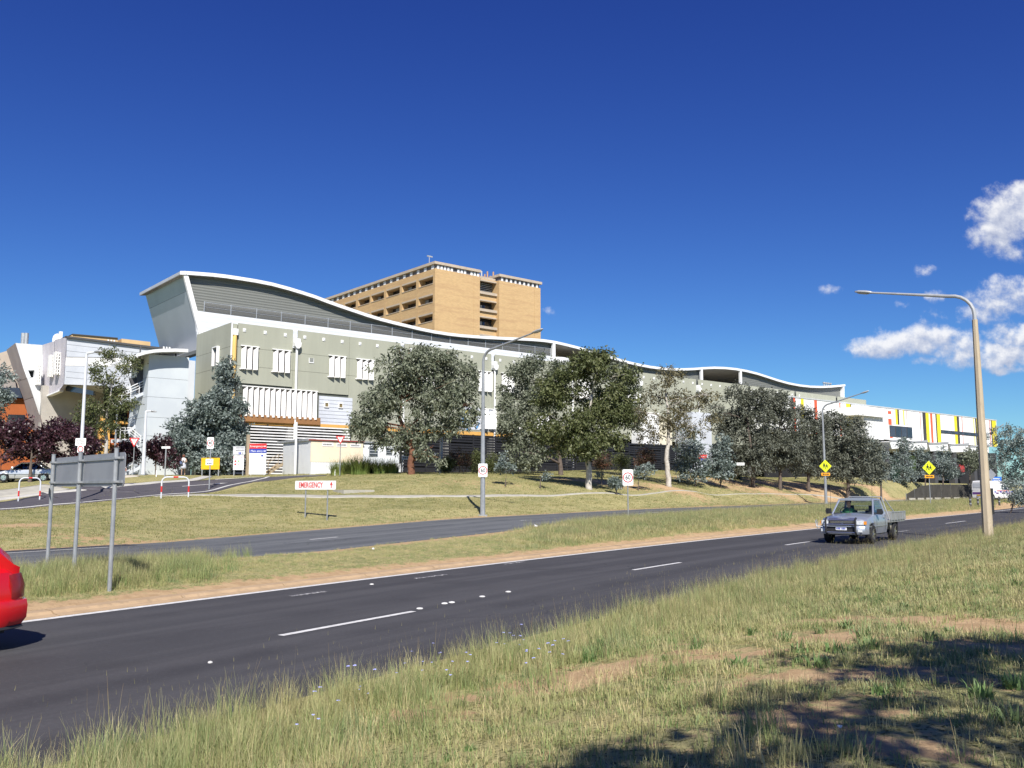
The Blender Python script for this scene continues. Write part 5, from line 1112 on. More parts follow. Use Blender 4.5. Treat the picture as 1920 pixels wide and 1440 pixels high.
tree('gum_tree', 'gum tree behind the viewer that shades the right part of the verge', 'tree', (4.9, -3.6, .5), [(0, 0, 2), (.2, .1, 4), (.4, .2, 5.6)], None, lf_grey, bk_grey, 9800, .22, (.20, .05), None, 90, .6, .25, world_c=wc)
tree('gum_tree', 'gum tree behind the viewer at left that shades the road corner', 'tree', (-5.2, -3.8, .5), [(0, 0, 2), (.2, .1, 4), (.2, .2, 6)], None, lf_grey, bk_grey, 3500, .2, (.30, .06), None, 91, .6, .4, world_c=[(0, .6, 6.6, 1.5, 1.2, .9), (-1.4, .2, 6.4, 1.2, 1.2, .8)])
# ------------------------------------------------------------------ street furniture and signs
m_sw2 = M('sign_white', (.84, .84, .83), (.80, .80, .79), scale=5, rough=.45); m_red = M('sign_red', (.62, .03, .03), scale=5, rough=.45); m_blk = M('sign_black', (.02, .02, .02), scale=5, rough=.5)
m_blue = M('sign_blue', (.03, .06, .38), scale=5, rough=.45); m_yel = M('sign_fluoro_yellow', (.72, .80, .02), scale=5, rough=.45); m_orn = M('sign_orange', (.90, .38, .02), scale=5, rough=.45); m_amb = M('sign_amber', (.86, .46, .01), scale=5, rough=.5)
m_signback = M('sign_back_grey', (.30, .31, .335), (.26, .27, .295), scale=1.4, rough=.5, metal=.3, dirt=.15)
m_post = M('post_galvanised', (.34, .355, .37), (.27, .285, .30), scale=4, rough=.5, metal=.3, dirt=.2)
m_pole_w = M('pole_white', (.62, .64, .68), (.56, .58, .62), scale=2, rough=.45)
def rrect(w, h, r, n=4):
    out = []
    for (cx_, cz_, a0) in ((w/2-r, h/2-r, 0), (-w/2+r, h/2-r, 90), (-w/2+r, -h/2+r, 180), (w/2-r, -h/2+r, 270)):
        for k in range(n+1): a = R(a0+90*k/n); out.append((cx_+r*math.cos(a), cz_+r*math.sin(a)))
    return out
def shift(P, x, z): return [(a+x, b_+z) for a, b_ in P]
def face_rz(p, q=(0, 0)):
    """rotation so that local -y faces the point q"""
    return math.atan2(p[1]-q[1], p[0]-q[0])-math.pi/2
def board(u0, v0, u1, v1, Y, base, rz):
    pass
def ring(mb, r0, r1, y0, y1, x, z, n=28, mi=0):
    for k in range(n):
        a, c = 2*math.pi*k/n, 2*math.pi*(k+1)/n
        P = [(x+r0*math.cos(a), z+r0*math.sin(a)), (x+r1*math.cos(a), z+r1*math.sin(a)), (x+r1*math.cos(c), z+r1*math.sin(c)), (x+r0*math.cos(c), z+r0*math.sin(c))]
        mb.prism(P, y0, y1, 'y', mi)
    return mb
def speed_sign(root, num, w, h, z, parent=None, y=-.06):
    p = MB().prism(shift(rrect(w, h, .06), 0, z), y-.012, y, 'y').build('sign_plate', m_sw2, parent or root)
    mb = MB(); ring(mb, w*.385, w*.475, y-.017, y-.0125, 0, z+.0); mb.build('red_ring', m_red, p)
    text('number', num, w*.60, m_blk, p, (0, y-.018, z-.005), sx=.85, bold=.004)
    return p
def zat(u, v, P):
    """height of the picture row v above the root P"""
    return pt(u, v, P.y).z-P.z
# --- big sign seen from behind
A = atY(205, 17.0); A3 = atY(87.5, 20.2)
dx, dy = A3.x-A.x, A3.y-A.y; Lb = math.hypot(dx, dy)
bs_ = empty('roadside_sign', A, math.atan2(dy, dx), 'large grey road sign seen from behind on three posts in the median', 'sign')
ztb = zat(221, 848, A); zbb = zat(221, 912, A)
for k, x in enumerate((0, Lb*.53, Lb)):
    zg_ = gz1(A.x+dx*x/Lb, A.y+dy*x/Lb)-A.z
    MB().cyl((x, 0, zg_-.3), (x, 0, ztb+.07), .042, 10).cyl((x, 0, ztb+.07), (x, 0, ztb+.085), .048, 10).build('post', m_post, bs_, smooth=True)
hb = ztb-zbb
MB().prism(shift(rrect(Lb+.55, hb, .10), Lb/2-.02, (ztb+zbb)/2), -.085, -.072, 'y').build('sign_plate', m_signback, bs_)
for z in (zbb+hb*.84, zbb+hb*.14):
    MB().box(-.22, Lb+.18, -.071, -.045, z-.025, z+.025).build('rail', m_post, bs_)
    for x in (0, Lb*.53, Lb): MB().box(x-.07, x+.07, -.05, .05, z-.02, z+.02).build('clamp', m_post, bs_)
for x in (.1, Lb*.53-.06): MB().box(x, x+.03, -.071, -.066, zbb+.02, ztb-.02).build('seam', m_post, bs_)
# black ribbon tied to the left post
hh_ = zat(98, 922, A)
MB().add([(Lb-.06, .05, hh_+.06), (Lb+.05, .05, hh_+.07), (Lb-.02, .07, hh_-.06), (Lb-.16, .08, hh_-.12), (Lb-.13, .06, hh_-.16)], [(0, 1, 2), (0, 2, 3), (2, 4, 3)]).build('tied_ribbon', m_blk, bs_)
# --- EMERGENCY sign
E0, E1 = atY(572, 44), atY(613, 43.2)
em = empty('emergency_sign', E0, math.atan2(E1.y-E0.y, E1.x-E0.x), 'white road sign reading EMERGENCY with a red arrow on two thin posts', 'sign'); Lp = (E1-E0).length
zt_, zb_ = zat(572, 901.5, E0), zat(572, 918, E0); wE = Lp*76/41
for x in (0, Lp): MB().cyl((x, 0, -.3+(E1.z-E0.z)*x/Lp), (x, 0, zt_-.05), .032, 8).build('post', m_post, em, smooth=True)
cxE = Lp*(591-572)/41
pl = MB().prism(shift(rrect(wE, zt_-zb_, .05), cxE, (zt_+zb_)/2), -.06, -.045, 'y').build('sign_plate', m_sw2, em)
text('lettering', 'EMERGENCY', .36, m_red, pl, (cxE-wE*.11, -.063, (zt_+zb_)/2-.005), sx=.80, bold=.006)
xa = cxE+wE*.395; zc = (zt_+zb_)/2
MB().prism([(xa-.025, zc-.14), (xa+.025, zc-.14), (xa+.025, zc+.02), (xa+.10, zc-.01), (xa, zc+.17), (xa-.10, zc-.01), (xa-.025, zc+.02)], -.066, -.061, 'y').build('arrow', m_red, pl)
# --- lamp posts
m_lamp = M('lamp_head_grey', (.42, .43, .44), (.36, .37, .38), scale=4, rough=.4, metal=.2)
def lamp_head(mb, p, d, L_=.75, w=.14, h=.10):
    d = Vector(d).normalized(); s_ = Vector((-d.y, d.x, 0)).normalized(); up = Vector((0, 0, 1)); rings = []
    for f, k in ((0, .35), (.15, .8), (.4, 1), (.75, .9), (.95, .5), (1.0, .2)):
        c = Vector(p)+d*L_*f; rings.append([c+s_*math.cos(a)*w*k+up*(math.sin(a)*h*k*(.9 if math.sin(a) > 0 else .55)) for a in np.linspace(0, 2*math.pi, 12, endpoint=False)])
    return mb.loft(rings)
def street_lamp(name, label, base, top_v, hd, curve, r0, r1, mat, armmat=None, split=None, group='street lamps', headL=.75, rise=.5):
    """base (u, v, Y); the arm reaches the head position hd=(dx, dy) from the pole"""
    P = atY(base[0], base[2]); root = empty(name, P, 0, label, 'street lamp', group); zt = pt(base[0], top_v, P.y).z-P.z
    dv = Vector((hd[0], hd[1], 0)); L_ = dv.length; dn = dv.normalized()
    mb = MB()
    if split:
        zs_ = zt*split; mb2 = MB(); n4 = 8
        mb2.loft([[(r0*1.0*math.cos(a), r0*math.sin(a), -.3) for a in np.linspace(.39, .39+6.283, n4, endpoint=False)], [(r1*1.35*math.cos(a), r1*1.35*math.sin(a), zs_) for a in np.linspace(.39, .39+6.283, n4, endpoint=False)]]); mb2.build('concrete_pole', mat, root)
        pth = [(0, 0, zs_-.2), (0, 0, zt-curve)]
        rad = [r1, r1]
    else: pth = [(0, 0, -.2), (0, 0, zt*.5), (0, 0, zt-curve)]; rad = [r0, (r0+r1)/2, r1]
    for k in range(1, 7): a = k/6*math.pi/2; c = Vector((0, 0, zt-curve))+dn*curve*(1-math.cos(a))+Vector((0, 0, 1))*curve*math.sin(a)*.96; pth.append(tuple(c)); rad.append(r1*.95)
    e = dn*L_+Vector((0, 0, zt+rise)); s0 = Vector(pth[-1]); 
    for k in (1, 2, 3): pth.append(tuple(s0.lerp(e, k/3))); rad.append(r1*(.9-.12*k))
    mb.tube(pth, rad, 10); mb.build('pole' if not split else 'arm', armmat or mat, root, smooth=True)
    h_ = (Vector(e)-s0).normalized(); lamp_head(MB(), e-h_*.05, h_, headL, .15, .10).build('lamp_head', m_lamp, root, smooth='full')
    c = Vector(e)+h_*headL*.45; lamp_head(MB(), c-h_*.22-Vector((0, 0, .05)), h_, .5, .11, .07).build('lens', M('lens_glass', (.35, .35, .34), rough=.2), root, smooth='full')
    if not split: MB().box(-r0*1.7, r0*1.7, -r0*1.7, r0*1.7, -.1, .04).build('base_plate', m_post, root); 
    if split: MB().box(r0*.85, r0*1.3, -.08, .08, .9, 1.9).build('cable_box', m_blk, root)
    return root
m_cpole = M('pole_concrete', (.47, .39, .28), (.40, .33, .24), scale=1.6, stretch=(3, 3, .4), rough=.9, bump=.3, dirt=.3)
l1 = street_lamp('street_lamp', 'tall tan concrete lamp post with a long steel arm at the right, beside the ute', (1853, 1000, 34.5), 548, (-2.95, 2.55), .9, .20, .075, m_cpole, m_lamp, .885, headL=.8, rise=.55)
l2 = street_lamp('street_lamp', 'grey lamp post carrying the 60 speed sign in the middle of the bank', (905, 957, 49.5), 655, (2.75, -2.2), .75, .15, .075, m_post, headL=.75, rise=.55)
l3 = street_lamp('street_lamp', 'grey lamp post carrying a yellow crossing sign among the dark trees', (1549, 933, 84), 757, (2.9, -2.2), .8, .14, .075, m_post, headL=.8, rise=.75)
l4 = street_lamp('street_lamp', 'white lamp post with a short head behind the large grey sign', (147, 925, 54), 662, (.55, -.1), .12, .12, .08, m_pole_w, headL=.55, rise=.05)
l5 = street_lamp('street_lamp', 'plain white pole with a tiny side arm before the stair tower', (268, 890, 69), 771, (.45, 0), .08, .16, .09, m_pole_w, headL=.3, rise=0)
l6 = street_lamp('street_lamp', 'thin grey post beside the trunk of the wispy olive gum', (213, 889, 75), 748, (-.4, 0), .08, .10, .07, m_post, headL=.3, rise=0)
l7 = street_lamp('street_lamp', 'far thin lamp with a curved arm at the right end of the striped building', (1847, 905, 125), 812, (1.9, -1.2), 1.2, .09, .06, m_post, headL=.9, rise=.7)
P = l2.location; sg = empty('speed_sign', P, face_rz(P, (8, -5))*.35, 'white 60 speed sign strapped to the grey lamp post', 'speed sign', 'speed limit signs'); z = (zat(902, 869.5, P)+zat(902, 894.5, P))/2
speed_sign(sg, '60', .50, .74, z, y=-.16); MB().box(-.2, .2, -.165, -.12, z-.2, z-.16).box(-.2, .2, -.165, -.12, z+.16, z+.2).build('strap', m_post, sg)
P = atY(1178, 43.5); sg = empty('speed_sign', P, .05, 'white 60 speed sign on its own thin post in the median grass', 'speed sign', 'speed limit signs'); z = (zat(1177, 880.5, P)+zat(1177, 910, P))/2
MB().cyl((0, 0, -.3), (0, 0, z+.3), .03, 8).build('post', m_post, sg, smooth=True); speed_sign(sg, '60', .52, .78, z)
P = atY(392, 60.5); sg = empty('speed_sign', P, -.15, 'white 40 speed sign with a small white plate below, at the driveway', 'speed sign', 'speed limit signs'); z = (zat(395, 820, P)+zat(395, 841.5, P))/2
MB().cyl((0, 0, -.3), (0, 0, z+.35), .045, 8).build('post', m_post, sg, smooth=True); speed_sign(sg, '40', .50, .78, z)
z2 = (zat(390, 859, P)+zat(390, 873.5, P))/2; pl = MB().prism(shift(rrect(.54, .42, .03), -.02, z2), -.07, -.055, 'y').build('small_plate', m_sw2, sg)
def fake_lines(parent, x0, x1, zs_, y, h=.05, mat=m_ink, rnd=random.Random(5)):
    for z in zs_:
        x = x0+rnd.uniform(0, .05)
        mb = MB()
        while x < x1-.03: w = rnd.uniform(h*.5, h*1.1); mb.box(x, min(x+w, x1), y-.004, y, z-h/2, z+h/2); x += w+h*.35
        mb.build('lettering', mat, parent)
text('lettering', 'PARK &', .13, m_ink, pl, (-.02, -.073, z2+.09)); fake_lines(pl, -.22, .18, (z2-.09,), -.071, .09)
# fingered sign pair at the left lamp: illegible notice and a no-entry style roundel
P = atY(143, 50); sg = empty('notice_sign', P, -.1, 'white notice with three lines and a red ringed sign below, behind the large grey sign', 'sign')
z = (zat(149, 822, P)+zat(149, 835.5, P))/2; MB().cyl((0, 0, -.3), (0, 0, z+.2), .035, 8).build('post', m_post, sg, smooth=True)
pl = MB().prism(shift(rrect(.62, .42, .04), .08, z), -.055, -.04, 'y').build('sign_plate', m_sw2, sg); fake_lines(pl, -.18, .34, (z+.11, z, z-.11), -.0555, .055)
z3 = z-.42; pl2 = MB().prism(shift(rrect(.38, .36, .03), .10, z3), -.055, -.04, 'y').build('sign_plate', m_sw2, sg); mb = MB(); ring(mb, .12, .165, -.06, -.0555, .10, z3+.02); mb.build('red_ring', m_red, pl2)
# give way signs
def giveway(u, vt, vb, Y, label, bu, bv):
    P = atY(bu, Y); sg = empty('give_way_sign', P, 0, label, 'give way sign', 'give way signs'); zt_, zb_ = zat(u, vt, P), zat(u, vb, P); s_ = (zt_-zb_)*1.15/2
    MB().cyl((0, 0, -.3), (0, 0, zt_-.1), .032, 8).build('post', m_post, sg, smooth=True)
    pl = MB().prism([(-s_, zt_), (0, zb_), (s_, zt_)], -.055, -.04, 'y').build('sign_plate', m_sw2, sg); k = .70; cz = zt_-(zt_-zb_)/3
    mb = MB()
    o_ = [(-s_, zt_), (0, zb_), (s_, zt_)]; i_ = [(x*k*.92, cz+(z-cz)*k) for (x, z) in o_]
    for q in range(3): mb.prism([o_[q], o_[(q+1) % 3], i_[(q+1) % 3], i_[q]], -.062, -.0555, 'y')
    mb.build('red_border', m_red, pl); text('lettering', 'GIVE\nWAY', s_*.30, m_blk, pl, (0, -.058, cz+.04))
giveway(252, 821, 838.5, 68, 'give way sign on a thin post in front of the purple shrub at left', 249, 888)
giveway(639, 817.5, 833, 68, 'give way sign on a thin post in front of the cream shed', 637, 886)
# school crossing signs
def crossing(P, cu, cv, half, label, yoff, own_post):
    sg = empty('crossing_sign', P, .08, label, 'crossing sign', 'school crossing signs'); z = zat(cu, cv, P)
    if own_post: MB().cyl((0, 0, -.3), (0, 0, z+half*.8), .035, 8).build('post', m_post, sg, smooth=True)
    pl = MB().prism([(0, z+half), (-half, z), (0, z-half), (half, z)], yoff-.015, yoff, 'y').build('sign_plate', m_yel, sg)
    y = yoff-.02; k = half/.6
    for (x, s_) in ((-.13*k, 1.0*k), (.13*k, .82*k)):
        mb = MB(); zz = z-.24*k
        mb.prism([(x+.055*s_*math.cos(a), zz+.50*s_+.055*s_*math.sin(a)) for a in np.linspace(0, 6.283, 10, endpoint=False)], y-.004, y, 'y')
        mb.prism([(x-.07*s_, zz+.43*s_), (x+.07*s_, zz+.43*s_), (x+.065*s_, zz+.2*s_), (x-.065*s_, zz+.2*s_)], y-.004, y, 'y')
        for (ax, bx) in ((-.05, -.13), (.05, .12)): mb.prism([(x+ax*s_-.03*s_, zz+.22*s_), (x+ax*s_+.03*s_, zz+.22*s_), (x+bx*s_+.02*s_, zz), (x+bx*s_-.03*s_, zz)], y-.0035, y, 'y')
        for (ax, bx) in ((-.07, -.15), (.07, .15)): mb.prism([(x+ax*s_, zz+.42*s_), (x+ax*s_*.7, zz+.36*s_), (x+bx*s_*.9, zz+.2*s_), (x+bx*s_*1.05, zz+.22*s_)], y-.0032, y, 'y')
        mb.build('figure', m_blk, pl)
    z2 = z-half-.16*k; w, h = .42*k, .13*k
    p2 = MB().box(-w, w, yoff-.015, yoff, z2-h, z2+h).build('arrow_plate', m_orn, sg)
    MB().prism([(-w*.8, z2), (-w*.45, z2+h*.7), (-w*.45, z2+h*.25), (w*.45, z2+h*.25), (w*.45, z2+h*.7), (w*.8, z2), (w*.45, z2-h*.7), (w*.45, z2-h*.25), (-w*.45, z2-h*.25), (-w*.45, z2-h*.7)], y-.003, y+.001, 'y').build('double_arrow', m_blk, p2)
    return sg
crossing(l3.location, 1546, 874, .60, 'yellow diamond school crossing sign on the lamp post among the dark trees', -.16, False)
crossing(atY(1745, 76), 1742, 877, .59, 'yellow diamond school crossing sign on its own post, right of the ute', -.05, True)
# entrance signs
def bsign(name, label, cat, u0, u1, v0, v1, Y, legs, gr=None, rz=.0, thick=.05, mat=None):
    P = atY((u0+u1)/2, Y); sg = empty(name, P, rz, label, cat, gr); zt_, zb_ = zat((u0+u1)/2, v0, P), zat((u0+u1)/2, v1, P); w = (u1-u0)/FPX*P.y
    pl = MB().box(-w/2, w/2, -thick, 0, zb_, zt_).build('sign_plate', mat or m_sw2, sg)
    for x in legs: MB().box(x*w-.04, x*w+.04, -thick+.02, .05, -.3, zb_+.05).build('leg', m_post, sg)
    return sg, pl, w, zb_, zt_
sg, pl, w, zb_, zt_ = bsign('emergency_totem', 'tall white totem sign with red Emergency and blue Main entry bands', 'sign', 466.8, 498.2, 832, 889.5, 73, (-.4, .4))
h = zt_-zb_
r_ = MB().box(-w/2-.01, w/2+.01, -.075, -.052, zt_-h*.165, zt_+.01).build('red_band', m_red, sg); b_ = MB().box(-w/2-.01, w/2+.01, -.073, -.052, zt_-h*.30, zt_-h*.168).build('blue_band', m_blue, sg)
text('lettering', 'Emergency', .235, m_sw2, r_, (-.13, -.078, zt_-h*.085)); text('lettering', 'Main entry', .225, m_sw2, b_, (-.10, -.076, zt_-h*.24))
def rarrow(x, z, s_, y, mat, par): MB().prism([(x-s_, z-s_*.18), (x, z-s_*.18), (x, z-s_*.6), (x+s_*.8, z), (x, z+s_*.6), (x, z+s_*.18), (x-s_, z+s_*.18)], y-.004, y, 'y').build('arrow', mat, par)
rarrow(w*.40, zt_-h*.085, .12, -.0755, m_sw2, r_); rarrow(w*.41, zt_-h*.24, .12, -.0735, m_sw2, b_)
m_lgrey = M('ink_pale', (.62, .62, .66), scale=4)
fake_lines(pl, -w*.40, w*.15, (zt_-h*.38, zt_-h*.44), -.051, .07, m_lgrey); fake_lines(pl, -w*.40, w*.35, (zt_-h*.54, zt_-h*.60), -.051, .07, m_lgrey)
MB().box(w*.2, w*.32, -.056, -.051, zt_-h*.42, zt_-h*.36).build('parking_symbol', m_blue, pl)
sg, pl, w, zb_, zt_ = bsign('hazard_sign', 'white sign with red heading HAZCHEM and four coloured diamonds at the driveway', 'sign', 437, 456.5, 854, 881, 72.5, (-.42, .42))
h = zt_-zb_; text('lettering', 'HAZCHEM', .19, M('ink_magenta', (.6, .05, .15), scale=5), pl, (0, -.054, zt_-.14))
for (x, z, c) in ((-.3, .40, (.5, .03, .04)), (.0, .40, (.25, .6, .2)), (-.3, .62, (.5, .03, .06)), (.0, .62, (.85, .45, .45))):
    xx, zz, s_ = x*w, zt_-z*h, .10; MB().prism([(xx-s_, zz), (xx, zz-s_), (xx+s_, zz), (xx, zz+s_)], -.056, -.051, 'y').build('diamond', M('dia_%d' % int(c[0]*100+c[1]*10+c[2]*77), c, scale=5), pl)
ps_ = MB().box(-w*.56, w*.56, -.05, 0, zt_+.06, zt_+.74).build('top_plate', M('plate_grey', (.60, .61, .63), scale=4), sg); fake_lines(ps_, -w*.3, w*.5, (zt_+.62, zt_+.42), -.051, .07); MB().box(-w*.02, w*.2, -.056, -.051, zt_+.1, zt_+.28).build('parking_symbol', m_blue, ps_)
text('lettering', 'P', .17, m_sw2, ps_, (w*.09, -.06, zt_+.19)); MB().prism([(w*.3, zt_+.19), (w*.38, zt_+.25), (w*.38, zt_+.13)], -.056, -.051, 'y').build('arrow', m_blk, ps_)
for x in (-w*.42, w*.42): MB().box(x-.03, x+.03, 0, .05, zb_, zt_+.7).build('leg', m_post, sg)
P = atY(463, 73.5); MB().box(-.12, .12, -.1, .1, -.3, zat(463, 815, P)).build('timber_post', m_wood, None, loc=P, rz=TH); tag(bpy.data.objects['timber_post'], 'weathered grey timber post between the hazard sign and the emergency totem', 'post')
sg, pl, w, zb_, zt_ = bsign('yellow_board', 'plain amber yellow board on short legs behind the 40 speed sign', 'sign', 377, 411, 858.5, 880, 72, (-.45, .45), mat=m_amb)
sg, pl, w, zb_, zt_ = bsign('street_name_sign', 'narrow white finger sign on a thin post at the foot of the stair tower', 'sign', 301, 317, 837.2, 841, 68, (0,)); 
sg, pl, w, zb_, zt_ = bsign('entry_sign', 'red and blue emergency sign at the white stair block behind the thin white gum', 'sign', 1311, 1326.5, 852, 864.5, 84, (-.3,), mat=m_red)
h = zt_-zb_; bb_ = MB().box(-w/2, w/2, -.07, -.051, zb_-.04, zb_+h*.38).build('blue_band', m_blue, sg); text('lettering', 'Emergency', .15, m_sw2, pl, (0, -.054, zb_+h*.70))
sg, pl, w, zb_, zt_ = bsign('direction_sign', 'small white lettered sign among the dark trees', 'sign', 1382.5, 1397, 867.5, 872.5, 84, ()); fake_lines(pl, -w*.4, w*.4, ((zt_+zb_)/2,), -.051, .1)
sg, pl, w, zb_, zt_ = bsign('fence_sign', 'narrow white sign on the black fence left of the red brown trunk', 'sign', 753, 766.5, 855, 861.5, 73, (-.4, .4)); fake_lines(pl, -w*.35, w*.35, ((zt_+zb_)/2,), -.051, .12)
sg, pl, w, zb_, zt_ = bsign('notice_plate', 'small square white notice right of the red brown trunk', 'sign', 814, 820.5, 849.5, 856, 73, (0,))
sg, pl, w, zb_, zt_ = bsign('blue_sign', 'bright blue board standing behind the white van', 'sign', 1862, 1880, 894, 913, 112, (-.4, .4), mat=M('board_blue', (.03, .16, .62), scale=3)); fake_lines(pl, -w*.35, w*.35, (zt_-.25, zt_-.5), -.051, .12, m_sw2)
P = atY(1861, 108); sg = empty('grey_diamond_sign', P, .2, 'back of a grey diamond road sign beside the concrete lamp post', 'sign'); z = zat(1861, 890, P); MB().prism([(0, z+.72), (-.72, z), (0, z-.72), (.72, z)], -.02, 0, 'y').build('sign_plate', m_signback, sg); MB().cyl((0, .05, -.2), (0, .05, z+.4), .04, 8).build('post', m_post, sg)
# small white marker stubs
for (u, v, Y, lab) in ((293, 890, 68, 'short white marker peg at the foot of the stair tower'), (628, 887, 69, 'short white marker peg left of the give way sign at the shed'), (112, 922, 60, 'thin white marker peg below the big grey sign')):
    P = atY(u, Y); MB().cyl((0, 0, -.1), (0, 0, .45), .045, 8).cyl((0, 0, .45), (0, 0, .47), .03, 8).build('marker_peg', m_sw2, None, loc=P); bpy.data.objects[[o.name for o in bpy.data.objects if o.name.startswith('marker_peg')][-1]]
pegs = sorted([o for o in bpy.data.objects if o.name.startswith('marker_peg')], key=lambda o: o.name)
for o, lab in zip(pegs, ('short white marker peg at the foot of the stair tower', 'short white marker peg left of the give way sign at the shed', 'thin white marker peg below the big grey sign')): tag(o, lab, 'peg', 'white marker pegs')
# red and white hoop barriers
def hoop(u0, u1, vt, Y, label):
    A_, B_1 = atY(u0, Y), atY(u1, Y+.6); root = empty('hoop_barrier', A_, math.atan2(B_1.y-A_.y, B_1.x-A_.x), label, 'barrier', 'red and white hoop barriers'); L_ = (B_1-A_).length; zt_ = zat(u0+10, vt, A_); r = .28
    pth = [(0, 0, -.2), (0, 0, zt_-r)]+[(r-r*math.cos(a), 0, zt_-r+r*math.sin(a)) for a in (.4, .8, 1.2, 1.57)]+[(L_-r+r*math.sin(a), 0, zt_-r+r*math.cos(a)) for a in (0, .4, .8, 1.2, 1.57)]+[(L_, 0, -.2)]
    MB().tube(pth, .042, 10).build('hoop', m_pole_w, root, smooth=True)
    for x in (0, L_): MB().cyl((x, 0, .35), (x, 0, .68), .047, 10).build('red_sleeve', m_red, root, smooth=True)
    MB().cyl((L_*.42, 0, zt_), (L_*.60, 0, zt_), .047, 10).build('red_sleeve', m_red, root, smooth=True)
hoop(302, 353, 894.5, 50, 'red and white hoop barrier at the driveway, right one of the two'); hoop(34, 74, 896, 54, 'red and white hoop barrier below the silver car, left one of the two')
# dark mesh fence at the right and bollards
m_shade = M('shade_cloth', (.045, .042, .035), (.065, .06, .05), scale=1.2, rough=.95)
pf = [(1700, 112), (1716, 113), (1732, 115), (1748, 117), (1766, 119), (1784, 121), (1802, 123), (1820, 125), (1838, 127), (1858, 129)]
fr_ = empty('cloth_fence', atY(*pf[0]), 0, 'low fence hung with dark shade cloth behind the second crossing sign', 'fence'); Q = [atY(*q)-fr_.location for q in pf]
hgt = [.7, 1.3, 1.75, 1.9, 1.95, 1.95, 1.95, 1.95, 1.95, 1.95]
for i in range(len(Q)-1):
    a, c = Q[i], Q[i+1]; g = (c-a).normalized()*.05
    MB().add([a+g+Vector((0, 0, -.3)), c-g+Vector((0, 0, -.3)), c-g+Vector((0, 0, hgt[i+1])), a+g+Vector((0, 0, hgt[i])), a+g+Vector((0, .05, -.3)), c-g+Vector((0, .05, -.3)), c-g+Vector((0, .05, hgt[i+1])), a+g+Vector((0, .05, hgt[i]))],
             [(0, 1, 2, 3), (5, 4, 7, 6), (0, 4, 5, 1), (3, 2, 6, 7), (0, 3, 7, 4), (1, 5, 6, 2)]).build('cloth_panel', m_shade, fr_)
    MB().cyl(a+Vector((0, .1, -.3)), a+Vector((0, .1, hgt[i]+.1)), .04, 6).build('fence_post', m_post, fr_)
    MB().box(a.x+.1, a.x+.9, a.y-.5, a.y-.2, a.z-.1, a.z+.22).build('footing_block', m_conc, fr_)
m_dk = M('bollard_dark', (.05, .05, .05), scale=4)
for i, (u, Y) in enumerate(((1820, 80), (1834, 84), (1862, 88), (1874, 92))):
    P = atY(u, Y); root = empty('bollard', P, 0, ['dark roadside bollard with pale bands below the rear of the van', 'dark bollard below the middle of the white van', 'dark bollard just right of the concrete lamp post', 'dark bollard below the nose of the white van'][i], 'bollard', 'dark bollards before the white van')
    MB().cyl((0, 0, -.2), (0, 0, 1.25 if i == 0 else .9), .10, 8).build('post', m_dk, root, smooth=True)
    for k in range(2): MB().cyl((0, 0, .35+.35*k), (0, 0, .47+.35*k), .106, 8).build('pale_band', m_signback, root, smooth=True)
# litter
for i, (u, v, s_) in enumerate(((1005, 993, .12), (700, 1034, .05), (1577, 1384, .018))):
    P = hit(u, v); mb = MB(); rr = random.Random(i); vv = [(rr.uniform(-1, 1)*s_, rr.uniform(-1, 1)*s_, rr.uniform(.01, 1.2)*s_+.06) for _ in range(9)]
    bm = bmesh.new(); [bm.verts.new(v_) for v_ in vv]; bmesh.ops.convex_hull(bm, input=bm.verts); me = bpy.data.meshes.new('litter'); bm.to_mesh(me); bm.free(); me.materials.append(m_sw2)
    tag(link('litter', me, None, P), ['crumpled white litter in the median grass near the middle', 'tiny white scrap on the left part of the median', 'small white scrap in the shaded verge grass'][i], 'litter', 'scraps of litter')
# ------------------------------------------------------------------ vehicles
def paint(name, c, metal=.0, rough=.28, dust=.28):
    m = bpy.data.materials.new(name); m.use_nodes = True; b = NB(m.node_tree); bs = m.node_tree.nodes['Principled BSDF']
    vec = b.n('ShaderNodeTexCoord').outputs['Object']; sp = b.n('ShaderNodeSeparateXYZ', i_0=vec)
    d = b.math('MULTIPLY', b.sstep(b.math('SUBTRACT', b.noise(3, 6, .7, vec), b.math('MULTIPLY', sp.outputs[2], .5)), .15, .55), dust)      # road dust gathered low on the body
    b.set(bs.inputs['Base Color'], b.mix(d, (*c, 1), (.20, .17, .13, 1))); b.set(bs.inputs['Roughness'], b.math('ADD', rough, b.math('MULTIPLY', d, 1.2)))
    bs.inputs['Metallic'].default_value = metal; bs.inputs['Coat Weight'].default_value = .6; bs.inputs['Coat Roughness'].default_value = .08; return m
m_tyre = M('tyre_rubber', (.022, .022, .024), scale=6, rough=.9); m_rim = M('alloy_rim', (.55, .56, .58), scale=4, rough=.3, metal=.7); m_plastic = M('black_plastic', (.025, .025, .028), scale=6, rough=.6)
m_chrome = M('chrome', (.7, .71, .73), scale=4, rough=.15, metal=.9); m_lens = M('headlight_lens', (.75, .77, .78), (.55, .58, .6), scale=8, rough=.08, spec=.9); m_ind = M('indicator_orange', (.85, .30, .03), scale=6, rough=.2); m_tail = M('tail_lamp_red', (.25, .02, .02), scale=6, rough=.2)
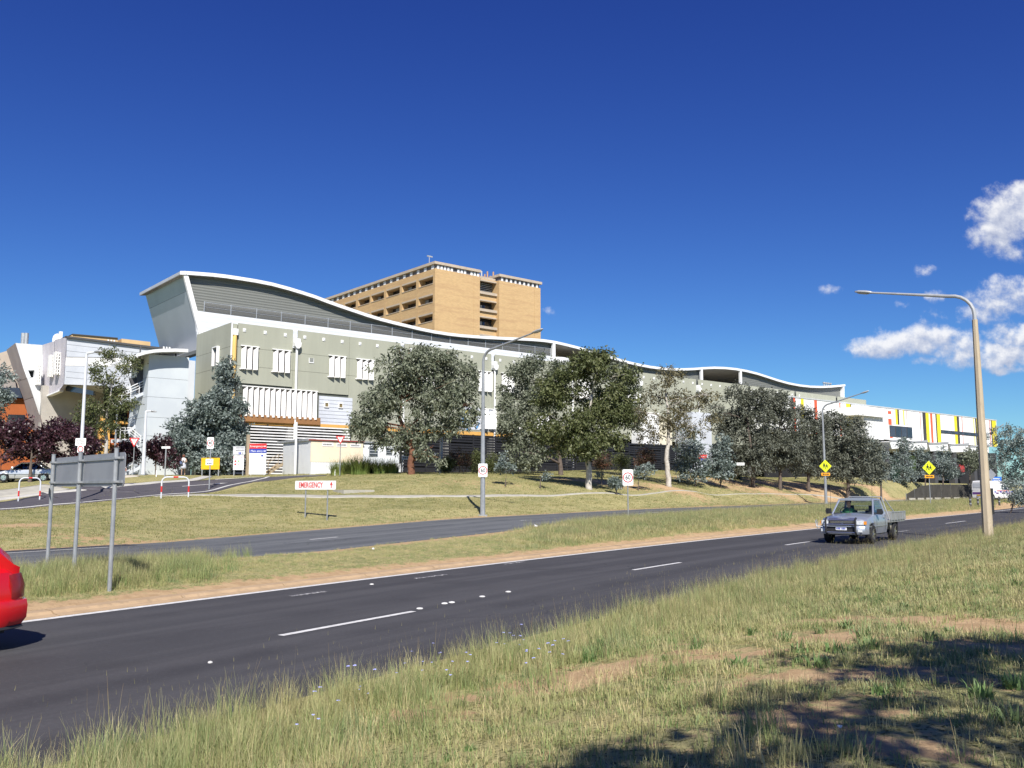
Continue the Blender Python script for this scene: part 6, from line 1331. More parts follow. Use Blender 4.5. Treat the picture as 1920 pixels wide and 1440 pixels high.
def glass_mat(name, tint, a):
    m = bpy.data.materials.new(name); m.use_nodes = True; b = NB(m.node_tree); t = m.node_tree; t.nodes.remove(t.nodes['Principled BSDF'])
    gl = b.n('ShaderNodeBsdfGlossy', i_Roughness=.03); gl.inputs[0].default_value = (.9, .93, .95, 1); tr = b.n('ShaderNodeBsdfTransparent'); tr.inputs[0].default_value = (*tint, 1)
    lw = b.n('ShaderNodeLayerWeight', i_Blend=.5); f = b.math('ADD', b.math('MULTIPLY', b.math('POWER', lw.outputs['Facing'], 4.0), .85), a+.05)
    ms = b.n('ShaderNodeMixShader', i_0=f, i_1=tr.outputs[0], i_2=gl.outputs[0]); t.links.new(ms.outputs[0], t.nodes['Material Output'].inputs[0]); return m
m_cglass = glass_mat('car_glass', (.74, .80, .77), .0); m_dglass = glass_mat('tinted_glass', (.12, .13, .13), .03)
def wheel(parent, x, y, r, w, side):
    wr = MB(); n = 24
    prof = [(r*.62, -w/2), (r*.92, -w/2), (r, -w*.36), (r, w*.36), (r*.92, w/2), (r*.62, w/2)]
    rings = [[(x+q*math.cos(2*math.pi*k/n), y+h_, r+q*math.sin(2*math.pi*k/n)) for q, h_ in prof] for k in range(n+1)]
    t = wr.loft(rings, closed=True, caps=False).build('wheel', m_tyre, parent, smooth=True)
    f = y+side*w*.38; mb = MB(); mb.cyl((x, y-side*w*.2, r), (x, f-side*.02, r), r*.63, 20)
    mb.build('rim', m_rim, t, smooth=True)
    mb = MB(); mb.cyl((x, f-side*.02, r), (x, f+side*.03, r), r*.16, 12)
    for k in range(5):
        a = 2*math.pi*k/5; c, s_ = math.cos(a), math.sin(a); mb.add([(x+c*r*.12-s_*.04, f, r+s_*r*.12+c*.04), (x+c*r*.60-s_*.03, f, r+s_*r*.60+c*.03), (x+c*r*.60+s_*.03, f, r+s_*r*.60-c*.03), (x+c*r*.12+s_*.04, f, r+s_*r*.12-c*.04)]+
              [(x+c*r*.12-s_*.04, f+side*.02, r+s_*r*.12+c*.04), (x+c*r*.60-s_*.03, f+side*.02, r+s_*r*.60+c*.03), (x+c*r*.60+s_*.03, f+side*.02, r+s_*r*.60-c*.03), (x+c*r*.12+s_*.04, f+side*.02, r+s_*r*.12-c*.04)], [(0, 1, 2, 3), (7, 6, 5, 4), (0, 4, 5, 1), (1, 5, 6, 2), (2, 6, 7, 3), (3, 7, 4, 0)])
    mb.build('hub', m_chrome, t)
    return t
def arch_side(st, wheels, r, zb):
    """lower edge of a body side with wheel arches cut in: returns [(x, z)] from front to rear"""
    out = []
    for x in st:
        z = zb
        for wx in wheels:
            if abs(x-wx) < r: z = max(z, .30+math.sqrt(max(r*r-(x-wx)**2, 0)))
        out.append((x, z))
    return out
def body(name, prof_top, prof_belt, hw, wheels, r, zb, mat, parent, tuck=.06, n=60, crown=.035, x1=None):
    """shell lofted along x: bottom edge follows the arches, belt is the widest line, top is the bonnet or waist"""
    xs_ = sorted(set(list(np.linspace(prof_top[0][0], prof_top[-1][0], n))+[wx+s_*r*k for wx in wheels for s_ in (-1, 1) for k in (.9999, .97, .85, .6, .3)]))
    T = lambda x, P: float(np.interp(x, [p[0] for p in P], [p[1] for p in P])); rings = []
    lo = dict(arch_side(xs_, wheels, r, zb))
    for x in xs_:
        zt_, zl, W = T(x, prof_top), lo[x], T(x, hw); zm = T(x, prof_belt)
        zl = min(zl, zm-.05)
        z1 = zl+(zm-zl)*.5
        rings.append([(x, -W+tuck, zl), (x, -W+.012, z1), (x, -W, zm), (x, -W+.05, zt_-.05), (x, -W+.16, zt_), (x, 0, zt_+crown), (x, W-.16, zt_), (x, W-.05, zt_-.05), (x, W, zm), (x, W-.012, z1), (x, W-tuck, zl)])
    mb = MB(); mb.loft(rings, closed=True, caps=True); return mb.build(name, mat, parent, smooth=True)
def slab(name, pts, mat, parent, t=(0, .012, 0)):
    if mat.name == 'car_glass': return MB().add(pts, [tuple(range(len(pts)))]).build(name, mat, parent)
    n = len(pts); P = [Vector(p) for p in pts]; Q = [p+Vector(t) for p in P]
    return MB().add(P+Q, [tuple(range(n)), tuple(range(2*n-1, n-1, -1))]+[(i, n+i, n+(i+1) % n, (i+1) % n) for i in range(n)]).build(name, mat, parent)
def cabin(parent, mat, gl, wb, xs_, zb, zt, wt, rake=.03):
    """pillared cabin: xs_ = (screen base, screen top, roof rear, rear base), windows left open for glass panes"""
    x0, x1, x2, x3 = xs_
    rf = MB().loft([[(x1+(x2-x1)*f, -wt*k, z) for (k, z) in ((1.0, zt-.05), (.93, zt), (.4, zt+.035), (-.4, zt+.035), (-.93, zt), (-1.0, zt-.05), (-.9, zt-.07), (.9, zt-.07))] for f in (-.05, .1, .5, .9, 1.04)]).build('roof', mat, parent, smooth=True)
    for s_ in (-1, 1):
        mb = MB(); mb.tube([(x0, s_*wb, zb-.03), (x1, s_*(wt-.01), zt-.04)], .035, 6); mb.tube([(x3, s_*wb, zb-.03), (x2, s_*(wt-.01), zt-.04)], .045, 6); mb.build('pillar', mat, parent)
        MB().tube([(x1-.02, s_*(wt-.005), zt-.045), (x2+.02, s_*(wt-.005), zt-.045)], .035, 6).build('roof_rail', mat, parent)
    g = .03
    slab('windscreen', [(x0+.02, -wb+g, zb), (x0+.02, wb-g, zb), (x1+.01, wt-g, zt-.05), (x1+.01, -wt+g, zt-.05)], gl, parent, (-.006, 0, .006))
    slab('rear_window', [(x3-.02, wb-g, zb+.02), (x3-.02, -wb+g, zb+.02), (x2-.01, -wt+g, zt-.05), (x2-.01, wt-g, zt-.05)], gl, parent, (.006, 0, .006))
    for s_ in (-1, 1): slab('side_window', [(x0+.09, s_*wb, zb), (x1+.06, s_*(wt), zt-.06), (x2-.05, s_*(wt), zt-.06), (x3-.06, s_*wb, zb)], gl, parent, (0, s_*.006, 0))
    return rf
def veh_root(name, label, cat, x, y, z, heading, group=None):
    """local -x is forward"""
    return empty(name, (x, y, z), heading, label, cat, group)
def mirror(parent, x, y, z, mat): 
    s_ = 1 if y > 0 else -1
    MB().loft([[(x+dx, y+s_*dy, z+dz) for (dy, dz) in ((0, -.09), (.16, -.10), (.20, 0), (.16, .11), (0, .10))] for dx in (-.07, .0, .05)]).box(x-.02, x+.02, min(y, y-s_*.12), max(y, y-s_*.12), z-.07, z-.03).build('mirror', mat, parent, smooth=True)
def person_bust(name, label, loc, rz, shirt, hair, scale=1.0):
    root = empty(name, loc, rz, label, 'person'); root.scale = (scale,)*3
    m_skin = M('skin', (.48, .28, .19), (.44, .25, .17), scale=8, rough=.6)
    mb = MB(); mb.loft([[(math.cos(a)*rx, math.sin(a)*ry, z) for a in np.linspace(0, 2*math.pi, 16, endpoint=False)] for rx, ry, z in ((.13, .17, 0), (.12, .16, .15), (.13, .19, .35), (.11, .20, .46), (.07, .10, .52), (.05, .055, .55), (.05, .055, .60), (.085, .07, .63), (.10, .078, .70), (.10, .08, .77), (.075, .06, .83), (.02, .02, .855))]); mb.build('body', m_skin, root, smooth='full')
    MB().loft([[(math.cos(a)*rx*1.05, math.sin(a)*ry*1.05, z) for a in np.linspace(0, 2*math.pi, 16, endpoint=False)] for rx, ry, z in ((.13, .17, -.01), (.12, .16, .15), (.13, .19, .35), (.11, .20, .46), (.075, .105, .525))]).build('shirt', shirt, root, smooth='full')
    MB().loft([[(.012+math.cos(a)*rx, math.sin(a)*ry, z) for a in np.linspace(0, 2*math.pi, 16, endpoint=False)] for rx, ry, z in ((.10, .084, .72), (.112, .09, .78), (.085, .07, .85), (.02, .02, .872))]).build('hair', hair, root, smooth='full')
    for s_ in (-1, 1): MB().tube([(0, s_*.18, .43), (-.10, s_*.25, .22), (-.38, s_*.16, .20)], [.055, .045, .035], 8).build('arm', shirt, root, smooth='full')
    return root
# ---- silver flat-tray ute
def solve_s(u_t, t):
    lo_, hi_ = -5.0, 60.0
    for _ in range(50):
        m_ = (lo_+hi_)/2; x, y = st2xy(m_, t)
        if proj(float(x), float(y), .0)[0] < u_t: lo_ = m_
        else: hi_ = m_
    return m_
sW = solve_s(1634, -5.75); x_, y_ = st2xy(sW, -5.0); tx_, ty_ = float(np.interp(sW, Es, Tx)), float(np.interp(sW, Es, Ty))
hd = math.atan2(ty_, tx_)
ute = veh_root('flat_tray_ute', 'silver ute with aluminium flat tray and black bull bar driving on the near road', 'ute', float(x_)-tx_*.82, float(y_)-ty_*.82, 0, hd)
m_silver = paint('paint_silver', (.40, .43, .49), .55, .32); m_alu = M('tray_aluminium', (.42, .42, .40), (.33, .33, .31), scale=5, rough=.45, metal=.4, dirt=.3)
body('body', [(0.0, .82), (.10, .90), (.5, .965), (1.15, 1.03), (1.3, 1.05), (2.75, 1.05)], [(0, .62), (.3, .74), (2.75, .80)], [(0, .70), (.10, .78), (.35, .83), (2.75, .84)], [.82], .42, .34, m_silver, ute)
MB().box(.3, 2.7, -.74, .74, .30, .62).build('floor_pan', m_plastic, ute)
cabin(ute, m_silver, m_cglass, .74, (1.22, 1.72, 2.55, 2.72), 1.05, 1.60, .62)
MB().box(1.9, 2.35, -.68, -.10, .55, 1.0).box(2.3, 2.42, -.60, -.16, .95, 1.16).box(2.33, 2.42, -.48, -.28, 1.16, 1.34).build('seat', m_plastic, ute); MB().box(1.9, 2.35, .10, .68, .55, 1.0).box(2.3, 2.42, .16, .60, .95, 1.16).box(2.33, 2.42, .28, .48, 1.16, 1.34).build('seat', m_plastic, ute)
MB().box(1.25, 1.6, -.7, .7, .8, 1.07).build('dashboard', m_plastic, ute)
swh = [(1.62+.04*math.sin(a)*0+.06*math.sin(a), .38+.18*math.cos(a), 1.12+.16*math.sin(a)) for a in np.linspace(0, 2*math.pi, 17)]
MB().tube(swh, .015, 6).build('steering_wheel', m_plastic, ute)
# door lines and handle
for s_ in (-1, 1):
    for x in (1.32, 2.42): MB().box(x-.006, x+.006, s_*.842-.002, s_*.842+.002, .42, 1.02).build('door_seam', m_plastic, ute)
    MB().box(2.2, 2.36, min(s_*.845, s_*.865), max(s_*.845, s_*.865), .90, .94).build('door_handle', m_silver, ute)
    mirror(ute, 1.42, s_*.84, 1.13, m_plastic)
    MB().box(.30, 2.7, s_*.835-.008, s_*.835+.008, .60, .63).build('side_moulding', m_silver, ute)
# front end
MB().loft([[(x, y, z) for (y, z) in ((-.50, .66), (.50, .66), (.46, .84), (-.46, .84))] for x in (-.035, .04)]).build('grille', m_plastic, ute)
MB().prism([(-.04, .845), (.12, .93), (.14, .90), (-.02, .82)], -.50, .50, 'y').build('bonnet_lip', m_chrome, ute)
for z in (.71, .76, .80): MB().box(-.045, -.036, -.44, .44, z-.008, z+.008).build('grille_bar', m_chrome, ute)
MB().tube([(-.05, .045*math.cos(a), .76+.03*math.sin(a)) for a in np.linspace(0, 6.283, 13)], .006, 5).build('badge', m_chrome, ute)
for s_ in (-1, 1):
    q = sorted((s_*.50, s_*.74)); MB().loft([[(x, y, z) for (y, z) in ((q[0], .69), (q[1], .70), (q[1], .83), (q[0], .84))] for x in (-.015, .08)]).build('headlight', m_lens, ute)
    q = sorted((s_*.745, s_*.80)); MB().loft([[(x, y, z) for (y, z) in ((q[0], .70), (q[1], .71), (q[1], .81), (q[0], .82))] for x in (.02, .18)]).build('indicator', m_ind, ute)
bmp = [(-.10, -.62), (-.13, -.4), (-.13, .4), (-.10, .62), (.0, .78), (.30, .845)]
bp_ = [(.30, -.845), (.0, -.78)]+bmp
MB().loft([[(x, y, .36), (x-.03, y*1.01, .42), (x-.03, y*1.01, .56), (x, y, .64), (x+.08, y*.9, .64), (x+.08, y*.9, .36)] for (x, y) in bp_]).build('bumper', m_silver, ute, smooth=True)
MB().box(-.175, -.135, -.50, .50, .43, .62).build('bumper_opening', m_plastic, ute)
for s_ in (-1, 1): MB().box(-.15, -.10, min(s_*.58, s_*.72), max(s_*.58, s_*.72), .44, .54).build('fog_lamp', m_lens, ute)
pl = MB().box(-.195, -.178, -.20, .18, .50, .61).build('number_plate', m_sw2, ute)
mb = MB(); [mb.box(-.199, -.1955, y, y+.035, .525, .585) for y in (-.16, -.11, -.06, .02, .07, .12)]; mb.build('lettering', m_blue, pl)
for s_ in (-.52, .52): MB().tube([(-.15, s_, .36), (-.24, s_, .45), (-.25, s_, .88), (-.12, s_, .93)], .035, 8).build('bull_bar_upright', m_plastic, ute, smooth=True)
MB().tube([(-.25, -.52, .70), (-.25, .52, .70)], .022, 8).tube([(-.22, -.52, .42), (-.22, .52, .42)], .022, 8).build('bull_bar_tube', m_chrome, ute, smooth=True)
MB().tube([(-.14, .60, .60), (-.22, .86, .62), (-.20, .90, .80), (-.05, .90, .84)], .018, 6).tube([(-.02, .90, .80), (-.02, .90, .50)], .018, 6).build('side_tube', m_post, ute, smooth=True)
for (x, y) in ((1.15, .78), (1.62, -.60)): MB().tube([(x, y, 1.02), (x+.12, y, 2.0)], .006, 5).build('aerial', m_plastic, ute)
for (x, y, s_) in ((.82, -.74, -1), (.82, .74, 1), (3.75, -.74, -1), (3.75, .74, 1)): wheel(ute, x, y, .34, .23, s_)
MB().box(2.72, 4.9, -.42, -.34, .48, .60).box(2.72, 4.9, .34, .42, .48, .60).box(3.65, 3.85, -.7, .7, .28, .40).box(2.8, 3.2, -.3, .3, .35, .5).build('chassis', m_plastic, ute)
# tray
tz = .80
MB().box(2.86, 4.98, -.90, .90, tz-.10, tz).build('tray_deck', m_alu, ute)
for s_ in (-1, 1):
    q = sorted((s_*.90, s_*.935)); f = MB().box(2.88, 4.96, q[0], q[1], tz-.02, tz+.27).build('tray_side', m_alu, ute)
    q2 = sorted((s_*.937, s_*.955))
    for k in range(6): x = 2.9+k*.40; MB().box(x, x+.04, q2[0], q2[1], tz-.05, tz+.27).build('side_rib', m_post, f)
    MB().box(2.88, 4.96, q2[0], q2[1], tz+.272, tz+.30).build('side_cap', m_steel, f)
    q = sorted((s_*.62, s_*.84)); MB().box(4.15, 4.17, q[0], q[1], .18, tz-.12).build('mud_flap', m_plastic, ute)
    q = sorted((s_*.60, s_*.80)); MB().prism([(3.05, tz-.12), (3.5, tz-.12), (3.30, .42)], q[0], q[1], 'y').build('mudguard', M('mudguard_tan', (.35, .32, .25), scale=3), ute)
MB().box(4.96, 4.99, -.93, .93, tz-.02, tz+.27).build('tailgate', m_alu, ute)
hb_ = MB()
for s_ in (-.60, .60): hb_.tube([(2.90, s_*1.45, tz), (2.90, s_, 1.66)], .022, 6); hb_.tube([(2.92, s_*1.45, tz+.25), (3.35, s_*1.48, tz+.28)], .018, 6)
hb_.tube([(2.90, -.60, 1.66), (2.90, .60, 1.66)], .022, 6)
for k in range(4): hb_.tube([(2.90, -.85+.06*k, tz+.12+.13*k), (2.90, .85-.06*k, tz+.12+.13*k)], .014, 6)
hb_.tube([(2.90, -.72, 1.60), (3.45, -.90, tz+.28)], .02, 6); hb_.build('headboard', m_steel, ute, smooth=True)
M_ = ute.matrix_world if False else Matrix.Translation(ute.location) @ Matrix.Rotation(hd, 4, 'Z')
person_bust('person', 'driver in a green shirt seated behind the windscreen of the silver ute', M_ @ Vector((2.10, .38, .72)), hd, M('shirt_green', (.06, .20, .09), scale=6), M('hair_dark', (.04, .03, .025), scale=9))
# ---- red wagon leaving at the left edge
sR = -4.53; x_, y_ = st2xy(sR, -1.4); tx_, ty_ = float(np.interp(sR, Es, Tx)), float(np.interp(sR, Es, Ty)); hd = math.atan2(ty_, tx_)
Lr = 4.55; rc = veh_root('red_wagon', 'bright red station wagon cut by the left edge of the photo on the near road', 'car', float(x_)-tx_*Lr, float(y_)-ty_*Lr, 0, hd); rc.scale = (1.07, 1.07, 1.07)
m_rp = paint('paint_red', (.60, .006, .012), .0, .22, .04)
body('body', [(0, .62), (.15, .72), (.6, .80), (1.2, .90), (3.9, .95), (4.30, .94), (4.46, .84), (4.55, .68)], [(0, .5), (1, .60), (4.2, .66), (4.55, .60)], [(0, .60), (.2, .78), (.6, .85), (4.0, .85), (4.35, .80), (4.48, .72), (4.55, .62)], [.85, 3.55], .38, .26, m_rp, rc, n=80)
xs2 = [(1.25, .93, .90), (1.9, 1.32, .72), (2.3, 1.40, .68), (3.3, 1.42, .67), (3.85, 1.38, .66), (4.16, 1.26, .69), (4.36, 1.08, .73), (4.45, .94, .77)]
MB().loft([[(x, -w_*.985, .84), (x, -w_+.0, z-.10 if z > 1.05 else z), (x, -w_*.85, z), (x, 0, z+.03), (x, w_*.85, z), (x, w_, z-.10 if z > 1.05 else z), (x, w_*.985, .84)] for (x, z, w_) in [(x, z, (.60+.17*(1.45-z)/.5)*(1 if x < 4.2 else .97 if x < 4.4 else .88)) for (x, z, _) in xs2]]).build('upper_body', m_rp, rc, smooth=True)
for s_ in (-1, 1):
    slab('side_window', [(2.9, s_*.785, .97), (2.9, s_*.665, 1.30), (3.62, s_*.66, 1.29), (3.92, s_*.715, 1.14), (4.02, s_*.765, .98)], m_dglass, rc, (0, s_*.02, 0)); slab('side_window', [(1.7, s_*.785, .97), (2.1, s_*.675, 1.29), (2.84, s_*.665, 1.30), (2.84, s_*.785, .97)], m_dglass, rc, (0, s_*.02, 0))
    MB().tube([(2.86, s_*.80, .955), (4.04, s_*.785, .965)], .012, 5).tube([(4.04, s_*.785, .965), (3.94, s_*.735, 1.15), (3.62, s_*.68, 1.31)], .012, 5).build('window_trim', m_plastic, rc)
    MB().loft([[(x, s_*(w_+.008), .60), (x, s_*(w_+.010), .74), (x-.02, s_*(w_-.045), .87), (x-.02, s_*(w_-.12), .87), (x, s_*(w_-.08), .60)] for (x, w_) in ((4.30, .806), (4.36, .795), (4.42, .757), (4.47, .727), (4.52, .672))]).build('tail_lamp', m_tail, rc, smooth=True)
    MB().tube([(1.9, s_*.64, 1.43), (2.0, s_*.64, 1.47), (3.6, s_*.62, 1.46), (3.7, s_*.62, 1.42)], .016, 6).build('roof_rack', m_plastic, rc, smooth=True)
bq = [(3.98, -.86), (4.25, -.86), (4.52, -.74), (4.62, -.5), (4.64, 0), (4.62, .5), (4.52, .74), (4.25, .86), (3.98, .86)]
MB().loft([[(x, y, .57), (x+.01, y*1.015, .50), (x+.005, y*1.01, .36), (x-.05, y*.97, .27), (x-.25, y*.85, .27), (x-.25, y*.85, .57)] for (x, y) in bq]).build('bumper', m_rp, rc, smooth=True)
MB().loft([[(x-.04, y*.985, .285), (x-.02, y*.99, .255), (x-.1, y*.95, .235), (x-.2, y*.9, .25)] for (x, y) in bq]).build('bumper_strip', m_plastic, rc, smooth=True)
MB().box(.3, 4.3, -.7, .7, .20, .5).build('floor_pan', m_plastic, rc); MB().tube([(4.1, -.45, .22), (4.6, -.45, .23)], .03, 8).build('exhaust', m_chrome, rc)
slab('rear_window', [(4.43, -.50, 1.0), (4.43, .50, 1.0), (4.19, .46, 1.25), (4.19, -.46, 1.25)], m_dglass, rc, (.012, 0, .012))
for (x, y, s_) in ((.85, -.74, -1), (.85, .74, 1), (3.55, -.74, -1), (3.55, .74, 1)): wheel(rc, x, y, .31, .2, s_)
# ---- silver sedan parked at left
P = atY(13, 64); Pb = atY(79, 64.5); hd = math.atan2(Pb.y-P.y, Pb.x-P.x)
sd = veh_root('parked_sedan', 'silver sedan parked under the purple leaved tree at left', 'car', P.x-math.cos(hd)*.9, P.y-math.sin(hd)*.9, min(P.z, Pb.z)+.02, hd)
m_sv2 = paint('paint_pale_silver', (.52, .54, .57), .45, .3)
body('body', [(0, .60), (.15, .68), (.9, .80), (1.3, .86), (3.5, .92), (4.2, .90), (4.45, .84), (4.5, .66)], [(0, .46), (1, .56), (4.5, .62)], [(0, .62), (.25, .80), (.7, .86), (4.0, .86), (4.4, .76), (4.5, .64)], [.9, 3.5], .36, .25, m_sv2, sd, n=60)
cabin(sd, m_sv2, m_dglass, .72, (1.25, 1.95, 2.95, 3.65), .90, 1.38, .58)
MB().box(.3, 4.3, -.7, .7, .18, .85).build('floor_pan', m_plastic, sd); MB().box(1.6, 3.4, -.6, .6, .85, 1.05).build('seats', m_plastic, sd)
for s_ in (-1, 1):
    MB().tube([(2.4, s_*.72, .90), (2.42, s_*.60, 1.36)], .025, 6).build('pillar', m_plastic, sd); MB().box(.3, 4.2, s_*.858-.006, s_*.858+.006, .52, .55).build('side_moulding', m_plastic, sd); slab('tail_lamp', [(4.30, s_*.80, .80), (4.30, s_*.82, .62), (4.44, s_*.74, .62), (4.44, s_*.72, .80)], m_tail, sd, (.02, s_*.02, 0)); mirror(sd, 1.5, s_*.84, .96, m_sv2)
for (x, y, s_) in ((.9, -.76, -1), (.9, .76, 1), (3.5, -.76, -1), (3.5, .76, 1)): wheel(sd, x, y, .31, .2, s_)
# ---- white van at the right on the far carriageway
PV = atY(1837, 100); m__ = float(xy2st(PV.x, PV.y)[0][0]); x_, y_ = PV.x, PV.y
tx_, ty_ = float(np.interp(m__, Es, Tx)), float(np.interp(m__, Es, Ty)); tx_, ty_ = .885, .466; hd = math.atan2(ty_, tx_)+math.pi; print('van s,t', xy2st(PV.x, PV.y))
Lv = 5.2; van = veh_root('white_van', 'white van with a purple and blue stripe half hidden behind the concrete lamp post', 'van', float(x_)+tx_*Lv, float(y_)+ty_*Lv, PV.z, hd)
m_wp = paint('paint_white', (.80, .80, .80), 0, .35)
body('body', [(0, .85), (.15, 1.0), (.9, 1.15), (1.1, 1.2), (5.15, 1.2), (5.2, 1.1)], [(0, .6), (5.2, .8)], [(0, .70), (.3, .90), (5.1, .92), (5.2, .88)], [.95, 4.1], .40, .32, m_wp, van, n=50)
MB().loft([[(x, -w_, 1.15), (x, -w_, z-.3), (x, -w_*.86, z), (x, 0, z+.04), (x, w_*.86, z), (x, w_, z-.3), (x, w_, 1.15)] for (x, z, w_) in ((2.0, 2.10, .86), (2.1, 2.2, .88), (5.1, 2.2, .88), (5.2, 2.1, .86))]).build('rear_box', m_wp, van, smooth=True)
MB().loft([[(x, -.84, 1.15), (x, -.80, z-.12), (x, -.7, z), (x, .7, z), (x, .80, z-.12), (x, .84, 1.15)] for (x, z) in ((1.0, 1.22), (1.35, 1.62), (1.75, 2.02), (1.98, 2.10))]).build('cab', m_wp, van, smooth=True)
for s_ in (-1, 1):
    slab('side_window', [(1.35, s_*.848, 1.22), (1.72, s_*.828, 1.75), (2.45, s_*.885, 1.78), (2.45, s_*.885, 1.22)], m_glass, van, (0, s_*.015, 0)); mirror(van, 1.3, s_*.9, 1.3, m_plastic)
    q = sorted((s_*.922, s_*.93)); m_pur = M('stripe_purple', (.14, .05, .24), scale=3)
    for k in range(9): MB().box(.6+k*.5, .6+k*.5+(.5 if k % 2 else .26), q[0], q[1], .78 if k % 2 else .92, .92 if k % 2 else 1.06).build('livery_block', m_pur if k % 2 else m_blue, van)
    MB().box(1.3, 3.4, q[0], q[1], 1.075, 1.14).build('livery_block', m_red, van)
for (y0, y1, z0_, z1_) in ((-.8, .8, .72, .95), ): MB().box(5.2, 5.215, y0, y1, z0_, z1_).build('rear_stripe', m_pur, van)
MB().box(5.2, 5.22, -.7, .7, 1.45, 1.95).build('rear_window', m_wclad, van); MB().box(5.205, 5.23, -.3, .25, .55, .66).build('number_plate', m_amb, van)
slab('windscreen', [(1.04, -.74, 1.26), (1.04, .74, 1.26), (1.72, .70, 2.0), (1.72, -.70, 2.0)], m_glass, van, (-.03, 0, .03))
for (x, y, s_) in ((.95, -.8, -1), (.95, .8, 1), (4.1, -.8, -1), (4.1, .8, 1)): wheel(van, x, y, .34, .22, s_)
# ---- woman walking on the grass by the conifer
def walker(u, Y, label):
    P = atY(u, Y); root = empty('person', P, R(12), label, 'person')
    J = {'pel': (0, 0, .92), 'chest': (0, .01, 1.25), 'neck': (0, .01, 1.42), 'head': (0, -.02, 1.52), 'top': (0, -.02, 1.62), 'shL': (-.17, .01, 1.37), 'shR': (.17, .01, 1.37), 'elL': (-.24, .0, 1.12), 'elR': (.25, .02, 1.12), 'haL': (-.12, -.22, 1.06), 'haR': (.10, -.22, 1.05),
         'hiL': (-.09, 0, .88), 'hiR': (.09, 0, .88), 'knL': (-.10, -.08, .50), 'knR': (.09, .03, .49), 'anL': (-.10, -.03, .09), 'anR': (.10, .26, .16), 'toL': (-.11, -.17, .03), 'toR': (.10, .14, .04)}
    E = [('pel', 'chest'), ('chest', 'neck'), ('neck', 'head'), ('head', 'top'), ('chest', 'shL'), ('chest', 'shR'), ('shL', 'elL'), ('shR', 'elR'), ('elL', 'haL'), ('elR', 'haR'), ('pel', 'hiL'), ('pel', 'hiR'), ('hiL', 'knL'), ('hiR', 'knR'), ('knL', 'anL'), ('knR', 'anR'), ('anL', 'toL'), ('anR', 'toR')]
    rad = {'pel': .14, 'chest': .12, 'neck': .05, 'head': .09, 'top': .075, 'shL': .06, 'shR': .06, 'elL': .038, 'elR': .038, 'haL': .03, 'haR': .03, 'hiL': .10, 'hiR': .10, 'knL': .06, 'knR': .06, 'anL': .036, 'anR': .036, 'toL': .03, 'toR': .03}
    ks = list(J); me = bpy.data.meshes.new('body'); me.from_pydata([J[k] for k in ks], [(ks.index(a), ks.index(c)) for a, c in E], []); o = link('body', me, root); me.materials.append(M('skin_pale', (.55, .36, .27), (.5, .32, .23), scale=6, rough=.6))
    md = o.modifiers.new('skin', 'SKIN'); md.use_smooth_shade = True
    for i, k in enumerate(ks): me.skin_vertices[0].data[i].radius = (rad[k], rad[k]*.85); me.skin_vertices[0].data[i].use_root = (k == 'pel')
    sb_ = o.modifiers.new('sub', 'SUBSURF'); sb_.levels = 1; sb_.render_levels = 2
    el = lambda rs: [[(cx_+rx*math.cos(a), cy_+ry*math.sin(a), z) for a in np.linspace(0, 2*math.pi, 18, endpoint=False)] for (cx_, cy_, rx, ry, z) in rs]
    MB().loft(el([(0, .01, .26, .20, .55), (0, .01, .22, .17, .72), (0, .0, .18, .14, .92), (0, .0, .16, .12, 1.04)])).build('skirt', M('skirt_pale_print', (.62, .62, .66), (.36, .38, .46), scale=14), root, smooth='full')
    MB().loft(el([(0, .0, .165, .125, 1.02), (0, .01, .175, .135, 1.2), (0, .01, .19, .13, 1.34), (0, .01, .12, .10, 1.41), (0, .01, .06, .06, 1.44)])).build('blouse', M('blouse_white', (.76, .74, .72), (.66, .64, .62), scale=9), root, smooth='full')
    MB().loft(el([(0, .02, .09, .09, 1.44), (0, .01, .115, .12, 1.52), (0, 0, .115, .125, 1.60), (0, 0, .085, .09, 1.67), (0, 0, .02, .02, 1.69)])).build('hair', M('hair_auburn', (.16, .06, .035), scale=9), root, smooth='full')
    b_ = tag(MB().box(-.26, -.06, -.30, -.16, .90, 1.12).tube([(-.24, -.2, 1.1), (-.17, -.05, 1.3), (-.08, -.2, 1.1)], .012, 5).build('handbag', M('bag_blue', (.10, .14, .26), scale=6), None, loc=P, rz=R(12), bevel=.02), 'dark blue handbag carried by the walking woman', 'handbag')
    return root
walker(343, 72, 'woman in a white blouse and pale skirt walking on the grass beside the conifer')
# ------------------------------------------------------------------ grass (stuff)
def blade_mat(name, cols, tip, rough=.75, trans=.25):
    m = bpy.data.materials.new(name); m.use_nodes = True; b = NB(m.node_tree); bs = m.node_tree.nodes['Principled BSDF']
    bs.inputs['Roughness'].default_value = rough; bs.inputs['Specular IOR Level'].default_value = .2
    oi = b.n('ShaderNodeObjectInfo'); pos = b.n('ShaderNodeNewGeometry').outputs['Position']
    f = b.math('ADD', b.math('MULTIPLY', oi.outputs['Random'], .55), b.math('MULTIPLY', b.sstep(b.noise(.55, 4, .6, pos), .35, .65), .45))
    c = b.ramp(f, [(i/(len(cols)-1), k) for i, k in enumerate(cols)])
    hgt = b.n('ShaderNodeAttribute', attribute_name='h').outputs['Fac']
    c = b.mix(b.sstep(hgt, .55, 1.0), c, (*tip, 1))
    b.set(bs.inputs['Base Color'], c)
    tr = b.n('ShaderNodeBsdfTranslucent', i_Color=c); ms = b.n('ShaderNodeMixShader', i_0=trans, i_1=bs.outputs[0], i_2=tr.outputs[0])
    m.node_tree.links.new(ms.outputs[0], m.node_tree.nodes['Material Output'].inputs[0])
    return m
GREEN = [(0.45, 0.41, 0.20), (0.34, 0.36, 0.15), (0.21, 0.28, 0.10), (0.30, 0.36, 0.19)]
DRY = [(0.62, 0.52, 0.29), (0.50, 0.44, 0.22), (0.34, 0.34, 0.15), (0.54, 0.49, 0.27)]
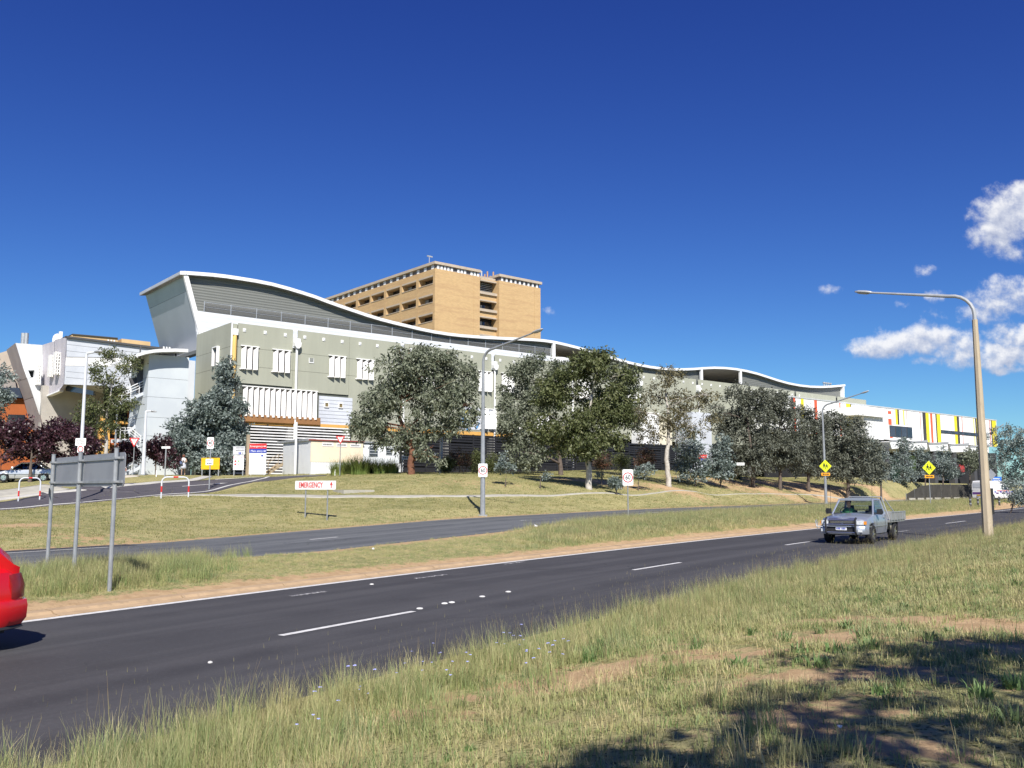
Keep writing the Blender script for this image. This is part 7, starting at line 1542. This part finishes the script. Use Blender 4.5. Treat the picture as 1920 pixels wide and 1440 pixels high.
m_bg = blade_mat('blade_green', GREEN, (0.40, 0.38, 0.19)); m_bd = blade_mat('blade_dry', DRY, (0.60, 0.51, 0.30))
m_mow = blade_mat('blade_mown', [(0.40, 0.35, 0.15), (0.27, 0.27, 0.10), (0.12, 0.14, 0.045), (0.45, 0.38, 0.19)], (0.46, 0.41, 0.2))
m_stalk = blade_mat('seed_stalk', [(0.34, 0.29, 0.15), (0.27, 0.25, 0.12), (0.20, 0.2, .1)], (0.28, 0.2, 0.11))
m_flower = M('chicory_petal', (.42, .45, .85), scale=5)
def tuft(name, n, h, w, spread, lean, mats, seed, stalks=0, sh=.6, segs=3, flowers=0):
    r = random.Random(seed); vv = []; ff = []; hh = []; mi = []
    def blade(x, y, ang, L, W, ln, m, segs, head=False):
        px, py, pz = x, y, -.02; dx, dy = math.cos(ang), math.sin(ang); sx, sy = -dy, dx; base = len(vv)
        for i in range(segs+1):
            f = i/segs; wd = W*(1-f**1.6)*.5+.0004
            if head and f > .8: wd = W*1.5
            vv.append((px-sx*wd, py-sy*wd, pz)); vv.append((px+sx*wd, py+sy*wd, pz)); hh.extend([f, f])
            st = L/segs; tilt = ln*(f**1.1)*1.5; px += dx*math.sin(tilt)*st; py += dy*math.sin(tilt)*st; pz += math.cos(tilt)*st
        for i in range(segs): a = base+i*2; ff.append((a, a+1, a+3, a+2)); mi.append(m)
        return (px, py, pz)
    for _ in range(n):
        a = r.uniform(0, 6.28); rr = spread*math.sqrt(r.random())
        blade(rr*math.cos(a), rr*math.sin(a), r.uniform(0, 6.28) if r.random() < .5 else a+r.uniform(-.5, .5), h*r.uniform(.5, 1.15), w*r.uniform(.7, 1.3), lean*r.uniform(.2, 1.2), 0, segs)
    for _ in range(stalks):
        a = r.uniform(0, 6.28); rr = spread*r.random()
        e = blade(rr*math.cos(a), rr*math.sin(a), a, sh*r.uniform(.7, 1.2), w*.6, lean*.35*r.random(), 1, 4)
        blade(e[0], e[1], r.uniform(0, 6.28), .035, w*.5, .4, 1, 1)
        for k in range(len(vv)-4, len(vv)): vv[k] = (vv[k][0], vv[k][1], vv[k][2]+e[2]-.02)
    for _ in range(flowers):
        a = r.uniform(0, 6.28); rr = spread*r.random(); e = blade(rr*math.cos(a), rr*math.sin(a), a, sh*r.uniform(.6, 1), w*.5, .2, 1, 3)
        b0 = len(vv)
        for q in range(8): vv.append((e[0]+.014*math.cos(q*.785), e[1]+.014*math.sin(q*.785), e[2]+.004*(q % 2))); hh.append(0)
        ff.append(tuple(range(b0, b0+8))); mi.append(2)
    me = bpy.data.meshes.new(name); me.from_pydata(vv, [], ff)
    for m in mats: me.materials.append(m)
    me.polygons.foreach_set('material_index', mi)
    at = me.attributes.new('h', 'FLOAT', 'POINT'); at.data.foreach_set('value', np.array(hh, np.float32))
    me.update(); return bpy.data.objects.new(name, me)
def scatter(name, X, Y, sc, protos, seed, kindname=None, sink=0.0):
    """one stuff object: a point cloud whose points carry the tufts (geometry nodes)"""
    Z = gz(X, Y)-sink; n = len(X)
    me = bpy.data.meshes.new(name); me.from_pydata(np.stack([X, Y, Z], -1).tolist(), [], [])
    a = me.attributes.new('sc', 'FLOAT', 'POINT'); a.data.foreach_set('value', np.asarray(sc, np.float32))
    rs = np.random.default_rng(seed); a = me.attributes.new('rz', 'FLOAT_VECTOR', 'POINT')
    rv = np.stack([rs.normal(0, .09, n), rs.normal(0, .09, n), rs.uniform(0, 6.283, n)], -1); a.data.foreach_set('vector', rv.astype(np.float32).ravel())
    a = me.attributes.new('pick', 'INT', 'POINT'); a.data.foreach_set('value', rs.integers(0, len(protos), n).astype(np.int32))
    o = link(name, me)
    pc_ = bpy.data.collections.new(name+'_kinds')
    for i, p in enumerate(protos):
        q = p.copy(); q.name = 'kind_%02d' % i; pc_.objects.link(q)
    g = bpy.data.node_groups.new(name, 'GeometryNodeTree')
    g.interface.new_socket('Geometry', in_out='INPUT', socket_type='NodeSocketGeometry'); g.interface.new_socket('Geometry', in_out='OUTPUT', socket_type='NodeSocketGeometry')
    N = g.nodes; L = g.links; gi = N.new('NodeGroupInput'); go = N.new('NodeGroupOutput')
    ip = N.new('GeometryNodeInstanceOnPoints'); ci = N.new('GeometryNodeCollectionInfo'); ci.inputs[0].default_value = pc_; ci.inputs[1].default_value = True
    ci.inputs[2].default_value = True
    def na(nm, typ):
        q = N.new('GeometryNodeInputNamedAttribute'); q.data_type = typ; q.inputs[0].default_value = nm; return q.outputs[0]
    L.new(gi.outputs[0], ip.inputs['Points']); L.new(ci.outputs[0], ip.inputs['Instance']); ip.inputs['Pick Instance'].default_value = True
    L.new(na('pick', 'INT'), ip.inputs['Instance Index']); L.new(na('rz', 'FLOAT_VECTOR'), ip.inputs['Rotation']); L.new(na('sc', 'FLOAT'), ip.inputs['Scale'])
    L.new(ip.outputs[0], go.inputs[0])
    md = o.modifiers.new('scatter', 'NODES'); md.node_group = g
    return o
def rand_st(n, s0, s1, t0, t1, seed):
    r = np.random.default_rng(seed); s = r.uniform(s0, s1, n); t = r.uniform(t0, t1, n); x, y = st2xy(s, t); return x, y, s, t
def inview(x, y, m=.04):
    a = x/np.maximum(y, .01)*CP; return (y > 1.2) & (np.abs(a) < 960/FPX+m+3.2/np.maximum(y, 1))
# near verge
k_short = [tuft('t', 30, .10, .006, .15, 1.6, [m_bd, m_stalk], i, 0) for i in range(3)]+[tuft('t', 30, .12, .0065, .14, 1.5, [m_bg, m_stalk], 10+i, 1, .35) for i in range(3)]
k_mid = [tuft('t', 34, .25, .005, .15, 1.1, [m_bg, m_stalk], 20+i, 1, .42) for i in range(4)]+[tuft('t', 28, .24, .005, .15, 1.2, [m_bd, m_stalk], 30+i, 1, .45) for i in range(2)]
k_tall = [tuft('t', 26, .40, .005, .14, .8, [m_bg, m_stalk], 40+i, 2, .62, 4) for i in range(4)]+[tuft('t', 16, .36, .005, .14, .8, [m_bd, m_stalk], 50+i, 3, .66, 4) for i in range(2)]
k_flow = [tuft('t', 16, .35, .006, .12, .6, [m_bg, m_stalk, m_flower], 60+i, 0, .34, 3, 3) for i in range(2)]
x, y, s, t = rand_st(90000, -12, 75, -24, -7.4, 1)
dens = 1-np.clip(dirt_val(x, y, s, t)*1.35, 0, .93)
dist = np.hypot(x, y); keep = inview(x, y) & (rng.random(len(x)) < dens*np.clip(22/dist, .30, 1)*.9) & (dist > 2.2)
keep &= vnoise(x, y, 1.5, 2)*.65+vnoise(x, y, 4.1, 8)*.35+rng.random(len(x))*.5 > .58
x1, y1 = x[keep], y[keep]
o = scatter('verge_grass', x1, y1, rng.uniform(.5, 1.15, len(x1))*np.clip(.8+np.hypot(x1, y1)/30, 1, 1.4), k_short, 3)
tag(o, 'short dry green grass covering the near roadside verge', 'grass', kind='stuff')
x, y, s, t = rand_st(60000, -12, 80, -24, -7.2, 2)
edge = np.exp(-((t+8.2)/1.3)**2); left = sm((900-proj(x, y, .3)[0])/420)
pm = vnoise(x, y, .45, 4); right = sm((s-14)/20)*.15
w = np.clip(edge*1.1+left*.75+right*.5+np.clip(pm-.68, 0, 1)*.9, 0, 1)*(1-np.clip(dirt_val(x, y, s, t)*1.6, 0, 1))
dist = np.hypot(x, y); keep = inview(x, y) & (rng.random(len(x)) < w*np.clip(22/dist, .3, 1)*.62) & (dist > 2.6)
x1, y1, t1 = x[keep], y[keep], t[keep]
o = scatter('verge_grass', x1, y1, rng.uniform(.6, 1.2, len(x1)), k_mid, 4)
tag(o, 'knee high green grass standing along the near road edge', 'grass', kind='stuff')
w2 = edge*.8+left*.75; rr = rng.random(len(x)); keep = inview(x, y) & (rr < w2*np.clip(20/dist, .3, 1)*.12*(1-np.clip(dirt_val(x, y, s, t)*1.6, 0, 1))) & (dist > 3.6)
o = scatter('verge_grass', x[keep], y[keep], rng.uniform(.6, 1.15, keep.sum()), k_tall, 5)
tag(o, 'tall thin seeding grass stalks at the edge of the near road', 'grass', kind='stuff')
k_fine = [tuft('t', 70, .44, .0028, .22, .8, [m_bg, m_stalk], 140+i, 0, segs=4) for i in range(3)]+[tuft('t', 50, .40, .0028, .22, .9, [m_bd, m_stalk], 150, 0, segs=4)]
left2 = sm((820-proj(x, y, .3)[0])/420); band = np.exp(-((t+7.8)/.9)**2)
keep = inview(x, y) & (rng.random(len(x)) < (left2*.42*sm((-7.2-t)/.4)*sm((t+12)/3)+band*.28)*np.clip(20/dist, .3, 1)*(1-np.clip(dirt_val(x, y, s, t)*1.6, 0, 1))) & (dist > 3.2)
o = scatter('verge_grass', x[keep], y[keep], rng.uniform(.42, 1.0, keep.sum()), k_fine, 31)
tag(o, 'fine feathery grass blurring the near edge of the road at left', 'grass', kind='stuff')
fl = np.zeros(len(x), bool)
for (u, v, rr_) in [(900, 1240, 1.0), (1000, 1250, .8), (800, 1290, .7), (950, 1210, .7), (660, 1360, .4), (1120, 1305, .3)]:
    hh_ = hit(u, min(v+45, 1438)); fl |= np.hypot(x-hh_.x, y-hh_.y) < rr_
keep = fl & (rng.random(len(x)) < .07)
o = scatter('wild_flowers', x[keep], y[keep], rng.uniform(.8, 1.2, keep.sum()), k_flow, 6)
tag(o, 'small pale blue wild flowers scattered in the green roadside grass', 'flowers', kind='stuff')
# median strip
k_med = [tuft('t', 34, .18, .007, .20, 1.15, [m_bd, m_stalk], 70+i, 1, .3) for i in range(3)]+[tuft('t', 34, .19, .007, .20, 1.1, [m_bg, m_stalk], 80+i, 1, .35) for i in range(2)]
x, y, s, t = rand_st(42000, -14, 110, .95, 7.2, 8)
u_, v_ = proj(x, y, .1)
tallz = np.maximum(np.exp(-((u_-200)/190)**2)*sm((t-1.6)/1.2), sm((u_-880)/200)*sm((t-1.2)/1.0)*.9)*sm((9-t)/2)
keep = inview(x, y, .08) & (rng.random(len(x)) < (1-np.clip(dirt_val(x, y, s, t)*1.3, 0, .96))*np.clip(28/np.hypot(x, y), .25, 1)*.8)
sc = rng.uniform(.5, 1.1, len(x))*(.45+1.15*tallz)*np.clip(np.hypot(x, y)/30, .8, 2.0)**.35
o = scatter('median_grass', x[keep], y[keep], sc[keep], k_med, 9)
tag(o, 'dry olive grass growing on the median strip between the roads', 'grass', kind='stuff')
k_mg = [tuft('t', 52, .46, .006, .26, .95, [m_bg, m_stalk], 90+i, 2, .6) for i in range(4)]
w = np.maximum(np.exp(-((u_-190)/150)**2)*sm((t-1.7)/.8)*.75, sm((u_-950)/250)*.30*sm((t-2.2)/1.2))
keep = inview(x, y, .08) & (rng.random(len(x)) < w*.75*np.clip(35/np.hypot(x, y), .35, 1))
o = scatter('median_grass', x[keep], y[keep], rng.uniform(.55, 1.0, keep.sum()), k_mg, 10)
tag(o, 'tall green feathery grass round the grey sign posts on the median', 'grass', kind='stuff')
# bank lawn
k_mow = [tuft('t', 16, .10, .016, .26, .9, [m_mow, m_stalk], 100+i) for i in range(4)]
x, y, s, t = rand_st(70000, -25, 110, 15.7, 45, 12)
zz = gz(x, y); vis = inview(x, y, .05)
bx = (x+25.2)*0.640+(y-80)*-0.768
keep = vis & (bx > -1) & (rng.random(len(x)) < (1-np.clip(dirt_val(x, y, s, t)*1.2, 0, .95))) & (vnoise(x, y, .8, 6)+rng.random(len(x)) > .5)
from mathutils.bvhtree import BVHTree
ban = []
for o_ in [q for q in COL.objects if q.name.split('.')[0] in ('footpath', 'driveway', 'driveway_gutter', 'driveway_edge_line', 'painted_arrow')]:
    ban += [(c[0], c[1]) for c in (o_.matrix_world @ v.co for v in o_.data.vertices)]
ban = np.array(ban); xi = np.where(keep)[0]
cell = set((int(a*2), int(b_*2)) for a, b_ in ban)
for i in xi:
    a, b_ = int(math.floor(x[i]*2)), int(math.floor(y[i]*2))
    if (a, b_) in cell: keep[i] = False
o = scatter('bank_lawn', x[keep], y[keep], rng.uniform(.6, 1.25, keep.sum()), k_mow, 13, sink=.02)
tag(o, 'mown yellowish green lawn covering the bank below the hospital', 'grass', kind='stuff')

# strap leaved clumps planted before the shed
m_strap = blade_mat('strap_leaf', [(.22, .27, .07), (.14, .20, .05), (.32, .34, .10)], (.30, .30, .12), .5, .25)
for i, (u, Y, sc, lab) in enumerate([(634, 69.5, .95, 'leftmost green strap leaved clump before the shed, beside the give way sign'), (655, 70.5, 1.05, 'strap leaved clump below the third small sign of the shed'), (676, 69.5, 1.25, 'largest arching strap leaved clump at the corner of the cream wall'),
        (694, 71, 1.0, 'strap leaved clump below the louvre window of the shed'), (712, 70, 1.0, 'yellowish strap leaved clump before the white annex'), (734, 70.5, .95, 'rightmost strap leaved clump at the end of the shed')]):
    P = atY(u, Y); root = empty('strap_leaf_clump', P, i*1.3, lab, 'plant', 'strap leaved clumps before the shed'); root.scale = (sc, sc, sc)
    src = tuft('leaves', 520, 1.45, .030, .60, 1.55, [m_strap, bk_grey], 77+i, segs=6); link('leaves', src.data, root); bpy.data.objects.remove(src)

# broad leaved weeds in the near verge
m_weed = blade_mat('weed_leaf', [(.10, .19, .06), (.15, .24, .08), (.20, .26, .11)], (.2, .28, .12), .5, .25)
k_weed = [tuft('t', 34, .16, .022, .10, 1.5, [m_weed, m_stalk], 120+i, 0) for i in range(3)]+[tuft('t', 60, .22, .010, .10, 1.2, [m_weed, m_stalk], 130, 0)]
x, y, s, t = rand_st(1500, -12, 40, -22, -8.2, 22); dist = np.hypot(x, y)
keep = inview(x, y) & (dist > 3) & (vnoise(x, y, .7, 12) > .42)
o = scatter('verge_weeds', x[keep], y[keep], rng.uniform(.4, 1.0, keep.sum()), k_weed, 23)
tag(o, 'small darker green broad leaved weeds dotted over the near verge', 'weeds', kind='stuff')
for o in TEXTS:
    q = to_mesh_obj(o); nm = o.name; bpy.data.objects.remove(o); q.name = nm; COL.objects.link(q)
